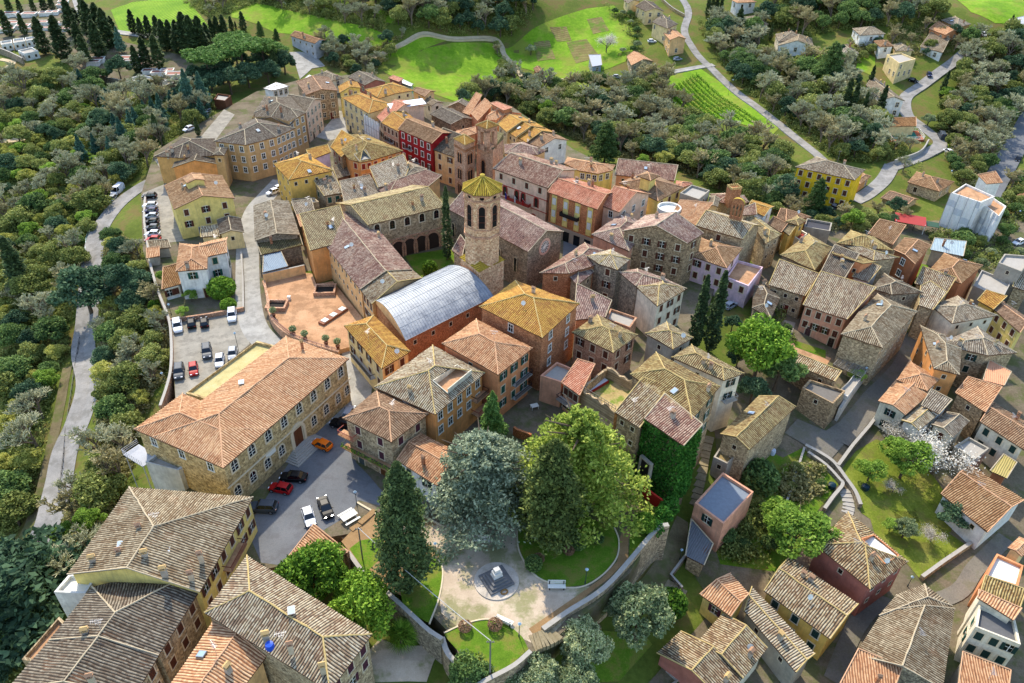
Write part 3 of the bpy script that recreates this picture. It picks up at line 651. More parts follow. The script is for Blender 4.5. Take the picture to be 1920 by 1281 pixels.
# fields, roads and tracks beyond the town
for P, M in (([(208,20),(250,5),(345,-5),(372,25),(398,62),(360,70),(300,60),(225,62)], ROWS), ([(425,8),(480,8),(600,36),(700,58),(742,78),(700,94),(650,92),(600,75),(540,66),(480,48),(435,34)], FIELD),
          ([(720,136),(760,112),(800,96),(850,82),(925,82),(942,110),(945,150),(925,192),(880,200),(840,186),(770,162)], FIELD), ([(690,118),(740,88),(800,72),(840,78),(790,96),(745,124)], FIELD), ([(690,12),(712,16),(750,50),(715,45)], FIELD),
          ([(945,92),(998,56),(1100,18),(1150,12),(1185,40),(1200,85),(1180,115),(1140,130),(1090,148),(1035,155),(997,135),(960,122)], FIELD), ([(1240,150),(1308,127),(1355,160),(1405,195),(1462,240),(1450,252),(1380,232),(1290,220),(1255,185)], FIELD), ([(1780,-8),(1925,-8),(1925,50),(1865,46),(1820,24)], FIELD), ([(575,-8),(690,-4),(640,25),(600,22)], FIELD), ([(1030,160),(1130,150),(1125,162),(1050,178)], FIELD), ([(1610,92),(1640,112),(1640,145),(1605,130)], FIELD), ([(1795,165),(1835,130),(1845,195),(1795,225)], FIELD), ([(1500,100),(1580,110),(1570,130),(1510,120)], FIELD), ([(1760,250),(1800,240),(1830,300),(1780,310)], FIELD)):
    drape('field', 'f', P, M, .12)
for P in ([(1030,55),(1062,52),(1072,78),(1045,82)], [(1062,80),(1100,74),(1125,110),(1080,122)], [(1100,40),(1128,34),(1142,60),(1112,66)], [(1000,84),(1030,80),(1042,112),(1008,116)]): drape('field', 'f', P, PLOT, .2)
ribbon('road', 'f', [(1262,-20),(1290,20),(1283,60),(1300,95),(1330,128),(1400,190),(1460,235),(1545,305)], 3.3, ROADM)
ribbon('road', 'f', [(1338,124),(1290,132),(1240,142)], 3.2, CONCR)
ribbon('dirt_track', 'f', [(700,112),(755,85),(795,68),(850,75),(930,78),(945,105),(962,122),(992,150),(1100,148)], 2.4, TRACK)
ribbon('road', 't30', [(1480,400),(1390,480),(1260,570),(1150,650),(1030,740),(1040,860),(1160,960),(1290,1080),(1180,1160),(920,1260)], 4.6, ROADM)
ribbon('road', 'f', [(1672,312),(1655,340),(1625,365),(1600,378)], 4.6, ROADM)
ribbon('road', 'f', [(312,330),(270,350),(225,385),(196,420),(178,465),(172,520)], 5.0, ROADM)
ribbon('road', 'f', [(172,520),(165,600),(158,660),(168,720),(150,790),(125,850),(112,910),(95,980),(60,1040),(0,1120)], 5.0, ROADM)
ribbon('path', 'f', [(128,690),(115,760),(100,830),(85,900),(60,980),(10,1080)], 2.0, PATHM, .14)
ribbon('path', 'f', [(-10,268),(30,264),(62,258)], 4, TRACK)
ribbon('path', 'f', [(-10,140),(12,130),(24,118),(0,112)], 2.5, TRACK)
drape('parking_lot', 't10', [(250,395),(330,398),(440,420),(520,500),(420,520),(330,600),(300,500)], CONCR, .2)
drape('cemetery_ground', 'f', [(0,50),(40,10),(120,0),(170,10),(170,60),(230,80),(360,110),(370,150),(300,170),(180,145),(130,125),(100,100),(0,95)], EARTH, .14)
ribbon('road', 'f', [(140,-15),(150,15),(165,45),(210,60),(300,72)], 4.5, CONCR)
ribbon('road', 'f', [(1935,215),(1890,300),(1850,370)], 7, ASPH)
# ------------------------------------------------------------------ wall finishes
OCH = plaster((.80,.62,.38)); OCH2 = plaster((.74,.60,.41)); YEL = plaster((.87,.78,.46)); YEL2 = plaster((.86,.70,.36)); VYEL = plaster((.92,.74,.16)); CREAM = plaster((.88,.78,.56)); PALE = plaster((.86,.82,.72)); WHT = plaster((.88,.87,.83))
ORG = plaster((.85,.60,.36)); ORG2 = plaster((.83,.56,.38)); SALM = plaster((.83,.61,.49)); PINK = plaster((.86,.74,.76)); PEACH = plaster((.88,.70,.48)); PKCR = plaster((.88,.74,.62)); GREYW = plaster((.64,.61,.55)); RED = plaster((.60,.14,.14)); DPINK = plaster((.66,.42,.36)); TERW = plaster((.66,.42,.28))
STONE = masonry((.55,.46,.35),(.70,.60,.46)); STONE2 = masonry((.62,.54,.42),(.76,.68,.54)); STONEG = masonry((.50,.46,.40),(.64,.59,.50)); STONEY = masonry((.68,.58,.40),(.80,.70,.50), 1.6)
BRICK = masonry((.64,.42,.28),(.76,.54,.38), 3.2, True); BRICKP = masonry((.72,.54,.42),(.80,.64,.52), 3.2, True); BRICKO = masonry((.70,.43,.27),(.78,.52,.34), 3.2, True)
B = Blk
# ------------------------------------------------------------------ west side: car lots and the ochre institute
th, thL = building('town_hall', 'long stone palazzo with arched windows and a clean terracotta roof, facing the car-filled piazza', 'town hall', STONEY, [
    B('th', [(715,1032),(1658,210),(1185,42)], 9.4, 'h', 'terra', win='0:8x1a,1:3x1a'),
    B('th', [(410,470),(45,740),(715,1032)], 9.36, 'h', 'terra', win='1:3x1g', base=-8),
    B('th', [(425,470),(968,72),(1120,112)], 8.3, 'f', ground_mat('roof_screed', [(.3,(.55,.50,.34)),(.5,(.72,.67,.46)),(.7,(.76,.72,.58))], .4, 5), win=None)], chim=False)
building('lift_tower', 'pale grey concrete stair tower standing against the end of the terracotta roofed palazzo', 'tower', plaster((.74,.74,.72)), [B('th', [(120,985),(380,1052),(462,985)], 4.6, 'f', CONC, win=None, base=-10)], chim=False)
building('apartment_house', 'yellow gabled house with brown shutters beside the row of parked cars', 'house', YEL, [
    B('t01', [(1232,115),(1302,292),(1762,207)], 8.2, 'g13', 'brown', win='1:3x2s', slope=.30),
    B('t01', [(1372,62),(1400,95),(1538,70),(1505,20)], 11.4, 'g13', 'terra', win=None, slope=.3, base=8.5, inset=.25)], door=[(1,.35,(.35,.36,.38))])
building('garage', 'small beige outbuilding with a dark tiled roof and an oval window below the yellow house', 'outbuilding', CREAM, [
    B('t01', [(1625,370),(1645,478),(1832,462)], 4.4, 'g13', 'dark', win='1:1x1d', slope=.3),
    B('t01', [(1510,440),(1505,500),(1650,492),(1690,420)], 3.4, 's1', 'stripe', win=None, slope=.2)])
building('villa', 'white villa with a terracotta hip roof and green shutters in a walled garden', 'house', WHT, [
    B('t01', [(1345,545),(1315,757),(1555,737),(1560,560)], 7.2, 'h', 'terra', win='1:1x1G'),
    B('t01', [(1500,660),(1702,614),(1705,500),(1500,545)], 7.17, 'g13', 'terra', win='0:1x2G,1:1x2G'),
    B('t01', [(1235,765),(1215,890),(1352,852)], 3.2, 's1', 'brown', win='1:2x1s', slope=.2)], door=[(1,.85,(.3,.16,.1))])
building('garden_shed', 'grey tiled shed at the end of the row of parked cars', 'shed', GREYW, [B('t01', [(1112,545),(1122,592),(1282,577),(1262,532)], 2.6, 's1', 'grey', win='1:1x1d', slope=.2)])
building('garden_shed', 'little orange tiled hut in front of the grey shed by the villa garden', 'shed', GREYW, [B('t01', [(1105,602),(1100,657),(1196,642)], 2.4, 's1', 'terra', win=None, slope=.2)])
building('institute', 'big ochre three-storey institute with grey hip roofs and white windows', 'institute', OCH2, [
    B('k1', [(835,672),(1220,717),(1592,617),(1818,512),(1330,385)], 10.8, 'h', 'dark', win='0:3x3g,1:3x3g,2:4x3g'),
    B('k1', [(1270,400),(1490,370),(1745,442),(1852,330),(1620,230),(1380,270)], 11.2, 'h', 'dark', win='2:3x3g'),
    B('k1', [(820,838),(962,842),(1008,750)], 9.4, 'h', 'dark', win='0:1x1d'),
    B('k4', [(-60,640),(180,640),(390,697),(600,587),(420,400),(100,390)], 11.6, 'h', 'dark', win='2:3x3g,3:3x3s')])
building('ochre_house', 'low ochre wing with hip roofs and a bright orange gable left of the institute', 'house', OCH, [
    B('k1', [(125,852),(420,872),(880,840),(850,640),(460,625)], 8.0, 'h', 'dark', win=None),
    B('k1', [(392,870),(332,990),(905,947)], 6.6, 'g13', 'dark', ORG, win=None, slope=.28)])
building('corner_house', 'cream corner house with brown shutters and two skylights next to the ochre institute', 'house', PKCR, [B('k4', [(330,470),(600,582),(792,422),(450,365)], 9.8, 'g13', 'dark', win='1:4x3s')], door=[(1,.3,(.3,.16,.1)), (1,.7,(.3,.16,.1))])
building('bungalow', 'white bungalow with a flat white roof at the town edge by the pines', 'house', WHT, [B('k4', [(85,292),(198,318),(402,266),(240,220)], 4.6, 'h', flat((.80,.80,.78), .6), win='1:3x1s', slope=.06)], chim=False)
building('stone_house', 'tall stone house with a big pale brown roof at the top of the main street', 'house', STONE, [B('k4', [(480,215),(600,372),(985,320),(880,165)], 9.2, 'g13', 'brown', win='1:3x3s', slope=.22)], door=[(1,.75,(.35,.14,.1))])
building('yellow_house', 'small yellow house with two brown windows between the stone house and the cream corner house', 'house', YEL, [B('k4', [(985,270),(1000,350),(1262,290),(1215,215)], 8.4, 'g13', 'gold', win='1:2x2s')])
building('house', 'pale gabled cottage with grey-brown roof behind the stone house at the far end of town', 'cottage', PALE, [B('k4', [(690,140),(910,202),(1062,167),(850,78)], 5.0, 'h', 'grey')])
building('hut', 'small white hut beside the pale grey bend of the far road', 'hut', WHT, [B('k4', [(575,178),(620,192),(700,160),(640,128)], 3.5, 'h', flat((.8,.8,.78),.6), win=None, slope=.2)])
building('outhouse', 'low reddish outhouse behind the stone house at the top of town', 'outhouse', DPINK, [B('k4', [(560,215),(590,240),(800,190),(770,155)], 4.0, 's1', 'terra', win=None)])
building('farmhouse', 'grey farmhouse with a stepped brown roof below the bright green field', 'farmhouse', plaster((.72,.72,.72)), [B('t10', [(255,268),(440,327),(520,302),(330,238)], 4.5, 'g13', 'brown', win='0:4x2d')])
building('shed', 'white roofed barn among the bare trees beside the dirt track', 'barn', WHT, [B('t10', [(780,462),(825,482),(902,437),(852,416)], -3.5, 'g13', flat((.85,.86,.88),.5), win=None, slope=.15)], chim=False)
building('row_house', 'brick house with two dark brown roofs at the far edge of town below the field', 'house', DPINK, [B('k3', [(75,92),(280,192),(545,152),(350,50)], 5.2, 'g13', 'dark')])
building('greenhouse', 'small greenhouse with striped white roof panels at the edge of the field', 'greenhouse', flat((.6,.68,.62),.3), [B('k3', [(690,150),(840,205),(870,180),(740,118)], 1.0, 'g13', flat((.75,.80,.74),.3), win=None, slope=.2)], chim=False)
building('shed', 'pink lean-to beside the small greenhouse at the field edge', 'shed', DPINK, [B('k3', [(565,128),(690,152),(745,110),(620,92)], 2.5, 's1', 'pink', win=None, slope=.15)])
building('villa', 'tall cream house with a wide golden roof right of the main street', 'house', CREAM, [B('k3', [(285,245),(440,345),(650,292),(865,247),(620,155)], 10.6, 'h', 'gold', win='2:2x2d')])
building('apartment_house', 'long cream house with brown windows along the plaza, a golden-brown hip roof above', 'house', CREAM, [B('k3', [(0,337),(330,532),(642,430),(235,280)], 10.4, 'h', 'gold', win='0:5x3s', style='s')], door=[(0,.2,(.2,.15,.12)), (0,.8,(.2,.15,.12))])
building('house', 'pink roofed house with big white roof panels behind the white scaffold sheets', 'house', PKCR, [B('k3', [(425,572),(490,640),(1010,440),(800,375)], 9.6, 'g13', 'pink', win='0:2x3s')])
building('house', 'brick fronted house with a golden tiled roof left of the deep red building', 'house', BRICKP, [B('k3', [(480,642),(685,747),(890,605),(770,500)], 10.0, 'g13', 'gold', win='0:4x3s')])
building('palazzo', 'deep red palazzo with white framed windows on the main street', 'palazzo', RED, [B('k3', [(680,717),(1085,892),(1345,767),(890,590)], 11.4, 'g13', 'brown', win='0:5x3w')], door=[(0,.3,(.2,.1,.08))])
building('house', 'peach house with four brown shuttered windows between the red palazzo and the brick tower', 'house', PEACH, [B('k3', [(1100,965),(1375,1062),(1480,910),(1220,815)], 9.2, 's0', 'dark', win='0:2x3s')])
building('barn', 'stone gabled barn with a dark roof behind the deep red palazzo', 'barn', STONE, [B('k3', [(1060,537),(1312,664),(1625,607),(1350,480)], 7.0, 'g13', 'dark', win='1:1x1d')])
building('cottage', 'small stone cottage with a pale gable near the dark conifer behind town', 'cottage', STONE2, [B('k3', [(1300,420),(1250,462),(1555,477)], 4.6, 'g13', 'grey', win='1:1x1d', slope=.5)])
building('house', 'peach house with a brown roof at the back edge of town under the green field', 'house', PEACH, [B('k3', [(850,255),(1000,332),(1132,265),(960,225)], 7.2, 'g13', 'brown')])
building('house', 'low house with a mottled roof and white end wall near the field edge', 'house', PALE, [B('k3', [(930,350),(1080,440),(1235,402),(1060,335)], 5.6, 'g13', 'grey')])
building('house', 'orange modern house with a sloping slab roof at the back edge of town', 'house', ORG2, [
    B('k5', [(110,200),(195,232),(345,105),(275,75)], 7.5, 's0', 'terra', win=None), B('k5', [(205,232),(292,300),(470,110),(380,55)], 8.6, 's1', 'terra', win=None, slope=.2), B('k5', [(440,110),(600,175),(712,140),(520,90)], 9.4, 's1', 'pink', win=None, slope=.1)], chim=False)
building('house', 'terracotta roofed house between the orange modern house and the bell gable', 'house', ORG2, [B('k5', [(350,292),(520,292),(620,225),(825,208),(480,160)], 8.0, 'h', 'terra', win=None)])
building('row_house', 'first golden roofed row house behind the bell gable, the one with the widest roof', 'house', CREAM, [B('k5', [(530,335),(640,434),(985,322),(800,235)], 8.4, 'g13', 'gold', win='0:2x1d')])
building('row_house', 'middle golden roofed row house with a single chimney, second from the white end house', 'house', CREAM, [B('k5', [(645,430),(752,494),(1105,385),(985,315)], 7.9, 'g13', 'gold', win='0:2x1d')])
building('row_house', 'golden roofed row house with a dormer, adjoining the white end house', 'house', CREAM, [B('k5', [(755,492),(880,556),(1240,442),(1070,370)], 7.4, 'g13', 'gold', win='0:2x1d')])
building('row_house', 'white end house with a small porch at the back edge of town above the wood', 'house', WHT, [B('k5', [(885,562),(1042,615),(1382,530),(1200,440)], 7.0, 'g13', 'brown', win='1:2x1g')], door=[(1,.45,(.4,.15,.1))])
building('house', 'low house with a pink tile roof left of the brick tower', 'house', ORG2, [B('k5', [(-20,480),(20,520),(280,450),(270,362),(40,415)], 8.0, 'h', 'terra', win=None)])
building('house', 'house with a purple-brown roof and pale back slope right of the bell gable', 'house', PEACH, [B('k5', [(615,692),(1010,707),(1122,652),(840,555),(610,582)], 8.2, 'h', 'purple', win=None)])
pc, pcL = building('palazzo', 'pale pink municipal palace with red framed windows, a balcony and flags', 'palazzo', PKCR, [B('k5', [(475,872),(1130,1108),(1480,885),(880,690)], 12.0, 'g13', 'purple', win='0:4x1s')])
building('apartment_house', 'brick and yellow striped modern block with white blinds and a flower balcony', 'apartment house', BRICKO, [B('k6', [(45,577),(635,787),(850,572),(250,380)], 11.6, 'g13', 'pink', win=None, slope=.28, stop=3)])
building('house', 'pale gable house with a pink tiled front slope right of the brick striped block', 'house', PKCR, [B('k6', [(690,742),(905,820),(1285,602),(960,520)], 10.2, 'g13', 'pink', win='1:3x2g,0:1x2g', slope=.42)])
building('villa', 'yellow house with a brown hip roof topped by a small lantern turret', 'house', YEL, [B('k6', [(900,467),(1370,687),(1678,522),(1230,330)], 8.8, 'h', 'brown', win='1:3x2s'), B('k6', [(1115,382),(1280,442),(1392,382),(1230,330)], 12.6, 'h', 'brown', win=None, base=9, inset=.7)])
building('house', 'curved yellow house with an orange roof at the back edge of town', 'house', YEL, [B('k6', [(240,235),(420,322),(650,360),(820,318),(855,258),(280,160)], 7.4, 'h', 'terra', win='1:3x1g,2:2x1g')])
building('house', 'long house with a purple-brown roof along the wood edge behind the lantern house', 'house', SALM, [B('k6', [(850,372),(1565,442),(1598,325),(885,250)], 5.6, 's0', 'purple', win='0:4x1d', slope=.25)])
building('house', 'pink tiled house squeezed between the lantern house and the white roof terrace', 'house', PEACH, [B('k7', [(235,175),(300,215),(440,160),(420,140),(240,122)], 6.5, 'h', 'pink', win=None)])
building('house', 'flat roofed white house with golden coping around its roof terrace', 'house', GREYW, [B('k7', [(425,165),(280,268),(520,348),(652,235)], 8.8, 'f', CONC, win='1:1x1d,2:1x1d')], chim=False)
building('house', 'orange tiled house in front of the flat roofed white house', 'house', PEACH, [B('k7', [(285,390),(212,490),(470,657),(668,470)], 8.2, 's1', 'terra', win=None, slope=.2)])
building('house', 'cream house with a mottled roof between the flat white house and the brick chimney', 'house', CREAM, [B('k7', [(640,302),(615,432),(745,432),(770,340)], 7.0, 'g13', 'grey', win=None)])
building('house', 'low house with a purple roof behind the stone church bellcote', 'house', STONE2, [B('k7', [(650,280),(745,375),(880,405),(1120,380),(1060,300),(820,270)], 5.5, 'h', 'purple', win=None)])
building('house', 'house with a mottled ridge roof just right of the stone church bellcote', 'house', STONE2, [B('k7', [(1030,480),(1040,540),(1210,525),(1180,440)], 7.2, 's1', 'purple', win=None)])
building('house', 'white house with a bright orange double pitched roof beside the wood', 'house', WHT, [B('k7', [(1160,350),(1095,462),(1300,547),(1420,430)], 5.6, 'g02', 'gold', win='2:1x1d', slope=.25)])
building('house', 'stone house with a long mottled roof behind the stone church', 'house', STONE2, [B('k7', [(1040,545),(1180,690),(1322,872),(1508,765),(1215,560)], 6.0, 'h', 'olive', win='2:2x3d', slope=.3)])
building('outhouse', 'small dark red roofed house right of the white house with the orange roof', 'outhouse', STONE2, [B('k7', [(1335,640),(1500,742),(1570,680),(1400,588)], 3.6, 's0', 'brown', win=None)])
building('house', 'little house with a golden pyramid roof above a red terrace', 'house', YEL2, [B('k7', [(1555,610),(1710,662),(1806,602),(1690,540)], 5.0, 'h', 'olive', win='1:1x1d'), B('k7', [(1520,720),(1600,780),(1700,680),(1580,640)], 3.6, 's0', 'olive', win=None)])
building('house', 'long low house with an orange ridge near the cedar by the yellow block', 'house', TERW, [B('k7', [(1450,560),(1560,610),(1860,560),(1700,520),(1490,478)], 2.4, 's01', 'brown', win=None, slope=.15)])
building('workshop', 'dark flat roofed workshop with skylight pipes below the wood', 'workshop', GREYW, [B('t31', [(285,355),(268,420),(470,455),(485,390)], .4, 'f', flat((.22,.22,.24),.8), win=None)])
building('house', 'small house with a red floored roof terrace above the striped hip roof', 'house', PALE, [B('t31', [(250,442),(185,490),(240,525),(300,470)], 1.6, 'f', flat((.55,.20,.16),.9), win=None)])
# ------------------------------------------------------------------ around the convent
building('villa', 'yellow ochre house with a golden hip roof left of the convent roofs', 'house', YEL2, [B('k2', [(80,432),(265,627),(802,512),(480,308)], 9.6, 'h', 'gold', win='0:3x3d,1:4x1d', slope=.34)])
building('house', 'small lilac house with a bright golden roof behind the yellow ochre house', 'house', PINK, [B('k2', [(480,305),(525,385),(772,290),(735,230)], 9.0, 's1', 'gold', win=None, slope=.25)])
building('stone_house', 'little stone house with a striped lean-to roof in front of the yellow ochre house', 'house', STONE2, [B('k2', [(510,650),(690,817),(912,777),(800,592)], 6.2, 's1', 'stripe', win='0:1x1G,1:2x1G', slope=.28)])
building('hut', 'brick orange rooftop hut with a green door beside the little stone house', 'hut', ORG, [B('k2', [(828,842),(850,870),(928,840),(900,812)], 4.4, 'h', 'brown', win='1:1x1G', slope=.1)])
building('house', 'orange rounded house with an olive roof and a sunken roof terrace', 'house', ORG, [
    B('k2', [(895,262),(985,378),(1120,414),(1265,387),(1637,274),(1200,80),(910,78)], 8.6, 'h', 'olive', win='3:4x2r,1:1x2r,2:2x2r', hole=(2,.0,.98,.7,4.2,CONC,GREYW)),
    B('k2', [(765,228),(895,350),(1120,220),(905,80)], 8.2, 's0', 'gold', STONE2, win='0:2x2r', slope=.22)])
building('shed', 'dark lean-to roof in the yard between the yellow ochre house and the orange rounded house', 'shed', plaster((.55,.45,.42)), [B('k2', [(800,520),(835,612),(1003,568),(950,480)], 3.4, 's1', 'grey', win=None)])
building('house', 'house with a broad mottled lean-to roof and red windows just behind the convent', 'house', PEACH, [B('k2', [(885,717),(935,910),(1375,792),(1240,637)], 5.6, 's1', 'grey', win='1:4x1r', slope=.2)])
building('house', 'house with a cream striped roof between the orange rounded house and the convent', 'house', PEACH, [B('k2', [(1240,567),(1335,717),(1640,650),(1715,530),(1650,435)], 6.8, 's1', 'stripe', win=None, slope=.28)])
building('house', 'house with a brown ridge roof and chimney in front of the deep red palazzo', 'house', PEACH, [B('k2', [(1620,440),(1700,400),(1925,490),(1905,565),(1610,620)], 6.9, 'h', 'grey', win=None)])
building('house', 'long house with purple mottled roofs joined to the back of the convent', 'house', PEACH, [B('k2', [(1330,742),(1440,832),(1925,715),(2100,600),(1905,562)], 6.2, 's01', 'purple', win=None, slope=.2)])
building('barn', 'big weathered grey barn roof beside the pale street left of the convent', 'barn', STONEG, [
    B('k8', [(95,298),(112,716),(655,640),(525,240)], 6.2, 'g13', 'grey', win=None, slope=.22),
    B('k8', [(125,725),(190,885),(690,765),(645,645)], 4.6, 's1', 'moss', win=None, slope=.2)])
building('conservatory', 'blue-grey glass roofed conservatory beside the brick terrace', 'conservatory', plaster((.66,.60,.52)), [B('k8', [(225,915),(208,1095),(512,1018),(430,868)], 3.6, 's1', flat((.42,.50,.56), .5, .3), win=None, slope=.12)])
building('house', 'low roof with grey mottled tiles below the yellow ochre house', 'house', STONE2, [B('k8', [(560,300),(622,428),(836,377),(800,258)], 5.2, 's1', 'grey', win=None, slope=.2), B('k8', [(545,205),(562,300),(890,245),(830,190)], 5.0, 'f', CONC, win=None)])
building('house', 'low lean-to roof with terracotta stripes joined to the back of the convent wing', 'house', STONE2, [B('k8', [(620,442),(662,548),(1085,412),(1060,347)], 5.6, 's1', 'terra', win=None, slope=.18)])
building('convent', 'convent with a cloister of stone arches and long purple tiled wings', 'convent', PEACH, [
    B('k8', [(670,532),(778,832),(1112,742),(1218,575),(1150,418)], 8.8, 's1', 'olive', ORG, win=None, slope=.24),
    B('t11', [(440,460),(780,892),(1172,742),(800,300)], 8.4, 'g13', 'purple', win='0:11x2d'),
    B('t11', [(782,893),(866,1003),(1248,806),(1174,744)], 8.1, 'g13', 'stripe', win='0:3x2s'),
    B('t11', [(600,245),(840,408),(1422,270),(1170,110)], 10.4, 'g02', 'olive', STONE2, win='1:5x1A')])
ch, chL = building('church', 'stone church with a rose window in its plain gable front, beside the octagonal tower', 'church', masonry((.50,.44,.36),(.62,.55,.45), 2.6), [B('ch', [(95,452),(837,850),(1168,662),(420,270)], 10.6, 'g13', 'purple', win=None, slope=.42)], chim=False)
building('theatre', 'hall with a long curved grey metal roof beside the church', 'hall', BRICK, [B('t11', [(1450,722),(885,985),(1118,1275),(1775,945)], 7.6, 'f', CONC, win='2:5x1d')], chim=False)
# ------------------------------------------------------------------ the block behind the park
building('villa', 'cream house with a golden hip roof and balconies at the corner of the brick terrace', 'house', CREAM, [B('f', [(645,611),(715,692),(770,659),(701,591)], 8.4, 'h', 'gold', win='0:4x3s,1:2x2s', slope=.34)])
building('house', 'orange house with a grey striped roof cut open for a terracotta roof terrace', 'house', ORG, [B('t12', [(885,342),(1345,550),(1718,237),(1325,28)], 9.6, 'h', 'stripe', win='1:5x2g,0:1x2g', slope=.36, hole=(1,.36,.84,1.3,4.4,TERRAF,PALE,'rail'))])
building('house', 'stone corner house with purple shutters and a long flower balcony on the piazza', 'house', STONE2, [B('t12', [(650,577),(1015,757),(1298,542),(905,362)], 9.0, 'h', 'brown', win='0:2x2p,1:2x1p')], door=[(0,.25,(.25,.3,.3)), (0,.75,(.4,.25,.12))])
building('cottage', 'white cottage with green shutters and a terracotta roof behind the dark park conifer', 'house', WHT, [B('t12', [(1055,892),(1355,1083),(1550,850),(1240,690)], 5.6, 'g13', 'terra', win='0:2x1b', slope=.3)])
building('house', 'tall orange house with green shutters and a broad pink-orange roof', 'house', ORG2, [B('f', [(828,644),(934,703),(999,653),(893,598)], 10.6, 'h', 'terra', win='1:3x3G,0:1x1d', slope=.34)])
building('house', 'brick tower house with the bright golden roof near the curved metal hall', 'house', BRICK, [B('f', [(898,575),(1017,634),(1087,569),(966,526)], 12.6, 'h', 'gold', win='1:2x3g,0:1x1g', slope=.36)])
building('house', 'salmon pink house with a tiled lean-to and a long balcony over the courtyard', 'house', SALM, [
    B('t22', [(335,150),(205,258),(372,312),(470,205)], 5.9, 'f', CONC, win=None), B('t22', [(490,172),(372,312),(507,408),(618,217)], 6.2, 's1', 'pink', win='1:3x2s', slope=.2)])
building('house', 'small brick house with brown shutters and an olive hip roof among the courtyards', 'house', BRICKP, [B('f', [(1072,623),(1150,662),(1196,628),(1120,590)], 8.2, 'h', 'olive', win='0:3x2s,1:2x2s')])
building('house', 'grey house with a pyramid roof next to the twin cypresses', 'house', GREYW, [B('f', [(1209,625),(1262,655),(1300,633),(1250,603)], 8.2, 'h', 'olive', win='0:1x2d,1:1x2d')])
building('house', 'pale house with an olive roof and blue shuttered bay left of the garden trees', 'house', PALE, [B('t22', [(1195,120),(1590,294),(1742,240),(1345,22)], 7.4, 'h', 'olive', win='1:1x2b,0:1x1d')])
building('stone_house', 'large irregular stone house with mottled golden roofs above the ivy wall', 'house', STONE, [
    B('t22', [(885,247),(1350,587),(1562,337),(1080,82)], 11.6, 'h', 'olive', win='1:2x3G'),
    B('t22', [(970,335),(770,532),(957,650),(1160,410)], 10.0, 's1', 'stripe', win='1:2x2d', slope=.22),
    B('t22', [(1140,432),(992,580),(1287,783),(1422,657)], 10.8, 's1', 'purple', win=None, slope=.18)])
building('house', 'house with a purple striped roof behind the brick tower house', 'house', BRICKP, [B('t21', [(480,907),(465,1122),(700,1100),(745,1000)], 7.0, 's1', 'purple', win=None, slope=.2), B('t21', [(735,1030),(700,1110),(890,1180),(945,1100)], 5.2, 'f', CONC, win=None)])
building('house', 'house with a cream mottled roof and brick end wall in front of the church facade', 'house', BRICK, [
    B('t21', [(205,768),(430,772),(640,705),(690,600),(545,540)], 9.0, 'h', 'purple', win='0:1x1d'), B('t21', [(510,670),(402,766),(490,860),(616,762)], 7.8, 's12', 'purple', STONE2, win='2:2x2d', slope=.25)])
building('stone_house', 'ruinous grey stone house with tall chimneys and a cream end wall', 'house', STONEG, [
    B('t21', [(560,640),(650,700),(792,745),(888,665),(740,590)], 10.2, 'h', 'stripe', win='1:1x3s,2:1x2d'), B('t21', [(800,760),(925,865),(1310,885),(1130,800),(940,735)], 9.2, 'h', 'purple', win=None),
    B('t21', [(925,867),(1090,1018),(1312,887),(1120,800)], 9.0, 'h', 'stripe', PALE, win='1:3x3s')])
building('palazzo', 'tall stone palazzo with brown shutters and a mottled gable roof', 'palazzo', STONE, [B('k6', [(1210,860),(942,1045),(1720,1197),(1918,1072)], 11.4, 'g13', 'purple', win='1:4x3s,2:1x3s', slope=.42, inset=.25)])
building('house', 'pink walled house with a mottled hip roof left of the tall stone palazzo', 'house', SALM, [B('k6', [(960,802),(570,1087),(1022,1290),(1240,1000)], 8.6, 'h', 'purple', win='0:2x2s')])
building('house', 'pink house with a brown hip roof and a terracotta roof terrace behind the twin cypresses', 'house', PINK, [B('t21', [(1342,640),(1610,732),(1732,582),(1420,505)], 6.4, 'h', 'brown', win='0:3x2s,1:1x1s'), B('t21', [(1600,800),(1775,868),(1888,722),(1690,668)], 3.4, 'f', TERRAF, win='0:2x1s')])
building('church', 'small stone church with a striped roof and an open brick bellcote', 'church', STONE2, [B('k7', [(475,660),(1040,824),(1262,660),(690,480)], 8.4, 'g13', 'stripe', win='0:1x1s', slope=.4)], chim=False)
building('house', 'grey stone house with purple-grey mottled roof below the pink house terrace', 'house', STONEG, [B('t31', [(-105,860),(-120,1030),(20,1110),(90,960),(-10,840)], 1.2, 'h', 'dark', win='1:1x2d')])
# ------------------------------------------------------------------ the lower town on the right
building('villa', 'house with a broad striped hip roof left of the orange chimneyed strip', 'house', STONE2, [B('t31', [(90,632),(350,747),(482,577),(305,475)], 4.4, 'h', 'olive', win='0:3x1d')])
building('house', 'lower town house with a dark mossy striped lean-to roof', 'house', STONE2, [B('t31', [(470,650),(380,792),(548,852),(655,718)], 3.2, 's1', 'dark', win=None)])
building('house', 'narrow house with an orange wall and row of chimneys over the dark mossy roof', 'house', ORG2, [B('t31', [(520,582),(470,650),(700,725),(805,685)], 5.0, 's3', 'olive', win='1:3x1d', slope=.2)])
building('house', 'lower town house with crossing olive roofs and golden ridges', 'house', STONE2, [B('t31', [(560,560),(790,675),(985,652),(690,548)], 5.0, 'h', 'stripe', win=None), B('t31', [(515,545),(640,562),(935,600),(800,500),(620,447)], 5.6, 'h', 'olive', win=None)])
building('house', 'lower town house with a plain long brown roof below the wood', 'house', STONE2, [B('t31', [(750,475),(935,557),(1012,475),(820,415)], 4.0, 's0', 'brown', win=None)])
building('house', 'tall tan house with a plain brown roof at the edge of the lower town gardens', 'house', TERW, [B('t31', [(940,592),(1105,702),(1222,562),(1020,505)], 4.6, 'g02', 'brown', win='0:1x2g', slope=.18)])
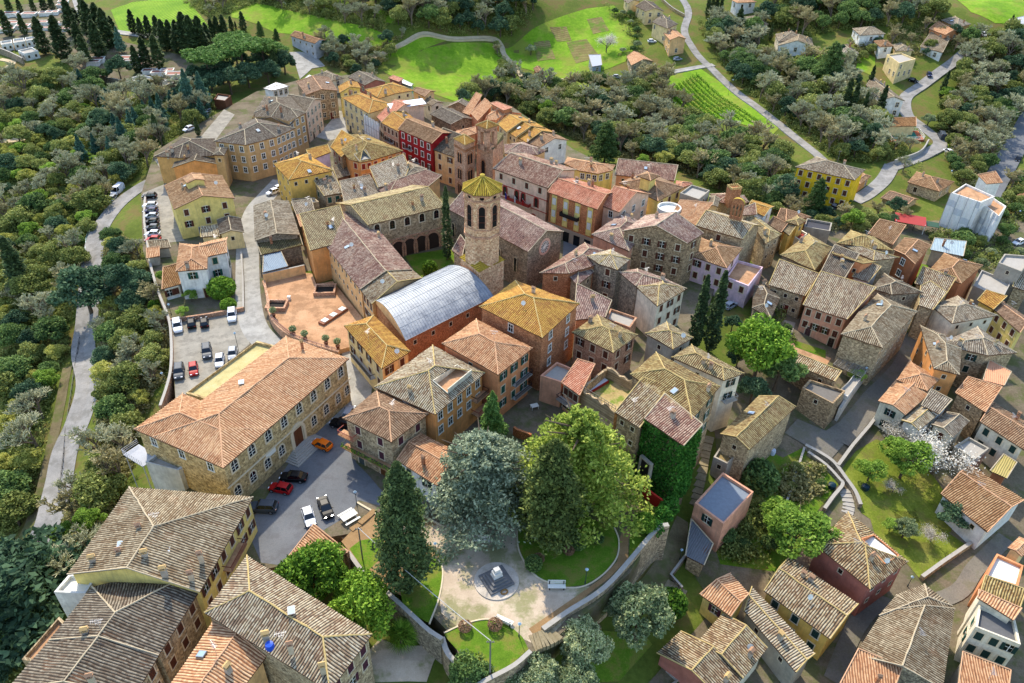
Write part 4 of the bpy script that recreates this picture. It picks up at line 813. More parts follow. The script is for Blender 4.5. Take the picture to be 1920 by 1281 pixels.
building('cottage', 'small white walled house with a striped lean-to in the middle of the lower town', 'cottage', WHT, [B('t31', [(680,710),(630,797),(752,838),(832,772)], 2.6, 's1', 'stripe', win=None)])
building('stone_house', 'grey stone house with a dark roof and skylight in the middle of the lower town', 'house', STONEG, [B('t31', [(870,770),(775,887),(930,930),(1165,914),(1010,830)], 2.6, 'h', 'dark', win='1:1x1d,2:1x1d')])
building('row_house', 'stone row house with a cream striped roof left of the salmon row house', 'house', STONE2, [B('t31', [(70,727),(5,857),(277,942),(372,832)], 2.4, 's1', 'stripe', win='1:3x2d', slope=.25)], door=[(1,.6,(.4,.12,.1))])
building('row_house', 'salmon row house with brown windows under a dark striped roof in the lower town', 'house', SALM, [B('t31', [(370,837),(262,1007),(592,1117),(782,962)], 2.6, 's1', 'stripe', win='1:4x2s', slope=.25)], door=[(1,.25,(.3,.2,.2)), (1,.85,(.2,.15,.12))])
building('house', 'end house with a big hip roof, striped left and brown right, above the sloping street', 'house', STONE2, [B('t31', [(545,1227),(858,1330),(1122,1057),(820,925),(680,1060)], 3.0, 'h', 'grey', win='1:5x3d')])
building('house', 'house with a striped roof behind the tan hip roof in the lower town', 'house', STONE2, [B('t31', [(1140,770),(1100,847),(1340,922),(1392,852)], .8, 's1', 'stripe', win=None)])
building('house', 'tan hip roofed house with curved ridges right of the striped lower town roofs', 'house', TERW, [B('t31', [(1190,767),(1450,847),(1612,712),(1320,620)], 1.8, 'h', 'brown', win=None)])
building('garage', 'flat grey concrete terrace beside the tan hip roofed house', 'garage', CONC, [B('t31', [(1600,742),(1535,862),(1762,962),(1832,832)], -2.0, 'f', CONC, win=None)])
building('house', 'small house with a striped roof above the weedy yard in the lower town', 'house', STONE2, [B('t31', [(1130,900),(1130,1010),(1235,1045),(1325,955),(1200,880)], 1.2, 's1', 'stripe', win=None, slope=.2)])
building('house', 'house with a long grey hip roof above the weedy yard in the lower town', 'house', PALE, [B('t31', [(1222,1012),(1382,1147),(1722,1087),(1420,940)], .8, 'h', 'grey', win='1:3x1d')])
building('house', 'dark orange house with a mottled grey hip roof and green shutters by the sloping street', 'house', ORG, [B('t32', [(1140,-120),(1243,205),(1437,252),(1452,60),(1320,-50)], .2, 'h', 'grey', win='0:3x2d,1:1x2d')])
building('stone_house', 'stone house with a dark green window and grey roof beside the dark orange house', 'house', STONE2, [B('t32', [(1325,0),(1440,60),(1650,107),(1868,87),(1570,-110)], 0, 'h', 'grey', win='1:1x2b'), B('t32', [(1650,160),(1612,292),(1772,332),(1818,242)], -2.6, 's1', flat((.80,.58,.44),.9), win=None, slope=.1)])
building('house', 'golden brown strip roofed house at the right edge of the lower town', 'house', YEL2, [B('t31', [(1570,972),(1690,1042),(1772,987),(1622,928)], -.2, 's0', 'gold', win=None)])
building('house', 'yellow walled house with a long brown roof at the right edge of the picture', 'house', YEL, [B('t31', [(1690,1037),(1890,1217),(1970,1120),(1770,985)], -.6, 'g13', 'brown', win='0:3x2s')])
building('apartment_house', 'grey rendered block at the right edge of the picture above the concrete terrace', 'house', GREYW, [B('t31', [(1770,622),(1725,690),(1905,760),(1990,640)], 1.6, 'f', CONC, win='0:1x1d,1:1x2d')])
building('cottage', 'stone cottage below the grey rendered block at the right edge', 'cottage', STONE2, [B('t31', [(1845,790),(1835,870),(1960,910),(1990,800)], -2, 's1', 'stripe', win=None)])
building('greenhouse', 'long shed with a corrugated pale grey roof in the lower gardens', 'shed', GREYW, [B('t31', [(1245,517),(1215,592),(1465,642),(1482,547)], -2.4, 's1', flat((.55,.62,.64),.4), win=None, slope=.08)])
building('stone_house', 'stone cottage with a golden ridge roof and a small corner terrace beside the stepped alley', 'house', STONE2, [B('t22', [(1850,410),(1562,694),(1782,815),(2130,492)], 1.2, 'g13', 'olive', win='1:1x2d,0:3x2d', slope=.4), B('t22', [(1570,770),(1505,868),(1620,925),(1702,842)], -2.6, 'f', ground_mat('mossy_floor', [(.3,(.45,.40,.25)),(.6,(.60,.52,.36))], .5), GREYW, win='1:1x1d')])
building('house', 'pink walled house with a flat blue-grey roof below the stepped alley', 'house', SALM, [B('f', [(1301,943),(1357,984),(1415,922),(1355,884)], -1.8, 'f', flat((.46,.50,.54),.8,var=.25), win='0:1x1b')])
building('shed', 'mossy flat grey roofed outbuilding under the blue-grey roofed pink house', 'outbuilding', STONE2, [B('t23', [(1340,70),(1300,330),(1440,400),(1505,250)], -5.2, 's1', flat((.38,.39,.40),.9,var=.3), win=None, slope=.08)])
building('stone_house', 'square stone house with a flat dark roof above the small paved square', 'house', STONE, [B('t32', [(310,282),(252,347),(492,472),(588,370)], -1.6, 'f', flat((.42,.40,.37),.9,var=.3), win='1:1x1d,0:1x1d')])
building('house', 'long low outbuilding with a cream striped roof above the square stone house', 'outbuilding', STONE, [B('t32', [(170,85),(130,142),(500,302),(548,240)], -.8, 's1', 'stripe', win='1:2x1d', slope=.15)])
building('house', 'white plastered long wall house under the vine pergola along the sloping street', 'house', plaster((.80,.77,.72)), [B('t32', [(600,300),(520,380),(600,420),(780,170),(740,120)], -3.4, 'f', CONC, win=None)])
building('house', 'house with broad russet roofs and dark shutters at the top of the lawned garden', 'house', PALE, [
    B('t32', [(1060,142),(965,292),(1195,372),(1288,287)], -2.2, 'h', 'terra', win='2:1x1d,1:1x1d'), B('t32', [(965,280),(825,447),(1032,552),(1215,390)], -2.8, 'g13', 'terra', win='1:1x2b,0:1x2s', slope=.26)])
building('cottage', 'white cottage with a dark striped roof right of the russet roofs', 'cottage', WHT, [B('t32', [(1150,477),(1000,592),(1132,670),(1268,556)], -3.6, 'g13', 'stripe', win=None), B('t32', [(1205,400),(1150,480),(1282,547),(1362,480)], -2.8, 's1', 'grey', win=None)])
building('cottage', 'low cottage with a lichened roof and a red awning above the blossoming tree', 'cottage', PALE, [B('t32', [(1340,530),(1225,622),(1387,722),(1512,602)], -4.2, 'g13', 'grey', win='1:1x1s')])
building('stone_house', 'stone house with a pale orange roof below the dark orange house', 'house', STONE, [B('t32', [(1405,387),(1630,532),(1722,407),(1480,310)], -2.4, 's0', 'terra', win='0:1x1d')])
building('house', 'long house with a brown roof, three skylights and dark green shutters at the right edge', 'house', PALE, [B('t32', [(1590,602),(1925,817),(2010,650),(1692,457)], -3.4, 'g13', 'brown', win='0:3x2b')])
building('garage', 'small garage with a grey flat roof terrace behind the blossoming tree', 'garage', GREYW, [B('t32', [(1505,712),(1392,785),(1550,892),(1668,802)], -6.0, 'f', CONC, win=None)])
building('house', 'white gabled house with a russet and grey roof at the right edge beside the garden', 'house', WHT, [B('t32', [(1525,932),(1297,1145),(1645,1432),(1925,1190)], -6.6, 'g02', 'brown', win='1:2x1d', slope=.34)])
building('shed', 'yellow plastic roofed lean-to behind the white gabled house', 'shed', TERW, [B('t32', [(1760,860),(1665,972),(1790,1030),(1860,920)], -6.5, 's1', flat((.62,.56,.32),.6), win=None, slope=.08)])
building('house', 'pink and orange house with a striped hip roof cut open for a white roof terrace', 'house', DPINK, [B('t33', [(350,242),(765,579),(1055,372),(600,-2)], -4.4, 'h', 'stripe', win='1:3x2d,0:1x1d', slope=.34, hole=(2,.12,.52,.7,4.2,WHITE,ORG2))])
building('house', 'long house with a lichened striped gable roof below the pink and orange house', 'house', YEL2, [B('t33', [(-30,592),(465,953),(678,690),(160,338)], -6.0, 'g13', 'stripe', win='0:3x2b', slope=.3)])
building('house', 'house with a dark striped roof at the bottom left of the broad grey roofs', 'house', GREYW, [B('t33', [(-180,740),(210,1203),(352,1062),(-120,560)], -6.4, 'g13', 'stripe', win='0:2x1d')])
building('house', 'small yellow house with a two-tone orange roof beside the stepped alley', 'house', YEL, [B('t23', [(1408,618),(1640,785),(1778,612),(1640,460)], -5.4, 'g13', 'terra', win='0:1x2p', slope=.3)])
building('house', 'house with a cream striped double roof at the bottom, right of the small yellow house', 'house', PALE, [B('t23', [(1580,760),(1390,972),(1735,1248),(1915,1022)], -6.2, 'g13', 'stripe', win='1:2x1d')])
building('house', 'pink walled house with cream and dark striped roofs at the bottom edge', 'house', DPINK, [B('t23', [(1265,893),(1085,1057),(1590,1430),(1740,1230)], -6.6, 'g13', 'stripe', win='0:2x2d')])
building('garage', 'dark flat roofed garage at the bottom edge beside the pink walled house', 'garage', GREYW, [B('t23', [(1090,1120),(925,1275),(1080,1400),(1260,1262)], -9.6, 'f', flat((.28,.29,.32),.8,var=.2), win=None)])
building('house', 'broad house with plain grey tiled gable roof at the bottom right', 'house', STONEG, [
    B('t33', [(862,742),(652,1068),(1310,1330),(1402,725)], -6.4, 'g13', 'grey', win=None, slope=.26), B('t33', [(1172,540),(960,622),(832,777),(1100,800),(1385,705)], -6.3, 'h', 'grey', win=None, slope=.24)])
building('house', 'house with an orange-brown tiled roof at the bottom edge under the broad grey roof', 'house', STONE2, [B('t33', [(655,1072),(470,1420),(880,1500),(985,1200)], -7.2, 's1', 'terra', win=None, slope=.2)])
building('house', 'house with a terracotta roof and chimneys at the bottom right corner', 'house', GREYW, [B('t33', [(1435,1087),(1415,1400),(1785,1470),(1798,1217)], -8.2, 's1', 'terra', win=None, slope=.2)])
building('apartment_house', 'cream and grey block with green shutters and an open roof terrace at the right edge', 'house', PALE, [B('t33', [(1575,690),(1548,862),(1905,1003),(1860,800)], -4.2, 'f', flat((.36,.36,.36),.9,var=.25), win='0:1x2G,1:3x3b'), B('t33', [(1578,588),(1572,645),(1840,812),(1895,735)], -3.0, 's1', 'terra', win=None, slope=.15)])
building('house', 'house with an olive tiled roof and an orange pipe behind the cream and grey block', 'house', PALE, [B('t33', [(1622,490),(1592,602),(1880,742),(1925,602)], -3.8, 's1', 'olive', win=None, slope=.15)])
building('house', 'house with a flat white roof terrace at the right edge above the narrow street', 'house', ORG2, [B('t33', [(1712,305),(1625,482),(1882,567),(1925,400)], -4.6, 'f', WHITE, win=None)])
building('cottage', 'little house with a pink-orange roof at the right edge above the white terrace', 'cottage', CREAM, [B('t33', [(1880,190),(1798,267),(1905,335),(1990,262)], -4.2, 'g13', 'terra', win=None)])
# ------------------------------------------------------------------ bottom left
m1, m1L = building('apartment_house', 'yellow apartment house with a broad grey-brown roof full of chimneys, bottom left', 'apartment house', YEL, [B('f', [(126,1077),(375,1110),(475,932),(242,913)], 7.0, 'g0', 'grey', win='1:6x2s', slope=.34), B('t03', [(515,462),(392,606),(642,617),(760,440)], 5.2, 'f', WHITE, WHT, win=None)], chim=False)
m2, m2L = building('row_house', 'long stone row house with dark tiled roof and brown shutters at the bottom left corner', 'house', STONE2, [B('t03', [(690,560),(370,960),(1190,1075),(1497,592),(1090,470)], 6.0, 'g13', 'dark', win='2:3x2s', slope=.34), B('t03', [(370,962),(40,1340),(1010,1380),(1190,1077)], 5.96, 'g13', 'dark', win='2:2x2s', slope=.34), B('t03', [(445,775),(150,1110),(330,1150),(560,880)], 3.4, 'f', TERRAF, win=None)], chim=False)
m3, m3L = building('house', 'stone house with a yellow ridged striped roof in the foreground', 'house', STONE2, [B('f', [(383,1149),(618,1297),(698,1189),(463,1041)], 7.6, 'h', 'stripe', win='1:3x2p', slope=.38)], chim=False)
building('house', 'terracotta striped roof house at the bottom edge between the foreground roofs', 'house', PEACH, [B('t03', [(1590,832),(1265,1310),(1640,1560),(1995,1090)], 5.4, 'g13', 'terra', win=None, slope=.34)])
building('canopy', 'low lean-to with a terracotta roof between the piazza and the laurel trees', 'lean-to', PEACH, [B('t13', [(440,122),(162,467),(330,620),(690,300)], 2.8, 's2', 'terra', win=None, slope=.12)], chim=False)
# ------------------------------------------------------------------ houses on the far slopes
def lev(fr, p, h):
    lo, hi = -25.0, 60.0
    for it in range(30):
        z = (lo+hi)/2; q = at(px(fr, p), z)
        if z-T(q[0], q[1]) < h: lo = z
        else: hi = z
    return z
FAR = [
 ('house', 'beige house at the top edge beside the road', 't20', [(835,0),(870,25),(960,10),(930,-25)], 5, 'g13', 'grey', CREAM),
 ('house', 'cream house with a dark roof and a white van parked beside it', 't20', [(925,45),(1000,85),(1142,85),(1062,18)], 6, 'g13', 'dark', CREAM),
 ('house', 'cream two-storey house with a dark hip roof below the house with the van', 't20', [(1130,105),(1050,165),(1165,215),(1245,180)], 6, 'h', 'dark', CREAM),
 ('house', 'new house with stepped bright orange roofs beside the road', 't20', [(1120,230),(1185,302),(1308,292),(1222,215)], 7, 'g13', 'terra', PEACH),
 ('house', 'stone farmhouse with a terracotta gable roof below the terraced garden', 't20', [(860,425),(895,492),(1064,462),(945,390)], 5.5, 'g13', 'terra', STONE2),
 ('hut', 'grey corrugated metal hut beside the vegetable terraces', 't20', [(570,456),(600,500),(676,488),(662,448)], 4, 's1', None, flat((.55,.60,.64),.5)),
 ('hut', 'tiny brick hut with a brown roof among the olive trees', 't20', [(160,515),(180,545),(246,540),(210,498)], 2.6, 'g13', 'brown', BRICK),
 ('house', 'white house at the top edge with an orange roof right of the tall cypresses', 't20', [(1645,0),(1690,22),(1835,15),(1760,-20)], 6, 'h', 'terra', WHT),
 ('house', 'white house with a brown roof and wooden gable on the upper right slope', 't20', [(1735,130),(1800,190),(1925,185),(1860,122)], 5, 'h', 'grey', WHT),
 ('house', 'white house with red shutters and a low gable on the upper right slope', 't30', [(110,292),(72,344),(342,347),(330,290)], 6, 'g13', 'grey', WHT),
 ('house', 'house with a dark hip roof directly behind the red shuttered white house', 't30', [(55,257),(78,312),(300,300),(180,225)], 6, 'h', 'grey', PALE),
 ('house', 'white house with a wide grey-brown hip roof among the dark trees, upper right', 't30', [(632,215),(692,265),(882,255),(800,200)], 5, 'h', 'grey', WHT),
 ('house', 'low house with a grey slab roof half hidden by the conifer, upper right', 't30', [(490,345),(560,402),(682,402),(600,330)], 4, 'h', 'grey', GREYW),
 ('house', 'white house with a brown roof and overgrown front below the wide hip roof', 't30', [(790,308),(840,352),(942,347),(900,302)], 5, 'h', 'brown', WHT),
 ('house', 'small house with a grey hip roof right of the overgrown white house', 't30', [(930,335),(960,382),(1092,380),(1010,318)], 4, 'h', 'grey', CREAM),
 ('house', 'tall tan house with a sloping terrace roof above the bend of the road', 't30', [(890,408),(985,475),(1112,442),(1000,395)], 8, 'f', 'grey', CREAM),
 ('house', 'orange-brown house with a terracotta roof under the wooded hill, upper right', 't30', [(1205,217),(1330,262),(1442,242),(1335,175)], 5, 'g13', 'terra', ORG2),
 ('house', 'tan house with a dark hip roof highest on the right slope', 't30', [(1300,152),(1420,207),(1522,182),(1390,110)], 5, 'h', 'grey', OCH),
 ('house', 'white and brown house with a broad grey gable roof above the road bend', 't30', [(1140,352),(1310,395),(1382,300),(1270,258)], 4, 'g13', 'grey', WHT),
 ('house', 'long pale house with a dark roof end-on to the road bend', 't30', [(735,640),(850,748),(1028,757),(800,578)], 6, 'g13', 'grey', WHT),
 ('house', 'long white building at the right edge beside the meadow', 't30', [(1790,192),(1800,222),(1935,240),(1940,190)], 4, 's1', None, WHT),
 ('apartment_house', 'bright yellow four-storey apartment block with brown shutters below the road', 'f', [(1491,313),(1603,338),(1622,319),(1530,294)], 9.5, 'h', 'grey', VYEL),
 ('house', 'orange house with balconies at the end of the yellow apartment block', 't31', [(630,72),(692,102),(772,42),(710,20)], 3, 'h', 'brown', ORG),
 ('stone_house', 'big tan stone house with red shutters below the road on the right', 't31', [(1045,87),(1285,157),(1398,85),(1112,10)], 3.6, 'h', 'brown', STONE2),
 ('cottage', 'small tan stone house with green shutters in front of the red shuttered stone house', 't31', [(845,205),(1040,262),(1132,215),(960,160)], 1.6, 'g13', 'brown', STONE2),
 ('house', 'house at the right edge behind the scaffolded building', 't31', [(1860,150),(1880,215),(1980,230),(1960,160)], 2, 'h', 'brown', CREAM),
]
for nm, lab, fr, pts, hgt, rk, mat, wl in FAR:
    z = lev(fr, pts[1], hgt)              # eave level: the house's height over the ground under its near corner
    building(nm, lab, {'hut': 'hut', 'apartment_house': 'apartment house'}.get(nm, 'house'), wl, [B(fr, pts, z, rk, mat if mat else flat((.70,.71,.72),.5), style={'big tan stone house with red shutters below the road on the right': 'r'}.get(lab, 's'), win=('0:6x3s' if 'yellow four' in lab else 'auto'))])
building('scaffolded_building', 'building wrapped in white scaffold sheeting with orange terraces on top', 'building', plaster((.90,.88,.84)), [B('t31', [(1375,165),(1600,240),(1705,195),(1482,95)], 3.4, 'f', TERRAF, win=None), B('t31', [(1590,235),(1735,345),(1792,268),(1680,195)], 1.4, 'f', TERRAF, win=None), B('t31', [(1560,60),(1640,100),(1760,90),(1690,40)], 3.0, 's1', 'terra', win=None)], chim=False)
# cemetery
for k, (pts, z, lab) in enumerate([([(0,310),(5,335),(92,322),(88,296)], 3.2, 'first white burial chapel from the picture edge, behind the cemetery wall'), ([(95,292),(98,322),(188,308),(180,282)], 3.2, 'middle white burial chapel behind the cemetery wall'), ([(185,282),(190,306),(268,294),(255,270)], 3.2, 'third white burial chapel behind the cemetery wall, next to a cypress'), ([(985,580),(1000,610),(1190,630),(1255,600),(1060,560)], 3.4, 'open fronted white chapel with dark gratings in the lower cemetery'), ([(130,378),(180,402),(290,382),(240,352)], 3, 'flat grey roofed chapel at the foot of a leaning cypress')]):
    building('burial_chapel', lab, 'chapel', WHT, [B('t00', pts, lev('t00', pts[1], z), 'f', CONC, win='0:2x1d,1:2x1d')], chim=False)
building('cemetery_lodge', 'small brick lodge with a tiled roof at the cemetery wall', 'lodge', PEACH, [B('t00', [(605,572),(630,588),(738,552),(660,530)], lev('t00', (630,588), 3.2), 'h', 'brown', win='1:2x1d')])
building('kiosk', 'square brown kiosk with a flat pale roof among the trees by the upper lot', 'kiosk', plaster((.42,.28,.20)), [B('t00', [(1600,745),(1690,757),(1735,715),(1630,700)], 2.4, 'f', CONC, win=None)], chim=False)
# ------------------------------------------------------------------ trees and plants
def leafmat(name, dark, mid, light, trans=.25):
    k = ('leaf', name)
    if k not in MATS:
        t = NT('leaves_'+name, .75, .12); oi = t.n('ObjectInfo').outputs['Random']; g = t.n('NewGeometry').outputs['Random Per Island']
        n = t.noise(t.n('TexCoord').outputs['Object'], .55, 3, .6)
        f = t.math('ADD', t.math('ADD', t.math('MULTIPLY', g, .45), t.math('MULTIPLY', n, .45)), t.math('MULTIPLY', oi, .25))
        bri = lambda c: tuple(min(.95, x**.74*1.04) for x in c)
        c = t.ramp(f, [(.26, bri(dark)), (.55, bri(mid)), (.84, bri(light))]); t.col(c)
        tr = t.n('BsdfTranslucent', {'Color': c}); mx = t.n('MixShader'); mx.inputs[0].default_value = trans
        t.t.links.new(t.b.outputs[0], mx.inputs[1]); t.t.links.new(tr.outputs[0], mx.inputs[2]); t.t.links.new(mx.outputs[0], t.t.nodes['Material Output'].inputs[0]); MATS[k] = t.m
    return MATS[k]
BARK = ground_mat('bark', [(.3, (.26, .22, .18)), (.6, (.40, .35, .29))], 1, 6); BARKG = ground_mat('grey_bark', [(.3, (.36, .31, .26)), (.6, (.52, .46, .39))], 1, 6)
L_CYP = leafmat('cypress', (.09, .13, .07), (.17, .23, .11), (.30, .36, .17), .12); L_OAK = leafmat('holm_oak', (.12, .19, .09), (.23, .32, .14), (.40, .50, .22)); L_DK = leafmat('dark', (.09, .15, .10), (.16, .25, .16), (.30, .40, .25))
L_GRN = leafmat('spring', (.22, .32, .08), (.38, .51, .14), (.56, .68, .24), .35); L_YEL = leafmat('yellow_green', (.34, .37, .12), (.52, .53, .19), (.70, .69, .32), .35); L_BLU = leafmat('blue_cedar', (.28, .33, .24), (.48, .53, .40), (.72, .75, .58))
L_BLC = leafmat('blue_conifer', (.10, .20, .17), (.20, .33, .26), (.34, .47, .36)); L_DEO = leafmat('deodar', (.21, .30, .08), (.42, .50, .14), (.70, .74, .28), .3); L_OLV = leafmat('olive', (.22, .29, .16), (.42, .48, .30), (.68, .70, .48)); L_LAU = leafmat('laurel', (.12, .22, .05), (.26, .40, .08), (.48, .62, .16))
L_PINE = leafmat('pine', (.11, .20, .07), (.22, .34, .12), (.38, .50, .20)); L_WHT = leafmat('blossom', (.50, .46, .38), (.72, .69, .62), (.88, .86, .80), .3); L_PNK = leafmat('judas', (.60, .28, .52), (.76, .42, .66), (.88, .58, .78), .4); L_IVY = leafmat('ivy', (.07, .19, .05), (.15, .33, .08), (.28, .48, .14))
L_TWIG = leafmat('twigs', (.40, .40, .27), (.55, .55, .39), (.68, .67, .50), .15); L_TWB = leafmat('brown_twigs', (.38, .35, .20), (.54, .50, .31), (.68, .62, .42), .15); L_MIX = leafmat('scrub', (.20, .24, .09), (.36, .40, .16), (.54, .56, .26))
L_MIX2 = leafmat('dry_scrub', (.28, .26, .13), (.44, .42, .22), (.60, .57, .36))
def unit(n): v = RNG.normal(size=(n, 3)); return v/np.linalg.norm(v, axis=1, keepdims=True)
def leaves(C, size, up=.3, aspect=1.7, out=None):
    n = len(C); N = unit(n)+np.array([0, 0, up])
    if out is not None: N = N*.8+out
    N /= np.linalg.norm(N, axis=1, keepdims=True); A = np.cross(N, unit(n)); A /= np.linalg.norm(A, axis=1, keepdims=True)+1e-9; Bv = np.cross(N, A)
    s = size*RNG.uniform(.6, 1.35, (n, 1)); a, b = A*s*aspect*.5, Bv*s*.5
    V = np.stack([C-a, C+b*.9-a*.1, C+a, C-b*.9-a*.1], 1).reshape(-1, 3); return V, np.arange(n*4).reshape(n, 4)
def ball(n, c, r, shell=.55):
    d = unit(n); k = RNG.uniform(shell**3, 1, (n, 1))**(1/3); return np.array(c)+d*k*np.array(r)
def clumps(nc, n, R, H, z0, rc, seed_r=1.0):
    P = []
    for k in range(nc):
        d = unit(1)[0]; d[2] = abs(d[2])*1.1-.25; q = d*np.array([R, R, H])*RNG.uniform(.55, .95); q[2] += z0
        r = rc*RNG.uniform(.6, 1.25); P.append(ball(n//nc, q, (r, r, r*.75), .5))
    return np.concatenate(P)
def cone_pts(n, h, R, z0=.6, power=.8, belly=.25):
    z = RNG.uniform(0, 1, n)**.8; prof = np.minimum(1, z/belly+.35)*np.clip(1-z, 0, 1)**power*(1+.2*np.sin(z*37+RNG.uniform(0, 1))); a = RNG.uniform(0, 2*np.pi, n); lump = 1+.2*np.sin(3*a+z*9)+.12*np.sin(7*a-z*17)
    r = R*prof*lump*RNG.uniform(.65, 1.02, n); return np.stack([r*np.cos(a), r*np.sin(a), z0+z*(h-z0)], 1)
def twigs(h, spread, levels=4, seed=1, trunk=.3, n0=5, up=.55):
    rnd = random.Random(seed); segs = []
    def grow(p, d, l, r, lev):
        q = p+d*l; segs.append((p, q, r, r*.68, lev))
        if lev == 0: return
        for k in range(n0 if lev == levels else rnd.choice([3, 4, 4])):
            ax = Vector((rnd.uniform(-1, 1), rnd.uniform(-1, 1), rnd.uniform(-.25, 1)*up)).normalized(); nd = (d*.75+ax*spread).normalized()
            grow(p+d*l*rnd.uniform(.55, 1), nd, l*rnd.uniform(.55, .78), r*.55, lev-1)
    grow(Vector((0, 0, -.3)), Vector((0, 0, 1)), h*.36, trunk, levels); return segs
def seg_mesh(name, segs, mat, sides=4):
    b = MB()
    for p, q, r0, r1, lev in segs:
        d = (q-p).normalized(); x = d.orthogonal().normalized(); y = d.cross(x); n = sides if lev > 1 else 3
        A = [p+(x*math.cos(t)+y*math.sin(t))*r0 for t in [2*math.pi*k/n for k in range(n)]]; Bq = [q+(x*math.cos(t)+y*math.sin(t))*r1 for t in [2*math.pi*k/n for k in range(n)]]
        for k in range(n): b.quad([A[k], A[(k+1) % n], Bq[(k+1) % n], Bq[k]])
    return b.mesh(name, mat)
def trunk_mesh(h, r, limbs=6, reach=2.5, mat=None, seed=1):
    rnd = random.Random(seed); b = MB(); b.tube((0,0,-.4), (.1,.05,h*.5), r, r*.7, 7); b.tube((.1,.05,h*.5), (0,.1,h), r*.7, r*.25, 6)
    for k in range(limbs):
        a = k*2.4+rnd.random(); z = h*rnd.uniform(.4, .85); b.tube((.05,.05,z), (reach*math.cos(a), reach*math.sin(a), z+rnd.uniform(.3, .6)*reach), r*.4, r*.1, 5)
    return b.mesh('trunk', mat or BARK)
PROTO = {}
def proto(k, h, crown, trunk): PROTO[k] = (h, crown, trunk)
def lm(P, size, mat, **kw): V, Q = leaves(P, size, **kw); return fast_mesh('crown', V, Q, mat)
proto('cypress', 14, lm(cone_pts(3600, 14, 1.55, .5, .55, .22), .34, L_CYP, up=1.2), trunk_mesh(7, .22, 0))
proto('cypress_slim', 18, lm(cone_pts(3400, 18, 1.25, .6, .5, .2), .32, L_CYP, up=1.2), trunk_mesh(9, .2, 0))
proto('cypress_wide', 22, lm(np.concatenate([cone_pts(14000, 22, 4.1, .8, .5, .25), cone_pts(8000, 21, 3.4, .8, .5, .25)]), .30, L_CYP, up=.9), trunk_mesh(12, .5, 3, 2))
proto('cypress_bushy', 15, lm(np.concatenate([cone_pts(12000, 15, 3.9, .5, .55, .3), cone_pts(7000, 14, 3.2, .5, .55, .3)]), .26, leafmat('olive_cypress', (.14, .18, .07), (.25, .30, .12), (.42, .46, .20), .15), up=.8), trunk_mesh(9, .4, 3, 2))
proto('cone', 11, lm(cone_pts(9000, 11, 2.3, .3, .75, .2), .22, leafmat('bright_cypress', (.13, .22, .08), (.25, .38, .13), (.42, .54, .22), .15), up=1.0), trunk_mesh(6, .2, 0))
def tiers(nb, h, R, per, flatness=.16, droop=.1, z0=1.5, lat=.10, pw=.6):
    P = []
    for k in range(nb):
        t = (k+.5)/nb; z = z0+(h-z0)*t**.9; L = R*(1-t)**pw*RNG.uniform(.6, 1.12)+.5; a = k*2.399+RNG.uniform(-.3, .3); n = int(per*(L/R+.15)); s = RNG.uniform(0, 1, n)**.6
        w = RNG.normal(0, lat, n)*L*(.25+.9*s*(1.15-s))*2.2; x = s*L; zz = z-droop*L*s*s+RNG.normal(0, flatness, n)*(1+.4*L*.3)
        P.append(np.stack([x*np.cos(a)-w*np.sin(a), x*np.sin(a)+w*np.cos(a), zz], 1))
    return np.concatenate(P)
proto('blue_cedar', 11, lm(tiers(84, 11, 8.4, 480, .13, .12, 1.2, .10, .55), .24, L_BLU, up=1.0), trunk_mesh(10, .45, 14, 4.5))
proto('deodar', 14, lm(tiers(76, 14, 8.2, 480, .20, .26, 2.0, .085, .6), .25, L_DEO, up=.9), trunk_mesh(14, .45, 14, 4))
proto('cedar_green', 14, lm(tiers(64, 14, 5.4, 240, .16, .14, 2), .32, leafmat('cedar_green', (.10, .17, .07), (.20, .29, .12), (.33, .42, .19)), up=.9), trunk_mesh(11, .35, 10, 3))
proto('laurel', 8, lm(clumps(40, 12000, 3.4, 3.0, 4.3, 1.2), .25, L_LAU, up=.5), trunk_mesh(5, .25, 7, 2.4))
proto('oak', 8, lm(clumps(24, 7000, 3.2, 2.8, 4.4, 1.4), .30, L_OAK, up=.4), trunk_mesh(5, .28, 6, 2.4))
proto('oak2', 9, lm(clumps(26, 7600, 3.5, 3.6, 4.8, 1.35), .30, L_DK, up=.4), trunk_mesh(6, .28, 6, 2.4))
proto('scrub', 7, lm(clumps(22, 6000, 3.0, 2.4, 3.6, 1.25), .27, L_MIX, up=.4), trunk_mesh(5, .2, 6, 2.2))
proto('spring', 8, lm(clumps(30, 7500, 3.6, 2.8, 4.6, 1.05), .25, L_GRN, up=.6), trunk_mesh(6, .22, 8, 2.6))
proto('yellow', 8, lm(clumps(26, 6000, 3.2, 3.0, 4.4, 1.05), .25, L_YEL, up=.5), trunk_mesh(6, .2, 8, 2.4))
proto('olive', 6.5, lm(clumps(34, 11000, 2.9, 2.5, 3.7, .95), .18, L_OLV, up=.5), trunk_mesh(4, .3, 6, 1.8))
proto('shrub', 3, lm(ball(2200, (0, 0, 1.3), (1.6, 1.6, 1.5), .75), .24, L_LAU, up=.4), trunk_mesh(1.4, .1, 4, .8))
proto('dark_shrub', 3, lm(ball(2200, (0, 0, 1.3), (1.6, 1.6, 1.5), .75), .24, L_OAK, up=.4), trunk_mesh(1.4, .1, 4, .8))
proto('blue_conifer', 13, lm(cone_pts(4200, 13, 2.9, 1.0, .85, .15), .42, L_BLC, up=.5), trunk_mesh(9, .22, 4, 1.5))
proto('stone_pine', 12, lm(np.concatenate([ball(420, (math.cos(a)*r, math.sin(a)*r, 10.3+RNG.uniform(-.4, .5)), (1.7, 1.7, .95), .5) for a, r in [(k*2.4, 4.6*math.sqrt((k+.5)/16)) for k in range(16)]]), .38, L_PINE, up=.7), trunk_mesh(10, .3, 9, 3.5))
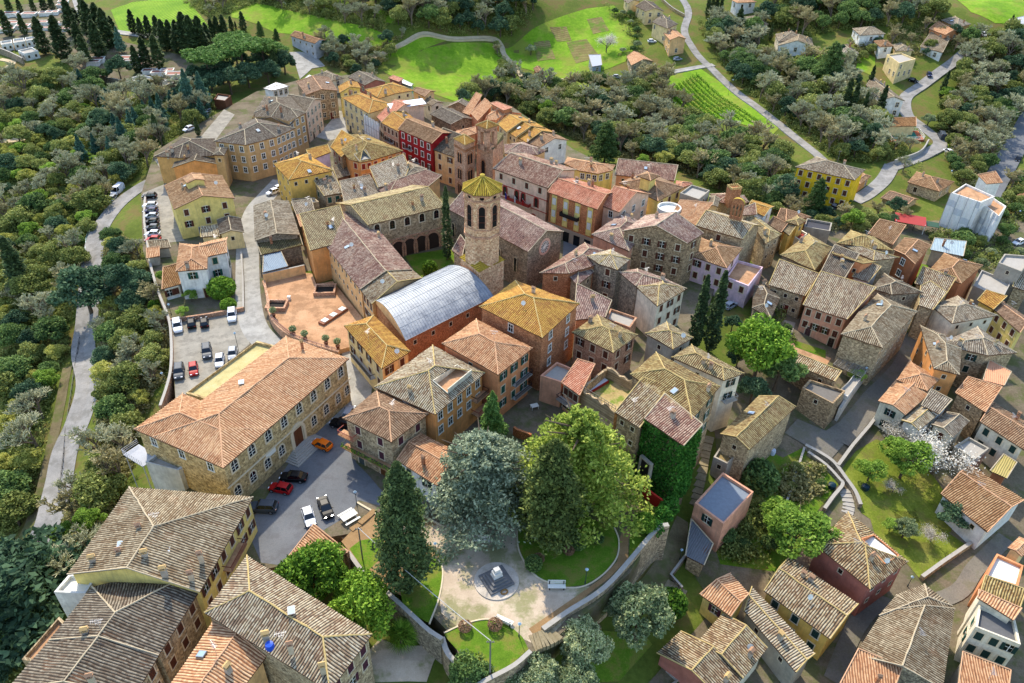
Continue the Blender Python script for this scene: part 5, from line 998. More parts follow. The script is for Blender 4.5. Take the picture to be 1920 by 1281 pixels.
for i in range(3):
    sg = twigs(9.5, .62, 5, 11+i, .24); fine = [s for s in sg if s[4] <= 1]; big = [s for s in sg if s[4] > 1]
    tw = MB(); fine = fine if len(fine) < 1500 else random.Random(i).sample(fine, 1500)
    proto('bare%d' % i, 9, seg_mesh('crown', [(p, q, max(r, .06), max(r1, .045), 0) for p, q, r, r1, l in fine], [L_TWIG, L_TWB, L_TWIG][i]), seg_mesh('trunk', big, BARKG))
sg = twigs(6.5, .75, 4, 31, .16, 6); ends = np.array([list(q) for p, q, r, r1, l in sg if l <= 1])
proto('blossom', 6, lm(np.concatenate([ends+RNG.normal(0, .34, ends.shape) for _ in range(9)]), .10, L_WHT), seg_mesh('trunk', sg, BARK))
proto('judas', 6, lm(np.concatenate([ends+RNG.normal(0, .26, ends.shape) for _ in range(9)]), .13, L_PNK), seg_mesh('trunk', sg, BARK))
_fr = MB()
for k in range(46):
    a = k*2.399; el = rad(75-110*(k/46)**1.1); L = 1.9; d = Vector((math.cos(a)*math.cos(el), math.sin(a)*math.cos(el), math.sin(el))); sd = Vector((-math.sin(a), math.cos(a), 0)); c = Vector((0, 0, 1.5))
    tip = c+d*L
    for j in range(9):
        ang = (j-4)*.22; dd = (d*math.cos(ang)+sd*math.sin(ang)); p0 = c+d*L*.45; p1 = p0+dd*L*.62-Vector((0, 0, .12*abs(j-4)*.3)); w = sd*.05+Vector((0, 0, .03)); _fr.quad([p0-w, p1, p1+w*.2, p0+w])
    w = sd*.03; _fr.quad([c-w, c+d*L*.5-w, c+d*L*.5+w, c+w])
proto('palm', 4.6, _fr.mesh('crown', L_LAU), trunk_mesh(1.6, .22, 0, 0, BARK))
KIND = {'cypress': 'cypress', 'cypress_slim': 'cypress', 'cypress_wide': 'cypress', 'cypress_bushy': 'cypress', 'cone': 'conifer', 'blue_cedar': 'cedar', 'deodar': 'cedar', 'cedar_green': 'cedar', 'laurel': 'laurel_tree', 'oak': 'oak_tree', 'oak2': 'evergreen_tree', 'scrub': 'scrub_tree', 'spring': 'leafy_tree', 'yellow': 'leafy_tree', 'olive': 'olive_tree', 'shrub': 'shrub', 'dark_shrub': 'shrub', 'blue_conifer': 'conifer', 'stone_pine': 'stone_pine', 'bare0': 'bare_tree', 'bare1': 'bare_tree', 'bare2': 'bare_tree', 'blossom': 'blossom_tree', 'judas': 'judas_tree', 'palm': 'palm'}
def spot(p):                            # photo pixel to the ground it shows: paved level or terrain
    for poly, z in SLABS:
        q = at(p, z)
        if inside(q, poly) and z >= T(q[0], q[1])-.5: return q[0], q[1], z
    q = on(p); return q[0], q[1], T(q[0], q[1])
def plant(k, x, y, z, h, label, group=None, wide=1.0, rz=None):
    H, cm, tm = PROTO[k]; s = h/H; nm = KIND[k]
    t = thing(nm, label, {'shrub': 'shrub', 'palm': 'palm'}.get(nm, 'tree'), (x, y, z), random.uniform(0, 6.28) if rz is None else rz, group)
    for n, me in (('trunk', tm), ('crown', cm)):
        o = link(n, me, t); o.scale = (s*wide, s*wide, s)
    return t
def tree(k, fr, base, top, label, group=None, wide=1.0):
    p = px(fr, base); x, y, z = spot(p); ty = px(fr, (0, top))[1]; h = max(1.0, zaxis((x, y), ty)-z); return plant(k, x, y, z, h, label, group, wide)
tree('cypress_wide', 'f', (764,1098), 868, 'very tall dark cypress between the piazza and the gravel garden', wide=.9)
tree('blue_cedar', 'f', (905,950), 822, 'spreading blue-grey cedar over the white park bench')
tree('deodar', 'f', (1075,945), 775, 'large yellow-green cedar in the middle of the park', wide=1.08)
tree('cypress_bushy', 'f', (1028,1012), 826, 'dark bushy cypress in front of the yellow-green cedar')
tree('cone', 'f', (922,838), 734, 'bright green cone shaped cypress beside the orange house')
tree('laurel', 'f', (600,1125), 1028, 'round glossy laurel tree nearest the piazza lean-to')
tree('laurel', 'f', (685,1185), 1088, 'round glossy laurel tree beside the garden palm', wide=.85)
tree('palm', 'f', (754,1208), 1158, 'bushy fan palm in the gravel garden')
tree('cypress_slim', 'f', (839,487), 350, 'very slender cypress in the cloister garden')
tree('cypress_slim', 'f', (1300,655), 516, 'left of the twin slender cypresses by the pink house', wide=1.25)
tree('cypress_slim', 'f', (1328,662), 508, 'right of the twin slender cypresses by the pink house', wide=1.25)
tree('laurel', 'f', (1412,712), 596, 'big leafy green tree right of the twin cypresses', wide=.95)
tree('oak', 'f', (1450,735), 650, 'dense dark garden tree overlapping the striped outbuilding')
for q, (x, y, tp) in enumerate([(1405,762,705), (1380,690,650), (1445,700,640), (1370,625,590)]): tree('oak2', 'f', (x, y), tp, ['round dark bush below the bay of the pale house', 'dark bush at the foot of the twin cypresses', 'dark evergreen behind the leafy green tree', 'small dark evergreen behind the twin cypresses'][q])
tree('dark_shrub', 'f', (1417,918), 868, 'round clipped evergreen beside the blue-grey flat roof', wide=1.0)
tree('spring', 'f', (1480,1040), 955, 'bright spring-green tree above the pink and orange house', wide=1.25)
tree('spring', 'f', (1625,905), 862, 'lower bright green tree in the lawned garden', wide=1.1); tree('spring', 'f', (1685,900), 822, 'taller bright green tree in the lawned garden beside the blossom')
tree('blossom', 'f', (1745,890), 805, 'white blossoming tree below the lichened cottage', wide=1.3); tree('blossom', 'f', (1680,850), 798, 'white blossoming tree in front of the white cottage wall', wide=1.3); tree('blossom', 'f', (1672,925), 900, 'small white blossoming shrub in the middle of the lawned garden', wide=1.3); tree('blossom', 'f', (1742,1018), 985, 'little white blossoming shrub on the walled lawn', wide=1.2)
for q, (k, x, y, tp, w) in enumerate([('olive',1190,1203,1108,.86),('olive',1088,1250,1170,.80),('olive',1003,1300,1237,.85),('olive',1072,1305,1242,.85),('olive',968,1310,1262,.9),('oak',885,1300,1232,.82),('olive',1140,1155,1112,.95)]): tree(k, 'f', (x, y), tp, ['largest grey-green olive below the park wall', 'olive tree standing alone on the grass below the park wall', 'olive tree at the bottom edge left of centre', 'olive tree at the bottom edge under the lone olive', 'olive tree cut by the bottom edge near the grey post', 'round leafy tree at the bottom edge beside the grey post', 'darker olive tight against the park wall'][q], wide=w)
for q, (k, x, y, tp) in enumerate([('shrub',1255,1148,1112),('shrub',1207,992,966),('shrub',806,512,488),('dark_shrub',1083,1025,1005),('dark_shrub',1000,1065,1045),('shrub',1075,985,962),('dark_shrub',1120,1015,1000)]): tree(k, 'f', (x, y), tp, ['bright clipped bush by the stepped alley', 'bright clipped ball beside the park gate', 'pale bush in the cloister garden', 'low dark bush on the big lawn near the brick path', 'low dark bush on the big lawn near the gravel', 'spiky bright bush under the yellow-green cedar', 'small bush at the top right of the big lawn'][q])
BROWNB = lm(ball(900, (0, 0, 1.3), (1.4, 1.4, 1.3), .85), .2, leafmat('brown_ball', (.34, .24, .16), (.46, .33, .23), (.58, .44, .32)))
PROTO['brown_ball'] = (2.7, BROWNB, PROTO['shrub'][2]); KIND['brown_ball'] = 'shrub'
for q, (x, y, tp) in enumerate([(1066,1037,1026),(1082,988,975),(1010,1052,1041),(872,1180,1168),(928,1177,1164)]): tree('brown_ball', 'f', (x, y), tp, ['brown clipped ball on the lawn nearest the brick path', 'brown clipped ball at the top of the big lawn', 'brown clipped ball on the left part of the big lawn', 'left brown clipped ball on the bottom lawn', 'right brown clipped ball on the bottom lawn'][q], wide=1.25)
# cemetery and wayside cypresses
for x, y, tp in [(85,110,-40),(160,100,-20),(260,95,-30),(340,90,-60),(400,85,-50),(75,275,75),(190,265,100),(345,410,125),(490,460,115),(560,280,-10),(620,400,160),(660,500,260),(760,450,150),(700,300,0),(780,330,20),(830,370,60),(870,330,120),(1040,550,340),(1110,530,280),(1200,520,260),(1010,260,70),(1070,290,130),(1130,300,115),(1200,320,115),(1250,390,145),(1300,380,150),(1360,420,150),(1420,430,90),(1470,440,115),(1530,430,120),(1570,380,170),(1600,300,140),(1640,290,120),(1690,290,110),(1740,230,120),(1770,220,160),(1830,240,85),(600,250,60),(660,220,-20)]:
    tree('cypress', 't00', (x, y), tp, 'dark cypress standing in or beside the walled cemetery', 'cypresses of the cemetery', wide=1.9)
for x, y, tp in [(1150,770,600),(1080,740,700),(1200,1090,850),(1490,1020,880),(720,1000,850)]: tree('cypress', 't00', (x, y), tp, 'dark cypress among the trees between the cemetery and the institute', 'cypresses below the cemetery', wide=1.4)
tree('oak2', 't00', (915,615), 400, 'round dark tree inside the lower cemetery'); tree('oak2', 't00', (815,610), 515, 'small dark tree by the cemetery wall'); tree('blue_conifer', 't00', (915,400), 200, 'blue-green conifer among the cemetery cypresses')
for x, y, tp in [(745,690,490),(550,890,590),(605,900,620),(690,915,690),(805,935,640),(600,565,390),(1290,735,530),(1510,935,770),(1580,645,490),(10,315,180),(1795,245,110),(1830,335,200),(1890,345,250)]: tree('cypress', 't30', (x, y), tp, 'dark cypress on the wooded slope at the upper right', 'cypresses on the upper right slope', wide=1.2)
for x, y, tp in [(1460,130,-40),(1490,125,-60),(1525,120,-50),(1560,110,-40)]: tree('cypress', 't20', (x, y), tp, 'tall cypress in the tight row at the top edge', 'row of cypresses at the top edge', wide=1.3)
tree('cypress', 't20', (1690,245), 60, 'broad dark cypress below the orange roofed white house', wide=2.2); tree('cypress', 't01', (190,920), 500, 'ivy dark cypress alone in the left wood', wide=1.6)
for x, y, tp in [(398,168,92),(428,155,86),(462,150,72),(498,140,76),(445,120,62),(520,132,85)]: tree('stone_pine', 'f', (x, y), tp, 'umbrella shaped stone pine in the grove beside the far road', 'stone pine grove', wide=1.35)
for x, y, tp in [(400,185,135),(435,178,122),(468,165,112),(505,158,108),(535,140,90),(375,172,118),(420,160,100),(490,135,92),(455,130,95),(350,190,150)]: tree('oak2', 'f', (x, y), tp, 'dark evergreen under the stone pine grove', 'evergreens under the stone pines', wide=1.25)
for x, y, tp in [(1440,860,520),(1540,840,540),(1230,930,700),(1100,900,750),(1000,1010,820),(905,1090,850),(640,1240,1010),(740,1190,1000),(850,1200,1020),(950,1140,880),(720,1290,1180)]: tree('blue_conifer', 't00', (x, y), tp, 'blue-green conifer in the plantation below the cemetery', 'blue-green conifers below the cemetery')
for q, (k, fr, b, tp, w, lab) in enumerate([('cedar_green','t20',(690,1230),920,1.1,'tall green cedar in the wood behind the town'),('yellow','t20',(1120,1265),1110,1.1,'bright yellow flowering tree behind the town roofs'),('spring','t20',(970,1255),1150,1.1,'yellow-green tree left of the bright yellow tree'),('spring','t20',(265,910),730,.9,'bright green tree at the wood edge above the row houses'),('cedar_green','t30',(430,650),320,1.1,'large dark cedar left of the upper right houses'),('cedar_green','t31',(330,340),60,.9,'conifer in front of the yellow apartment block'),('oak2','t31',(110,250),20,1.1,'dark tree at the left end of the yellow apartment block'),('oak','t31',(580,260),190,1.2,'round tree under the orange balcony house'),('spring','t31',(610,440),280,1.1,'leafy tree below the street by the yellow block'),('cypress','t10',(150,590),370,2.0,'dark conifer beside the pale grey road bend'),('oak2','t10',(1550,790),650,.9,'dark conifer at the foot of the green field'),('cedar_green','t10',(40,300),160,.8,'conifer at the edge of the pine grove'),('cedar_green','t10',(160,330),215,.8,'second conifer by the farmhouse'),('oak2','f',(172,588),494,1.2,'big round blue-green tree beside the left road'),('oak2','f',(238,565),490,1.1,'dark tree hanging over the left road'),('spring','t01',(1000,640),540,1.0,'bright green bush above the left road'),('olive','t20',(140,420),330,1.2,'olive tree at the left of the vegetable terraces'),('olive','t20',(290,560),500,1.0,'olive tree beside the tiny brick hut'),('blossom','t20',(705,400),230,1.2,'white blossoming tree on the terraces'),('olive','t20',(830,130),70,1.2,'olive tree near the house with the van'),('olive','t30',(1190,950),850,1.2,'olive tree beside the road bend'),('spring','t30',(1330,760),640,1.2,'green tree right of the road bend'),('judas','f',(62,1062),1018,1.2,'pink flowering tree beside the left road'),('judas','f',(205,772),758,.8,'small pink flowering shrub beyond the terracotta palazzo'),('oak2','f',(65,1180),1050,1.5,'big dark evergreen at the left edge beside the foreground roofs'),('spring','f',(1600,725),690,.8,'small tree in the lower town yard'),('shrub','f',(1715,540),520,1,'green bush in the lower town gardens'),('yellow','f',(1855,485),470,.9,'round yellow bush in the lower right gardens'),('oak','f',(1795,470),430,1.2,'garden tree right of the pale shed'),('olive','f',(1690,1010),975,1,'blue-grey shrub on the walled lawn'),('spring','f',(1665,1000),975,1.1,'leafy bush behind the pink and orange house'),('oak2','f',(1780,985),940,1.3,'dark tree beside the white gabled house'),('oak','f',(1350,1010),985,1.6,'ivy covered tree behind the flat roofed pink house')]): tree(k, fr, b, tp, lab, wide=w)
for q, (x, y, tp) in enumerate([(360,565,543),(418,555,520),(345,595,575),(430,580,560),(312,530,505),(300,585,560)]): tree('shrub' if q % 2 else 'spring', 'f', (x, y), tp, ['small tree against the white villa wall', 'bush at the villa porch', 'hedge bush at the car lot wall below the villa', 'bush in the corner of the villa garden', 'bush beside the grey shed', 'bush at the left wall of the villa garden'][q], wide=1.2)
# woods: scattered trees of a few kinds
def wood(poly, n, kinds, hr, where, group, bush=0, seed=1):
    rnd = random.Random(seed); P = [tuple(on(p)) for p in poly]; x0, x1 = min(p[0] for p in P), max(p[0] for p in P); y0, y1 = min(p[1] for p in P), max(p[1] for p in P); got = []; tries = 0
    names = {'bare0': 'bare grey tree', 'bare1': 'bare brownish tree', 'bare2': 'bare grey tree', 'oak': 'evergreen green tree', 'oak2': 'dark evergreen tree', 'spring': 'bright leafy tree', 'yellow': 'yellow-green tree', 'scrub': 'olive-brown scrub tree', 'olive': 'grey-green olive', 'blue_conifer': 'blue-green conifer', 'cedar_green': 'dark cedar', 'blossom': 'white blossoming tree'}
    while len(got) < n and tries < n*60:
        tries += 1; x, y = rnd.uniform(x0, x1), rnd.uniform(y0, y1)
        if not inside((x, y), P) or any((x-a)**2+(y-b)**2 < (3.6+hr[0]*.15)**2 for a, b in got): continue
        if any(inside((x, y), s[0]) for s in SLABS) or any(np.min(np.hypot(r[:, 0]-x, r[:, 1]-y)) < w*.5+1.2 for r, w in ROADS): continue
        got.append((x, y)); k = rnd.choice(kinds); plant(k, x, y, T(x, y)-.2, rnd.uniform(*hr)*(1.35 if k[:4] == 'bare' else .8 if k in ('spring', 'yellow') else 1), names[k]+' '+where, group+' ('+names[k]+')', rnd.uniform(1.0, 1.4))
    if bush:
        C, c2 = [], 0
        while c2 < bush:
            x, y = rnd.uniform(x0, x1), rnd.uniform(y0, y1)
            if not inside((x, y), P) or any(np.min(np.hypot(r[:, 0]-x, r[:, 1]-y)) < w*.5+1.6 for r, w in ROADS): continue
            c2 += 1; r = rnd.uniform(.6, 1.9); C.append(ball(60, (x, y, T(x, y)+r*.4), (r, r, r*.8), .6))
        V, Q = leaves(np.concatenate(C), .34, up=.5); o = link('undergrowth', fast_mesh('undergrowth', V, Q, [L_MIX, L_MIX, L_MIX2, L_MIX][seed % 4])); struct(o, 'stuff'); o['label'] = 'low scrub and brambles covering the ground '+where; o['category'] = 'undergrowth'
BR = ['bare0', 'bare1', 'bare2']
wood([(0,160),(150,160),(235,265),(290,310),(230,345),(195,400),(160,500),(145,640),(110,700),(95,850),(50,1000),(0,1040)], 230, BR+['bare0','oak','oak','spring','yellow','yellow','scrub','scrub','scrub','oak2'], (4, 8.5), 'in the wood on the left slope', 'left slope wood', 3400, 1)
wood([(205,440),(262,470),(298,560),(314,640),(305,720),(250,800),(235,905),(150,1090),(90,1120),(140,960),(195,820),(185,680),(178,560)], 84, ['oak','oak2','scrub','yellow','scrub','spring','bare1','bare0','bare2'], (4.5, 7.5), 'between the left road and the car lots', 'trees above the left road', 1500, 2)
wood([(120,120),(240,185),(350,175),(400,190),(400,230),(330,260),(280,300),(225,250),(140,160)], 44, BR+['oak','scrub','blue_conifer','blue_conifer'], (6, 9), 'between the cemetery and the institute', 'trees below the cemetery', 500, 3)
wood([(0,1080),(60,1060),(110,1110),(90,1160),(40,1260),(0,1281)], 14, ['oak2','oak','scrub'], (4, 7), 'at the lower left edge', 'trees at the lower left edge', 200, 1)
wood([(865,195),(935,150),(1000,168),(1130,175),(1245,165),(1262,205),(1300,240),(1400,275),(1470,300),(1485,395),(1400,385),(1290,325),(1180,305),(1075,262),(960,205)], 170, BR+['bare1','oak','oak','oak2','scrub','scrub','scrub'], (6, 10), 'in the wooded valley behind the town', 'valley wood behind the town', 2600, 2)
wood([(1305,40),(1420,60),(1430,120),(1500,130),(1580,150),(1640,235),(1650,300),(1560,295),(1480,245),(1360,130)], 95, BR+['bare0','bare2','oak','scrub','oak2'], (6, 10), 'in the wood right of the pale road', 'wood right of the pale road', 1500, 3)
wood([(1440,0),(1720,0),(1770,40),(1720,60),(1590,55),(1500,75),(1430,50)], 46, BR+['oak2','oak','scrub'], (7, 11), 'on the wooded hill at the top right', 'wooded hill at the top right', 900, 1)
wood([(1805,90),(1920,60),(1920,215),(1870,330),(1800,275),(1765,235),(1790,190)], 66, BR+['oak2','oak','scrub','scrub'], (6, 9), 'right of the winding road', 'wood right of the winding road', 1100, 2)
wood([(700,0),(960,0),(1005,15),(985,50),(940,75),(860,70),(770,62),(735,45)], 70, ['oak2','oak2','oak','bare1','bare2','scrub'], (7, 11), 'in the dark wood along the top edge', 'dark wood at the top edge', 700, 1)
wood([(345,5),(430,0),(560,0),(700,15),(735,60),(690,60),(600,35),(480,8),(400,40)], 34, BR+['oak2','scrub'], (4, 8), 'in the hedges between the top fields', 'hedges between the top fields', 700, 3)
wood([(600,75),(700,95),(760,70),(760,80),(705,130),(700,160),(660,140),(610,120)], 26, BR+['scrub','oak2'], (4, 7), 'along the dirt track below the farmhouse', 'trees along the dirt track', 500, 2)
wood([(1130,10),(1200,40),(1195,60),(1210,120),(1150,110),(1190,80)], 10, ['scrub','olive','oak'], (2.5, 4), 'in the gardens of the road houses', 'garden trees by the road houses', 60, 1)
wood([(1560,300),(1640,250),(1680,270),(1740,300),(1700,330),(1660,310)], 12, ['oak2','scrub','bare0'], (4, 7), 'between the winding road and the yellow block', 'trees above the yellow block', 160, 3)
wood([(1400,390),(1490,330),(1500,400),(1590,420),(1680,400),(1700,430),(1590,440),(1520,425)], 26, ['oak2','oak','scrub','bare1'], (3.5, 6), 'at the edge of the lower town below the yellow block', 'trees below the yellow block', 250, 2)
wood([(1740,440),(1830,430),(1920,480),(1920,500),(1840,510),(1790,500)], 12, ['oak','scrub','olive'], (2.5, 4), 'in the gardens right of the lower town', 'gardens right of the lower town', 150, 1)
wood([(1330,960),(1420,940),(1460,1000),(1430,1060),(1360,1050)], 7, ['scrub','oak'], (2, 3.2), 'in the weedy yard below the flat roofed pink house', 'weedy yard bushes', 120, 1)
wood([(1480,880),(1540,880),(1540,920),(1500,950),(1450,930)], 5, ['scrub','oak'], (1.6, 2.6), 'in the walled gardens left of the stairs', 'walled garden bushes', 80, 2)
wood([(1840,380),(1920,330),(1920,420),(1880,450)], 8, ['oak','scrub'], (3, 5), 'behind the scaffolded building', 'trees behind the scaffolded building', 90, 1)
wood([(925,80),(945,78),(960,120),(950,160),(930,195),(918,190),(940,130)], 12, ['scrub','bare0','bare1'], (2.5, 4.5), 'between the two middle fields', 'trees between the middle fields', 120, 1)
wood([(1560,95),(1700,60),(1800,60),(1790,110),(1690,110),(1640,100),(1600,130)], 16, ['oak2','scrub','bare1','spring'], (3.5, 6), 'around the upper right houses', 'trees around the upper right houses', 200, 2)
wood([(1480,130),(1560,120),(1600,150),(1600,190),(1530,170)], 12, ['oak2','scrub','bare2'], (4, 7), 'below the red shuttered white house', 'trees below the red shuttered white house', 120, 3)
wood([(1745,250),(1790,235),(1860,330),(1900,340),(1880,400),(1800,350)], 18, ['oak','scrub','bare1'], (3, 6), 'on the slope inside the right road', 'trees inside the right road', 260, 2)
wood([(1430,540),(1475,600),(1490,640),(1450,650)], 3, ['scrub','oak'], (1.5, 2.5), 'in the yard of the row houses', 'yard bushes', 30, 1)
# vineyard rows and crops
V_ = []
va, vb, vc, vd = [on(p) for p in ((1252,172), (1312,140), (1440,235), (1300,218))]
for k in range(9):
    a, b = va+(vb-va)*(k/9), vd+(vc-vd)*(k/9)
    for t in np.linspace(0, 1, 70): q = a+(b-a)*t; V_.append(ball(12, (q[0], q[1], T(*q)+.6), (.55, .55, .6), .5))
Vv, Qq = leaves(np.concatenate(V_), .3, up=.5); o = struct(link('vineyard', fast_mesh('vineyard', Vv, Qq, leafmat('vine', (.16, .30, .05), (.28, .46, .08), (.42, .60, .14)))), 'stuff'); o['label'] = 'rows of vines on the grass slope left of the pale road'; o['category'] = 'vines'
# ivy over the stone house
ivb = bpy.data.objects; q = [at(px('t22', p), 8.6) for p in ((992,580),(1287,783),(1422,657))]; q = [at(px('t22', p), 10.5) for p in ((992,582),(1287,785),(1422,659))]; IV = []
for a, b, dens in ((q[0], q[1], 8000), (q[1], q[2], 5500)):
    n = dens; t = RNG.uniform(0, 1, n); zz = RNG.uniform(-3, 10.6, n); e = (b-a)/np.linalg.norm(b-a); nn = np.array([e[1], -e[0]]); off = RNG.uniform(-.35, .25, n)+.15*np.sin(t*25)*np.sin(zz*1.3)
    P = a+(b-a)*t[:, None]+nn*off[:, None]; IV.append(np.column_stack([P, zz]))
hd = [at(px('p2', p), 0) for p in ((1330,40),(1215,190),(1290,90))]
for c in hd: IV.append(ball(700, (c[0], c[1], .2), (1.6, 1.6, 1.4), .6))
V, Q = leaves(np.concatenate(IV), .28, up=.1); tag(link('ivy', fast_mesh('ivy', V, Q, L_IVY)), 'thick green ivy covering two walls of the stone house above the park', 'ivy')
for q, (fr, pts, lab) in enumerate([('t13', [(830,520),(960,600),(1080,720),(1170,790)], 'ivy draped hedge on the garden wall above the palm'), ('t32', [(560,70),(640,90),(760,150)], 'green creeper on top of the vine pergola')]):
    C = spline([spot(px(fr, p))[:2] for p in pts]); L = [ball(160, (c[0], c[1], (G(*c) if q == 0 else -3)+.6), (1.0, 1.0, .9), .5) for c in C]; V, Q = leaves(np.concatenate(L), .3, up=.4); tag(link('hedge', fast_mesh('hedge', V, Q, L_OAK)), lab, 'hedge')
# ------------------------------------------------------------------ church tower and other landmarks
def ngon(c, r, n, a0): return [(c[0]+r*math.cos(a0+2*math.pi*k/n), c[1]+r*math.sin(a0+2*math.pi*k/n)) for k in range(n)]
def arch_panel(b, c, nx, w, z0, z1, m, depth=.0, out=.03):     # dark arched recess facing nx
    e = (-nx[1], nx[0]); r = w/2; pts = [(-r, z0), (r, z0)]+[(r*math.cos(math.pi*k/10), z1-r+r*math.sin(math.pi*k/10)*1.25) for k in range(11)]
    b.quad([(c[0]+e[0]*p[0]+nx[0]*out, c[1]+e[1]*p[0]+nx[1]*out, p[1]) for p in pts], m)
def arch_ring(b, c, nx, w, z0, z1, t, m, out=.12, legs=True):
    e = (-nx[1], nx[0]); r = w/2
    f = lambda rr: [(rr*math.cos(math.pi*k/10), z1-r+rr*math.sin(math.pi*k/10)*1.1) for k in range(11)]
    I, O = f(r), f(r+t)
    if legs: I = [(r, z0)]+I+[(-r, z0)]; O = [(r+t, z0)]+O+[(-r-t, z0)]
    P = lambda p, o: (c[0]+e[0]*p[0]+nx[0]*o, c[1]+e[1]*p[0]+nx[1]*o, p[1])
    for k in range(len(I)-1):
        b.quad([P(I[k], out), P(O[k], out), P(O[k+1], out), P(I[k+1], out)], m); b.quad([P(O[k], out), P(O[k], -.05), P(O[k+1], -.05), P(O[k+1], out)], m); b.quad([P(I[k+1], out), P(I[k+1], -.05), P(I[k], -.05), P(I[k], out)], m)
zb = 9.5; sq = [at(px('ch', p), zb) for p in ((238,948), (390,1066), (592,968))]; sq.append(sq[0]+sq[2]-sq[1]); tc = np.mean(sq, 0); sq = [tc+(p-tc)*1.12 for p in sq]; e1 = sq[2]-sq[1]; a0 = math.atan2(e1[1], e1[0])
R = 3.75; zf = lambda row: zaxis(tc+np.array([0, -R*.95]), row)
z_top = zf(300+325/4.928); z_apex = zaxis(tc, 300+150/4.928); z_st = zf(300+392/4.928); z_b1 = zf(300+440/4.928); z_b0 = zf(300+640/4.928); z_b2 = zf(300+735/4.928); z_low = zf(300+975/4.928)
tw = thing('bell_tower', 'octagonal stone bell tower with a yellow lichened tile roof and tall arched openings', 'bell tower', (tc[0], tc[1], 0))
OCT = ngon((0, 0), R, 8, a0+math.pi/8)
b = MB(); b.prism([(p[0]-tc[0], p[1]-tc[1]) for p in sq], -1, z_low-.4, 0); b.prism(OCT, z_low-1, z_top-.1, 0)
TSTONE = masonry((.82,.64,.48),(.90,.77,.61), 2.6); b.obj('wall', TSTONE, tw)
b = MB()
for zz, h, o in ((z_st-.2, .35, .22), (z_b2, .45, .25), (z_b0-.5, .25, .15), (z_top-.5, .4, .35)): b.prism(ngon((0, 0), R+o, 8, a0+math.pi/8), zz, zz+h, 0); b.quad([(p[0], p[1], zz) for p in ngon((0, 0), R+o, 8, a0+math.pi/8)[::-1]])
b.obj('string_course', BRICKP, tw)
for k in range(8):
    a = a0+math.pi/4*k; nx = (math.cos(a), math.sin(a)); c = (nx[0]*R*math.cos(math.pi/8), nx[1]*R*math.cos(math.pi/8))
    b = MB(); arch_panel(b, c, nx, 1.25, z_b0, z_b1, 0); arch_ring(b, c, nx, 1.25, z_b0, z_b1, .32, 1); e = (-nx[1], nx[0])
    for q in range(1, 3): zz = z_b0+(z_b1-z_b0)*q/3.4; b.tube((c[0]-e[0]*.6+nx[0]*.05, c[1]-e[1]*.6+nx[1]*.05, zz), (c[0]+e[0]*.6+nx[0]*.05, c[1]+e[1]*.6+nx[1]*.05, zz), .07, n=4, m=2)
    b.lathe([(.1,0),(.3,.05),(.38,.3),(.25,.6),(.1,.75)], 10, 3, (0, 0)) if False else None
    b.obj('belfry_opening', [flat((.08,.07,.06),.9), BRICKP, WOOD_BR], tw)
    b = MB(); zc = (z_st+z_top)/2-.05; P = [(.42*math.cos(t), .42*math.sin(t)) for t in [2*math.pi*j/14 for j in range(14)]]
    b.quad([(c[0]+e[0]*p[0]+nx[0]*.03, c[1]+e[1]*p[0]+nx[1]*.03, zc+p[1]) for p in P], 0)
    for j in range(14): p, q = P[j], P[(j+1) % 14]; b.quad([(c[0]+e[0]*u[0]*s+nx[0]*.1, c[1]+e[1]*u[0]*s+nx[1]*.1, zc+u[1]*s) for u, s in ((p, 1), (p, 1.35), (q, 1.35), (q, 1))], 1)
    b.obj('round_window', [flat((.08,.07,.06),.9), BRICKP], tw)
def pyramid_roof(parent, poly, z, za, mat, cap=True, ov=0, name='roof'):
    c = np.mean(np.array(poly), 0); b = MB(); n = len(poly); P = [tuple(c+(np.array(p)-c)*(1+ov)) for p in poly]; V, Q, U, k = [], [], [], 0
    for i in range(n):
        A, Bp = np.array(P[i]), np.array(P[(i+1) % n]); L = np.linalg.norm(Bp-A); e = (Bp-A)/L; m = np.array([-e[1], e[0]]); D = (c-A)@m; uc = (c-A)@e
        us = np.arange(0, L+.01, .075); us = np.minimum(us, L); top = np.where(us < uc, us/uc*D, (L-us)/(L-uc)*D)
        for q, u in enumerate(us):
            h = .07*math.cos(2*math.pi*(u/PER-.5))
            for t in (0, 1): v = top[q]*t; V.append((A[0]+e[0]*u+m[0]*v, A[1]+e[1]*u+m[1]*v, z+(za-z)*v/D+h)); U.append((u, v*1.1))
        for q in range(len(us)-1): Q.append((k+2*q, k+2*q+2, k+2*q+3, k+2*q+1))
        k += 2*len(us); b.tube((A[0], A[1], z+.06), (c[0], c[1], za+.06), .14, n=5)
        b.quad([(A[0], A[1], z-.12), (Bp[0], Bp[1], z-.12), (c[0], c[1], z+.1)][::-1])
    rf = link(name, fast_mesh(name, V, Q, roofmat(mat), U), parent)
    if cap: b.lathe([(.5, za), (.5, za+.35), (.25, za+.5), (.02, za+.6)], 10)
    b.obj('ridge_cap', ridge_mat('yellow' if mat == 'yellow' else 'gold'), rf); return rf
pyramid_roof(tw, ngon((0, 0), R+.5, 8, a0+math.pi/8), z_top, z_apex, 'yellow')
for k in range(4):                      # tiled corner slopes where the octagon leaves the square
    p = sq[k]-tc; b = MB(); q0, q1 = (sq[k-1]-tc-p)*.46+p, (sq[(k+1) % 4]-tc-p)*.46+p; z = z_low-.4
    ap = p*.50; b.quad([(p[0]*1.08, p[1]*1.08, z), (q1[0]*1.04, q1[1]*1.04, z), (ap[0], ap[1], z+1.9)]); b.quad([(q0[0]*1.04, q0[1]*1.04, z), (p[0]*1.08, p[1]*1.08, z), (ap[0], ap[1], z+1.9)]); b.obj('corner_roof', roofmat('yellow'), tw)
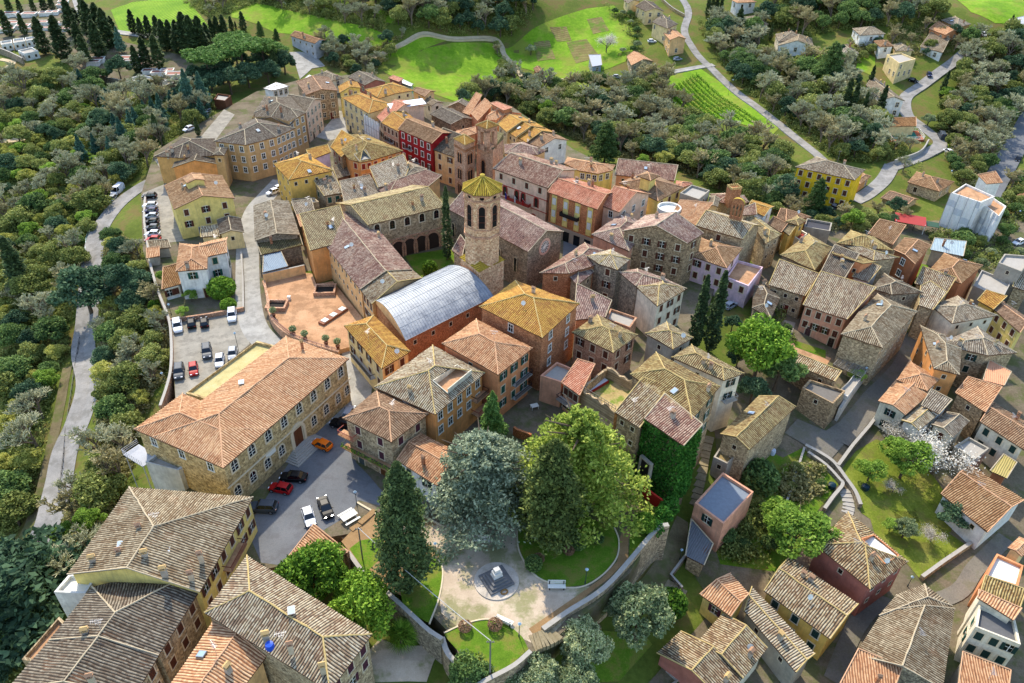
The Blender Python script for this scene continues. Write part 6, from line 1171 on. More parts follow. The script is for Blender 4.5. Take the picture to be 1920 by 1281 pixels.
sh_ = building('sacristy', 'small lean-to with a tiled roof at the foot of the octagonal tower', 'lean-to', STONE2, [B('ch', [(135,835),(225,905),(262,800),(215,740)], 7.5, 's0', 'purple', win=None)], chim=False)
# rose window and church trim
i = 1
def facade(P, eave_z, inset=.4):        # outer wall line between two eave corners
    a, b_ = P; return a, b_
f1, f2 = [at(px('ch', p), 10.6) for p in ((837,850), (1168,662))]; e = (f2-f1)/np.linalg.norm(f2-f1); nx = np.array([e[1], -e[0]]); c = (f1+f2)/2-nx*.4
b = MB(); zc = zaxis(c, 300+800/4.928); r = 1.35
for j in range(24):
    t0, t1 = 2*math.pi*j/24, 2*math.pi*(j+1)/24
    P = lambda rr, t, o: (c[0]+e[0]*rr*math.cos(t)+nx[0]*o-chL[0], c[1]+e[1]*rr*math.cos(t)+nx[1]*o-chL[1], zc+rr*math.sin(t)-chL[2])
    b.quad([P(1.45, t0, .12), P(1.45, t1, .12), P(2.0, t1, .12), P(2.0, t0, .12)][::-1], 0); b.quad([P(2.0, t0, .12), P(2.0, t1, .12), P(2.0, t1, -.1), P(2.0, t0, -.1)][::-1], 0); b.quad([P(0, t0, .03), P(1.45, t1, .03), P(1.45, t0, .03)], 1)
    b.quad([P(.25, t0, .10), P(.25, t1, .10), P(0, t1, .10), P(0, t0, .10)], 2)
for j in range(12):
    t = 2*math.pi*j/12; A, Bq = P(.25, t, .08), P(1.5, t, .08); b.tube(A, Bq, .09, n=5, m=2); q0 = P(1.15, t+math.pi/12, .09); b.tube(P(1.3, t, .09), q0, .06, n=4, m=2); b.tube(q0, P(1.3, t+math.pi/6, .09), .06, n=4, m=2)
b.obj('rose_window', [flat((.80,.62,.52),.9), flat((.08,.07,.07),.6), flat((.86,.80,.72),.9)], ch)
b = MB()
for t, w in ((.06,.5), (.36,.5), (.66,.5), (.94,.5)):
    q = f1+(f2-f1)*t-nx*.28; b.box(-.25,.25,-.1,.12,0,1) if False else None
g1, g2 = f1-nx*.35, at(px('ch', (95,452)), 10.6)-nx*0; d = g2-g1; dl = np.linalg.norm(d); d /= dl; n2 = np.array([-d[1], d[0]]); n2 = n2 if n2@(-g1) > 0 else -n2
for k in range(5):
    q = g1+d*dl*(.06+.2*k)-n2*.25; arch = MB(); arch_panel(arch, (q[0]+d[0]*2-chL[0], q[1]+d[1]*2-chL[1]), (n2[0], n2[1]), .8, 4-chL[2], 7.4-chL[2], 0, out=.06); arch_ring(arch, (q[0]+d[0]*2-chL[0], q[1]+d[1]*2-chL[1]), (n2[0], n2[1]), .8, 4-chL[2], 7.4-chL[2], .2, 1); arch.obj('window', [GLASS, STONE2], ch)
# convent cloister arcade
c1, c2 = [at(px('t11', p), 10.4) for p in ((840,408), (1422,270))]; e = (c2-c1)/np.linalg.norm(c2-c1); nx = np.array([e[1], -e[0]]); conv = bpy.data.objects['convent']; cl = conv.location; L = np.linalg.norm(c2-c1)
for k in range(5):
    c = c1+e*L*(.2+.155*k)-nx*.4; b = MB(); cc = (c[0]-cl[0], c[1]-cl[1]); arch_panel(b, cc, nx, 3.2, 0-cl[2], 4.1-cl[2], 0, out=.03); arch_ring(b, cc, nx, 3.2, -cl[2], 4.1-cl[2], .45, 1, .2); b.obj('arcade_arch', [flat((.22,.17,.14),.9), BRICKP], conv)
b = MB(); A, Bq = c1-nx*.28, c2-nx*.28; b.tube((A[0]-cl[0], A[1]-cl[1], 5.0-cl[2]), (Bq[0]-cl[0], Bq[1]-cl[1], 5.0-cl[2]), .18, n=4); b.obj('string_course', BRICKP, conv)
# hall with the curved metal roof
hal = bpy.data.objects['theatre']; hl = hal.location; P4 = [at(px('t11', p), 7.6) for p in ((1450,722), (885,985), (1118,1275), (1775,945))]
b = MB(); NA, NL = 18, 34; rise = 2.3
def bp(u, v):                           # u across, v along
    l = P4[1]+(P4[0]-P4[1])*v; r_ = P4[2]+(P4[3]-P4[2])*v; q = l+(r_-l)*(u*1.04-.02); return (q[0]-hl[0], q[1]-hl[1], 7.75+rise*math.sin(math.pi*min(max(u, 0), 1))**.85-hl[2])
for i in range(NA):
    for j in range(NL): b.quad([bp(i/NA, j/NL), bp((i+1)/NA, j/NL), bp((i+1)/NA, (j+1)/NL), bp(i/NA, (j+1)/NL)], 0, [(i, j), (i+1, j), (i+1, j+1), (i, j+1)])
t = NT('sheet_metal', .5, .4); t.b.inputs['Metallic'].default_value = .35; nn = t.noise(t.pos(), .5, 6, .7); t.col(t.ramp(nn, [(.3, (.42,.44,.47)), (.5, (.54,.56,.58)), (.7, (.64,.65,.65))])); t.set(t.b.inputs['Roughness'], t.ramp(nn, [(.3, (.52,.52,.52,1)), (.7, (.72,.72,.72,1))])); t.bump(t.noise(t.pos(), 1.6, 4), .5, .12)
rf = b.obj('curved_roof', t.m, hal, smooth=True); b = MB()
for j in range(NL+1):
    pr = None
    for i in range(NA+1):
        c = bp(i/NA, j/NL); c = (c[0], c[1], c[2]+.03)
        if pr: b.tube(pr, c, .045, n=4)
        pr = c
for i in range(0, NA+1, 3):
    pr = None
    for j in range(NL+1):
        c = bp(i/NA, j/NL); c = (c[0], c[1], c[2]+.02)
        if pr: b.tube(pr, c, .03, n=4)
        pr = c
b.obj('seam', t.m, rf); b = MB()
for v in (0, 1):
    pts = [bp(i/NA, v) for i in range(NA+1)]; b.quad([(p[0], p[1], p[2]-.03) for p in (pts if v == 0 else pts[::-1])])
b.obj('gable', PEACH, hal)
# brick two-light tower and bell gable
def square_tower(name, label, cat, fr, pts, z, mat, base=0): 
    P = [at(px(fr, p), z) for p in pts]; P.append(P[0]+P[2]-P[1]); c = np.mean(P, 0); t = thing(name, label, cat, (c[0], c[1], base)); W = [tuple((p-c)*.94) for p in P]; b = MB(); b.prism(W, -1, z-base, 0); b.obj('wall', mat, t); return t, P, c, W
t1, P, c, W = square_tower('tower', 'square pinkish brick tower with paired arched windows and a golden tile roof', 'tower', 'k5', ((0,512),(140,592),(262,540)), 15.5, BRICKP)
pyramid_roof(t1, [tuple(p-c) for p in P], 15.5, 17.0, 'gold', False)
for k in (0, 1):
    a, d = np.array(W[k]), np.array(W[k+1]); e = (d-a)/np.linalg.norm(d-a); nx = (e[1], -e[0])
    for zr in (11.2, 6.6, 2.2):
        b = MB()
        for s in (-.5, .5): m = (a+d)/2+e*s; arch_panel(b, m, nx, .75, zr-1.5, zr+1.2, 0); arch_ring(b, m, nx, .75, zr-1.5, zr+1.2, .16, 1, .1)
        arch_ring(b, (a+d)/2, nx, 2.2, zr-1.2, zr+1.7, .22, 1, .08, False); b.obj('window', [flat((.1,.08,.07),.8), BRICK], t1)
    b = MB()
    for q in range(12): m = a+(d-a)*(q+.5)/12; arch_ring(b, m, nx, .4, 13.4, 14.0, .1, 0, .1)
    b.obj('corbel_frieze', BRICK, t1)
t2, P, c, W = square_tower('tower', 'tall buff brick tower with a slanting bell gable and a mossy roof', 'tower', 'k5', ((268,578),(478,655),(612,515)), 14.0, BRICKP)
a, d, f = np.array(W[0]), np.array(W[1]), np.array(W[2]); e = (d-a)/np.linalg.norm(d-a); nx = (e[1], -e[0]); m = a+(d-a)*.42
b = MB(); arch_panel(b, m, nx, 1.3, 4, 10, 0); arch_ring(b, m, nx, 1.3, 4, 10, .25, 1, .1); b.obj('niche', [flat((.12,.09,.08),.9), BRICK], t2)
b = MB(); u = [np.array(w) for w in W]; T4 = [u[0], u[1], u[2], u[3]]
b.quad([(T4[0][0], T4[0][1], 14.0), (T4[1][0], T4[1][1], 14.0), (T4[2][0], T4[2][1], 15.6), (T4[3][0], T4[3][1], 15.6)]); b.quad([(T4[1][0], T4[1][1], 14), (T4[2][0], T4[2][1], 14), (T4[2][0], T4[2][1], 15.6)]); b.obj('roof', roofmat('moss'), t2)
pz = 20.0; Pq = [at(px('k5', p), pz) for p in ((268,348), (400,395), (552,348))]; Pq.append(Pq[0]+Pq[2]-Pq[1]); cc = np.mean(Pq, 0)-c; Wt = [tuple((np.array(p)-c-cc)*.84+cc) for p in Pq]
b = MB()
for k in range(4):                      # open turret: four corner piers and a top band
    p = np.array(Wt[k]); q = [p, p+(np.array(Wt[(k+1) % 4])-p)*.3, p+(np.array(Wt[(k+1) % 4])-p)*.3+(np.array(Wt[k-1])-p)*.3, p+(np.array(Wt[k-1])-p)*.3]; b.prism([tuple(x) for x in q], 13.5, 19.2)
b.prism(Wt, 18.6, 19.9); b.quad([(p[0], p[1], 18.6) for p in Wt[::-1]]); b.prism(Wt, 13.6, 14.9); b.obj('bell_turret', BRICKP, t2); pyramid_roof(t2, [tuple(np.array(p)-c) for p in Pq], 19.95, 21.2, 'gold', False, name='turret_roof')
b = MB(); b.lathe([(.05,0),(.12,.75),(.3,.6),(.38,.3),(.5,0)], 12, 0, (cc[0], cc[1])); b.tube((cc[0]-1, cc[1], .8), (cc[0]+1, cc[1], .8), .08, m=1); b.v = [(v[0], v[1], v[2]+16.2) for v in b.v]; b.obj('bell', [flat((.42,.44,.40),.4,metal=.7), WOOD_BR], t2)
# bellcote of the small church
cc_ = at(px('k7', (958,545)), 11.4); chs = bpy.data.objects['church.001']; q1, q2 = [at(px('k7', p), 8.4) for p in ((475,660), (1040,824))]; e = (q2-q1)/np.linalg.norm(q2-q1); ang = math.atan2(e[1], e[0])
b = MB()
for x in (-2.0, -.67, .67, 2.0): b.box(x-.3, x+.3, -.45, .45, -1.0, 4.0)
b.box(-2.3, 2.3, -.5, .5, 4.0, 4.5); b.box(-2.3, 2.3, -.5, .5, -1.4, -.6)
for k in range(10):
    t0, t1 = math.pi*k/10, math.pi*(k+1)/10; b.quad([(2.3*math.cos(t), y, 4.5+1.5*math.sin(t)) for t, y in ((t0, -.55), (t0, .55), (t1, .55), (t1, -.55))], 1); b.quad([(2.2*math.cos(t0), -.5, 4.5+1.4*math.sin(t0)), (2.2*math.cos(t1), -.5, 4.5+1.4*math.sin(t1)), (0, -.5, 4.5)], 0); b.quad([(2.2*math.cos(t1), .5, 4.5+1.4*math.sin(t1)), (2.2*math.cos(t0), .5, 4.5+1.4*math.sin(t0)), (0, .5, 4.5)], 0)
for x in (-1.33, 0, 1.33): b.lathe([(.02,3.2),(.15,3.1),(.25,2.6),(.34,2.3)], 8, 2, (x, 0))
o = b.obj('bellcote', [BRICK, ridge_mat('yellow'), flat((.3,.32,.28),.5,metal=.6)], chs, (cc_[0]-chs.location[0], cc_[1]-chs.location[1], 11.6-chs.location[2])); o.rotation_euler = (0, 0, ang); o.scale = (.62, .62, .72)
q = at(px('k7', (915,330)), 7); b = MB(); b.box(-2, 2, -1.6, 1.6, -2, 4.2)
for sx in np.linspace(-1.85, 1.85, 6):
    for sy in (-1.5, 1.5): b.box(sx-.2, sx+.2, sy-.2, sy+.2, 4.2, 4.9, 1)
for sy in np.linspace(-.9, .9, 3):
    for sx in (-1.85, 1.85): b.box(sx-.2, sx+.2, sy-.2, sy+.2, 4.2, 4.9, 1)
ct = thing('tower', 'squat brick turret with toothed top just behind the stone church bellcote', 'turret', (q[0], q[1], 6.5), .3); ct.scale = (.72, .72, .8); b.obj('wall', [BRICK, ridge_mat('gold')], ct)
# pale pink palace: arched windows, balcony, flags; brick block: bays
def wall_frame(fr, p, q, z, inset=.4):
    a, b_ = at(px(fr, p), z), at(px(fr, q), z); e = (b_-a)/np.linalg.norm(b_-a); n = np.array([e[1], -e[0]]); return a-n*inset, b_-n*inset, e, n, math.atan2(n[1], n[0])-math.pi/2
a, b_, e, n, ang = wall_frame('k5', (475,872), (1130,1108), 12.0); L = np.linalg.norm(b_-a)
REDSUR = flat((.62,.22,.17),.8)
def red_arch(parent, pl, t, z, w, h, name='window'):
    m = MB(); c = a+(b_-a)*t; cc = (c[0]-pl[0], c[1]-pl[1]); arch_panel(m, cc, n, w, z-pl[2], z+h-pl[2], 0); arch_ring(m, cc, n, w, z-pl[2], z+h-pl[2], .25, 1); m.obj(name, [GLASS, REDSUR], parent)
for t in (.22, .44, .56, .80): red_arch(pc, pcL, t, 5.6, 1.1, 2.5)
for t in (.22, .5, .76): red_arch(pc, pcL, t, .3, 1.5, 3.0, 'door')
m = MB(); c = a+(b_-a)*.5; 
for zz in (5.0, 8.4): A, D = a+n*.05, b_+n*.05; m.tube((A[0]-pcL[0], A[1]-pcL[1], zz-pcL[2]), (D[0]-pcL[0], D[1]-pcL[1], zz-pcL[2]), .12, n=4)
m.obj('string_course', REDSUR, pc); m = MB(); m.box(-3.6, 3.6, 0, 1.0, 5.0, 5.2); m.box(-3.6, 3.6, .92, 1.0, 5.2, 6.1, 1); m.box(-3.6, -3.52, 0, 1, 5.2, 6.1, 1); m.box(3.52, 3.6, 0, 1, 5.2, 6.1, 1)
m.obj('balcony', [SURR, REDSUR], pc, (c[0]-pcL[0], c[1]-pcL[1], -pcL[2])).rotation_euler = (0, 0, ang)
for k, (t, col) in enumerate([(.30, (.12,.2,.6)), (.47, (.85,.86,.84)), (.62, (.7,.1,.1))]):
    c = a+(b_-a)*t+n*1.0; f = thing('flag', ['blue flag', 'white and green flag', 'red flag'][k]+' hanging from the palace balcony', 'flag', (c[0], c[1], 6.4), ang); m = MB(); m.tube((0, -.6, -.4), (0, .7, 1.2), .04, n=5); m.obj('pole', WHITE, f); m = MB()
    for j in range(6): y0, y1 = .1+.1*j, .1+.1*(j+1); z0 = .3+y0*1.1; m.quad([(.06*math.sin(j*2), y0, z0-1.6), (.06*math.sin(j*2+2), y1, z0-1.5), (0, y1, z0+.2), (0, y0, z0)])
    m.obj('cloth', flat(col, .8), f)
blk = [o for o in bpy.data.objects if o.get('label', '').startswith('brick and yellow striped')][0]; bl = blk.location
a, b_, e, n, ang = wall_frame('k6', (45,577), (635,787), 11.6); L = np.linalg.norm(b_-a)
m = MB(); 
for t in (.13, .37, .61, .86): c = a+(b_-a)*t; m.box(-L*.045, L*.045, -.02, .08, 3.9, 11.4); 
for t in (.13, .37, .61, .86):
    m = MB(); c = a+(b_-a)*t; m.box(-.75, .75, -.02, .07, 3.9, 11.3); o = m.obj('yellow_bay', YEL, blk, (c[0]-bl[0], c[1]-bl[1], -bl[2])); o.rotation_euler = (0, 0, ang)
    for zz in (9.6, 6.4):
        m = MB(); m.box(-.55, .55, .07, .12, zz-.9, zz+.9, 0)
        for q in range(8): m.box(-.5, .5, .12, .15, zz-.85+q*.215, zz-.69+q*.215, 1)
        o = m.obj('window', [flat((.55,.55,.52),.6), WHITE], blk, (c[0]-bl[0], c[1]-bl[1], -bl[2])); o.rotation_euler = (0, 0, ang)
m = MB(); c = a+(b_-a)*.5; m.box(-L/2, L/2, -.02, .1, -.5, 3.5, 0)
for t in (-.36, -.14, .08, .30): m.box(t*L-.9, t*L+.9, .1, .13, 0, 2.7, 1)
m.obj('shop_front', [flat((.62,.56,.48),.9), GLASS], blk, (c[0]-bl[0], c[1]-bl[1], -bl[2])).rotation_euler = (0, 0, ang)
m = MB(); c = a+(b_-a)*.48; m.box(-2.6, 2.6, 0, 1.1, 6.9, 7.1); m.box(-2.6, 2.6, 1.03, 1.1, 7.1, 7.9); m.box(-2.6, -2.53, 0, 1.1, 7.1, 7.9); m.box(2.53, 2.6, 0, 1.1, 7.1, 7.9); V, Q = leaves(ball(120, (0, 1.1, 7.9), (2.5, .2, .25), .2), .25); k0 = len(m.v)
m.obj('balcony', IRON, blk, (c[0]-bl[0], c[1]-bl[1], -bl[2])).rotation_euler = (0, 0, ang)
# town hall: door, steps, metal fire balcony
a, b_, e, n, ang = wall_frame('th', (715,1032), (1658,210), 9.4); D = lambda t: a+(b_-a)*t
for t in (.055, .165, .275, .385, .655, .765, .875, .96):
    c = D(t); put_window(th, thL, c, ang, 3.0, 'a', 1.2, 2.0)
c = D(.52); o = link('door', door_mesh((.36,.20,.10), 2.0, 3.4), th, (c[0]-thL[0], c[1]-thL[1], 1.0-thL[2]), rz=ang); m = MB()
arch_ring(m, (0, 0), (0, 1), 2.5, 1.0, 4.9, .5, 0, .2); m.obj('portal', SURR, th, (c[0]-thL[0], c[1]-thL[1], -thL[2])).rotation_euler = (0, 0, ang)
m = MB()
for k in range(6): m.box(-2.0-.35*k, 2.0+.35*k, 0, .8+.38*k, 1.0-.17*(k+1)-.02, 1.0-.17*k, 0)
m.obj('steps', CONC, th, (c[0]-thL[0], c[1]-thL[1], -thL[2])).rotation_euler = (0, 0, ang)
m = MB(); c = D(.5); m.box(-L*.0-26, 0, 0, 0, 0, 0) if False else None
Lh = np.linalg.norm(b_-a); m.box(-Lh/2, Lh/2, 0, .14, 4.75, 5.0); m.obj('string_course', SURR, th, (c[0]-thL[0], c[1]-thL[1], -thL[2])).rotation_euler = (0, 0, ang)
m = MB(); c = D(.31); m.box(-1.1, 1.1, .02, .06, 4.9-.9, 4.9+.1); m.obj('wall_plaque', flat((.84,.83,.78),.7), th, (c[0]-thL[0], c[1]-thL[1], -.2-thL[2])).rotation_euler = (0, 0, ang)
m = MB()
cb = at(px('th', (95,935)), 4.0); m.box(-2.4, 2.4, -1.4, 1.4, -.15, 0, 0)
for x in np.linspace(-2.4, 2.4, 9): m.tube((x, -1.4, 0), (x, -1.4, 1.1), .03, n=4)
for h in (.4, .75, 1.1): m.tube((-2.4, -1.4, h), (2.4, -1.4, h), .03, n=4); m.tube((-2.4, -1.4, h), (-2.4, 1.4, h), .03, n=4)
for x in (-2.2, 2.2): m.tube((x, -1.2, -.1), (x, -1.2, -10), .08, n=6)
fb = thing('fire_balcony', 'white steel landing with railings at the corner of the terracotta roofed palazzo', 'balcony', (cb[0], cb[1], 4.0), -.55); m.obj('frame', flat((.62,.63,.65),.7), fb)
# balconies on houses
def balcony(fr, p, q, z, zb, t0, t1, floor, rail, bl_label, depth=1.1, inset=.4, flowers=False):
    a, b_, e, n, ang = wall_frame(fr, p, q, z, inset); c = a+(b_-a)*(t0+t1)/2; w = np.linalg.norm(b_-a)*(t1-t0)/2; par = [o for o in bpy.data.objects if o.get('label', '').startswith(bl_label)][0]; l = par.location
    m = MB(); m.box(-w, w, 0, depth, zb-.15, zb, 0); m.box(-w, w, depth-.06, depth, zb+.85, zb+.95, 1); m.box(-w, -w+.06, 0, depth, zb+.85, zb+.95, 1); m.box(w-.06, w, 0, depth, zb+.85, zb+.95, 1)
    for x in np.arange(-w, w+.01, .14): m.box(x-.015, x+.015, depth-.045, depth-.015, zb, zb+.9, 1)
    o = m.obj('balcony', [floor, rail], par, (c[0]-l[0], c[1]-l[1], -l[2])); o.rotation_euler = (0, 0, ang)
    if flowers:
        C = np.column_stack([RNG.uniform(-w, w, 260), RNG.uniform(depth-.1, depth+.25, 260), RNG.uniform(zb+.35, zb+1.05, 260)]); V, Q = leaves(C, .2); f = link('flower_boxes', fast_mesh('flower_boxes', V, Q, L_LAU), o)
balcony('t12', (650,577), (1015,757), 9.0, 3.2, -.02, 1.0, TERRAF, DKGREEN, 'stone corner house with purple', 1.3, flowers=True)
balcony('t12', (650,577), (1015,757), 9.0, 6.1, -.05, .28, TERRAF, flat((.6,.25,.2),.6), 'stone corner house with purple', 1.5)
balcony('t12', (1345,550), (1718,237), 9.6, 5.6, .74, 1.0, TERRAF, IRON, 'orange house with a grey striped', 1.3); balcony('t12', (1345,550), (1718,237), 9.6, 2.6, .74, 1.0, TERRAF, flat((.6,.25,.2),.6), 'orange house with a grey striped', 1.6)
balcony('t22', (372,312), (507,408), 6.2, 2.9, -.05, 1.0, CONC, IRON, 'salmon pink house', 1.3); balcony('f', (934,703), (999,653), 10.6, 5.4, .45, .95, CONC, IRON, 'tall orange house with green', 1.0); balcony('f', (934,703), (999,653), 10.6, 2.4, .45, .95, CONC, IRON, 'tall orange house with green', 1.0)
balcony('f', (645,611), (715,692), 8.4, 3.6, .2, .75, CONC, IRON, 'cream house with a golden hip', 1.0); balcony('k3', (680,717), (1085,892), 11.4, 6.7, .22, .40, CONC, IRON, 'deep red palazzo', .9); balcony('k3', (680,717), (1085,892), 11.4, 3.6, .42, .6, CONC, IRON, 'deep red palazzo', .9)
balcony('k3', (480,642), (685,747), 10.0, 5.2, .15, .6, CONC, IRON, 'brick fronted house', .9); balcony('f', (475,932), (375,1110), 7.0, 3.0, .30, .62, TERRAF, flat((.42,.16,.12),.6), 'yellow apartment house with a broad', 1.2) if False else None
a_, b2 = at((375,1110), 7.0), at((475,932), 7.0); balcony('f', (375,1110), (475,932), 7.0, 3.6, .36, .66, TERRAF, flat((.42,.16,.12),.6), 'yellow apartment house with a broad', 1.3)
balcony('t22', (1590,294), (1742,240), 7.4, 2.2, .2, .8, CONC, CONC, 'pale house with an olive roof', 1.2)
# chimneys on the foreground roofs, placed as in the photograph
def roof_item(par_label, fr, p, me, z, name='chimney', rz=.3):
    par = [o for o in bpy.data.objects if o.get('label', '').startswith(par_label)][0]; rf = [c for c in par.children if c.name.startswith('roof')][0]; q = at(px(fr, p), z); link(name, me, rf, (q[0]-par.location[0], q[1]-par.location[1], z-par.location[2]), rz=rz)
for p, z, v in [((1050,140),8.8,1), ((900,325),8.4,1), ((1095,345),9.2,2), ((705,385),7.6,2), ((1505,350),8.3,1), ((1235,470),8.9,2), ((1435,495),8.0,1)]: roof_item('yellow apartment house with a broad', 't03', p, chimney_mesh(v), z)
for p, z, v in [((655,930),7.0,2), ((1050,470),7.6,1), ((690,1270),8.3,1)]: roof_item('long stone row house with dark', 't03', p, chimney_mesh(v), z)
for p, z, v in [((260,1030),9.3,1), ((80,960),9.6,2), ((500,1180),9.0,4)]: roof_item('stone house in' if False else 'stone house with a yellow ridged', 't13', p, chimney_mesh(v), z)
roof_item('yellow apartment house with a broad', 't03', (1180,90), antenna_mesh(), 9.6, 'antenna'); roof_item('yellow apartment house with a broad', 't03', (1250,285), skylight_mesh(), 8.9, 'skylight'); roof_item('yellow apartment house with a broad', 't03', (905,245), skylight_mesh(), 8.7, 'skylight'); roof_item('long stone row house with dark', 't03', (760,890), antenna_mesh(), 8.3, 'antenna'); roof_item('stone house with a yellow ridged', 't13', (200,985), antenna_mesh(), 9.2, 'antenna'); roof_item('stone house with a yellow ridged', 't13', (265,740), skylight_mesh(), 9.6, 'skylight')
roof_item('long stone palazzo', 'th', (1305,110), chimney_mesh(0), 11.2); roof_item('long stone palazzo', 'th', (850,388), skylight_mesh(), 11.0, 'skylight')
m = MB(); m.lathe([(0,-.6),(.45,-.45),(.55,0),(.45,.45),(0,.55)], 14); q = at(px('t13', (105,1015)), 9.6); tag(m.obj('water_tank', flat((.10,.30,.72),.4), None, (q[0], q[1], 9.8), smooth=True), 'blue round water tank on the foreground striped roof', 'water tank')
# ------------------------------------------------------------------ walls, fences, stairs
def wall(name, label, fr, pts, z, h, mat, w=.45, cap=None, sp=True, drop=1.5, cat='wall'):
    C = [spot(px(fr, p)) for p in pts] if z is None else [tuple(at(px(fr, p), z+h))+(z,) for p in pts]
    C = spline([c[:2] for c in C]) if sp else [np.array(c[:2]) for c in C]
    b = MB(); L = 0; prev = None
    for i, c in enumerate(C):
        d = C[min(i+1, len(C)-1)]-C[max(i-1, 0)]; d /= np.linalg.norm(d); n = np.array([-d[1], d[0]])*w/2; g = T(*c) if z is None else z
        row = (c+n, c-n, g-drop, g+h)
        if prev is not None:
            l = float(np.linalg.norm(c-C[i-1])); (A, Bq, z0, z1), (A2, B2, y0, y1) = prev, row
            b.quad([(B2[0], B2[1], y0), (Bq[0], Bq[1], z0), (Bq[0], Bq[1], z1), (B2[0], B2[1], y1)][::-1], 0, [(L+l, y0), (L, z0), (L, z1), (L+l, y1)][::-1]); b.quad([(A[0], A[1], z0), (A2[0], A2[1], y0), (A2[0], A2[1], y1), (A[0], A[1], z1)][::-1], 0, [(L, z0), (L+l, y0), (L+l, y1), (L, z1)][::-1])
            b.quad([(Bq[0], Bq[1], z1), (B2[0], B2[1], y1), (A2[0], A2[1], y1), (A[0], A[1], z1)], 1, [(0, L), (0, L+l), (w, L+l), (w, L)]); L += l
        else: b.quad([(row[0][0], row[0][1], row[2]), (row[1][0], row[1][1], row[2]), (row[1][0], row[1][1], row[3]), (row[0][0], row[0][1], row[3])])
        prev = row
    r = prev; b.quad([(r[1][0], r[1][1], r[2]), (r[0][0], r[0][1], r[2]), (r[0][0], r[0][1], r[3]), (r[1][0], r[1][1], r[3])])
    return tag(b.obj(name, [mat, cap or CONC]), label, cat)
RUB = masonry((.56,.49,.40),(.70,.62,.50), 2.2)
wall('retaining_wall', 'long curved rubble retaining wall along the brick path below the park', 'p2', [(440,890),(620,765),(800,655),(920,555),(1040,420),(1150,290),(1250,180),(1320,160)], 0, .9, RUB, .7, drop=9)
wall('retaining_wall', 'low stone wall ending the bottom lawn of the park', 't13', [(2060,1040),(1930,1150),(1720,1262),(1620,1330)], 0, .5, RUB, .6, drop=6)
wall('retaining_wall', 'rubble wall between the gravel garden and the bottom lawn', 't13', [(1395,940),(1440,1060),(1545,1180),(1620,1320)], 0, .4, RUB, .7, drop=6)
wall('retaining_wall', 'pale stone wall bounding the car lots on the left', 'f', [(272,366),(270,410),(276,455),(283,500),(298,550),(316,596),(321,640),(320,690),(312,725),(300,760)], 0, .8, BRICKP, .5, CONC, drop=7)
wall('terrace_wall', 'curved brick parapet of the terracotta terrace', 'te', [(350,420),(395,640),(405,760),(460,890),(560,1000),(700,1085),(930,1185),(1245,1275)], 1.0, .9, BRICKP, .55, BRICKP, drop=3)
wall('terrace_wall', 'plain beige wall at the back of the terracotta terrace', 'te', [(335,345),(590,290),(835,235)], 1.0, 2.2, PEACH, .4, CONC, False, drop=2)
wall('garden_wall', 'low pinkish wall between the villa garden and the lower car lot', 'f', [(319,598),(390,588),(456,576)], 0, 1.0, BRICKP, .4, BRICKP, False); wall('garden_wall', 'stone wall along the street side of the villa garden', 'f', [(456,576),(455,520),(452,470)], 0, .9, STONE2, .4, CONC, False)
wall('garden_wall', 'thick stone wall between the piazza trees and the park slope', 't13', [(690,300),(830,480),(960,580),(1180,780),(1290,880),(1395,950)], 0, 1.6, STONEG, .6, CONC, drop=4)
wall('garden_wall', 'brick coping wall edging the lean-to roof by the piazza', 't13', [(440,125),(560,210),(690,300)], 0, 3.0, BRICKP, .5, BRICKP, False)
wall('kerb', 'pale kerb curving round the big park lawn', 'p2', [(285,30),(262,180),(270,330),(330,450),(420,540),(600,602),(740,588),(870,503),(958,390),(972,270),(940,180)], 0, .14, SURR, .2, SURR, drop=.1, cat='kerb')
wall('kerb', 'pale kerb between the left lawn and the gravel', 't13', [(1345,335),(1390,390),(1400,480),(1370,650),(1300,838)], 0, .14, SURR, .2, SURR, drop=.1, cat='kerb'); wall('kerb', 'pale kerb round the bottom lawn of the park', 't13', [(1410,905),(1560,838),(1720,802),(1860,828),(1930,872)], 0, .14, SURR, .2, SURR, drop=.1, cat='kerb')
wall('kerb', 'stone kerb dividing the asphalt piazza from the sandy path', 'p1', [(110,155),(215,215),(275,260)], 0, .2, SURR, .3, SURR, False, drop=.1, cat='kerb'); wall('kerb', 'kerb along the cottage side of the sandy path', 'p1', [(545,230),(720,330),(740,350)], 0, .25, SURR, .3, SURR, False, drop=.1, cat='kerb')
wall('garden_wall', 'straight stone wall between the sloping street and the lawned garden', 't32', [(830,560),(740,680),(620,820),(510,970)], None, 1.3, STONEG, .6, CONC, False, drop=3)
wall('garden_wall', 'curving stone wall beside the steps in the lower town', 't32', [(270,810),(380,880),(480,950),(570,1060),(640,1160),(680,1260)], None, 1.2, STONEG, .7, CONC, drop=3); wall('garden_wall', 'inner stone wall left of the curved steps in the lower town', 't32', [(290,860),(420,960),(520,1060),(545,1110),(480,1190),(410,1290)], None, 1.0, STONEG, .6, CONC, drop=3)
wall('garden_wall', 'thin stone wall dividing the walled gardens left of the curved steps', 't32', [(262,830),(220,960),(170,1110),(125,1250)], None, .9, STONEG, .4, CONC, False)
wall('garden_wall', 'stone wall of the small bright lawn above the narrow street', 't33', [(1135,525),(1300,400),(1500,270)], None, 1.2, STONE2, .6, CONC, False, drop=4)
wall('garden_wall', 'white plastered wall along the sloping street under the pergola', 't32', [(770,190),(700,310),(600,450),(505,600)], None, 3.4, plaster((.80,.76,.70)), .5, CONC, False, drop=2)
wall('garden_wall', 'low wall of the stepped alley under the round bush', 't23', [(1300,350),(1185,500),(1270,600)], None, .9, STONEG, .4, CONC, False)
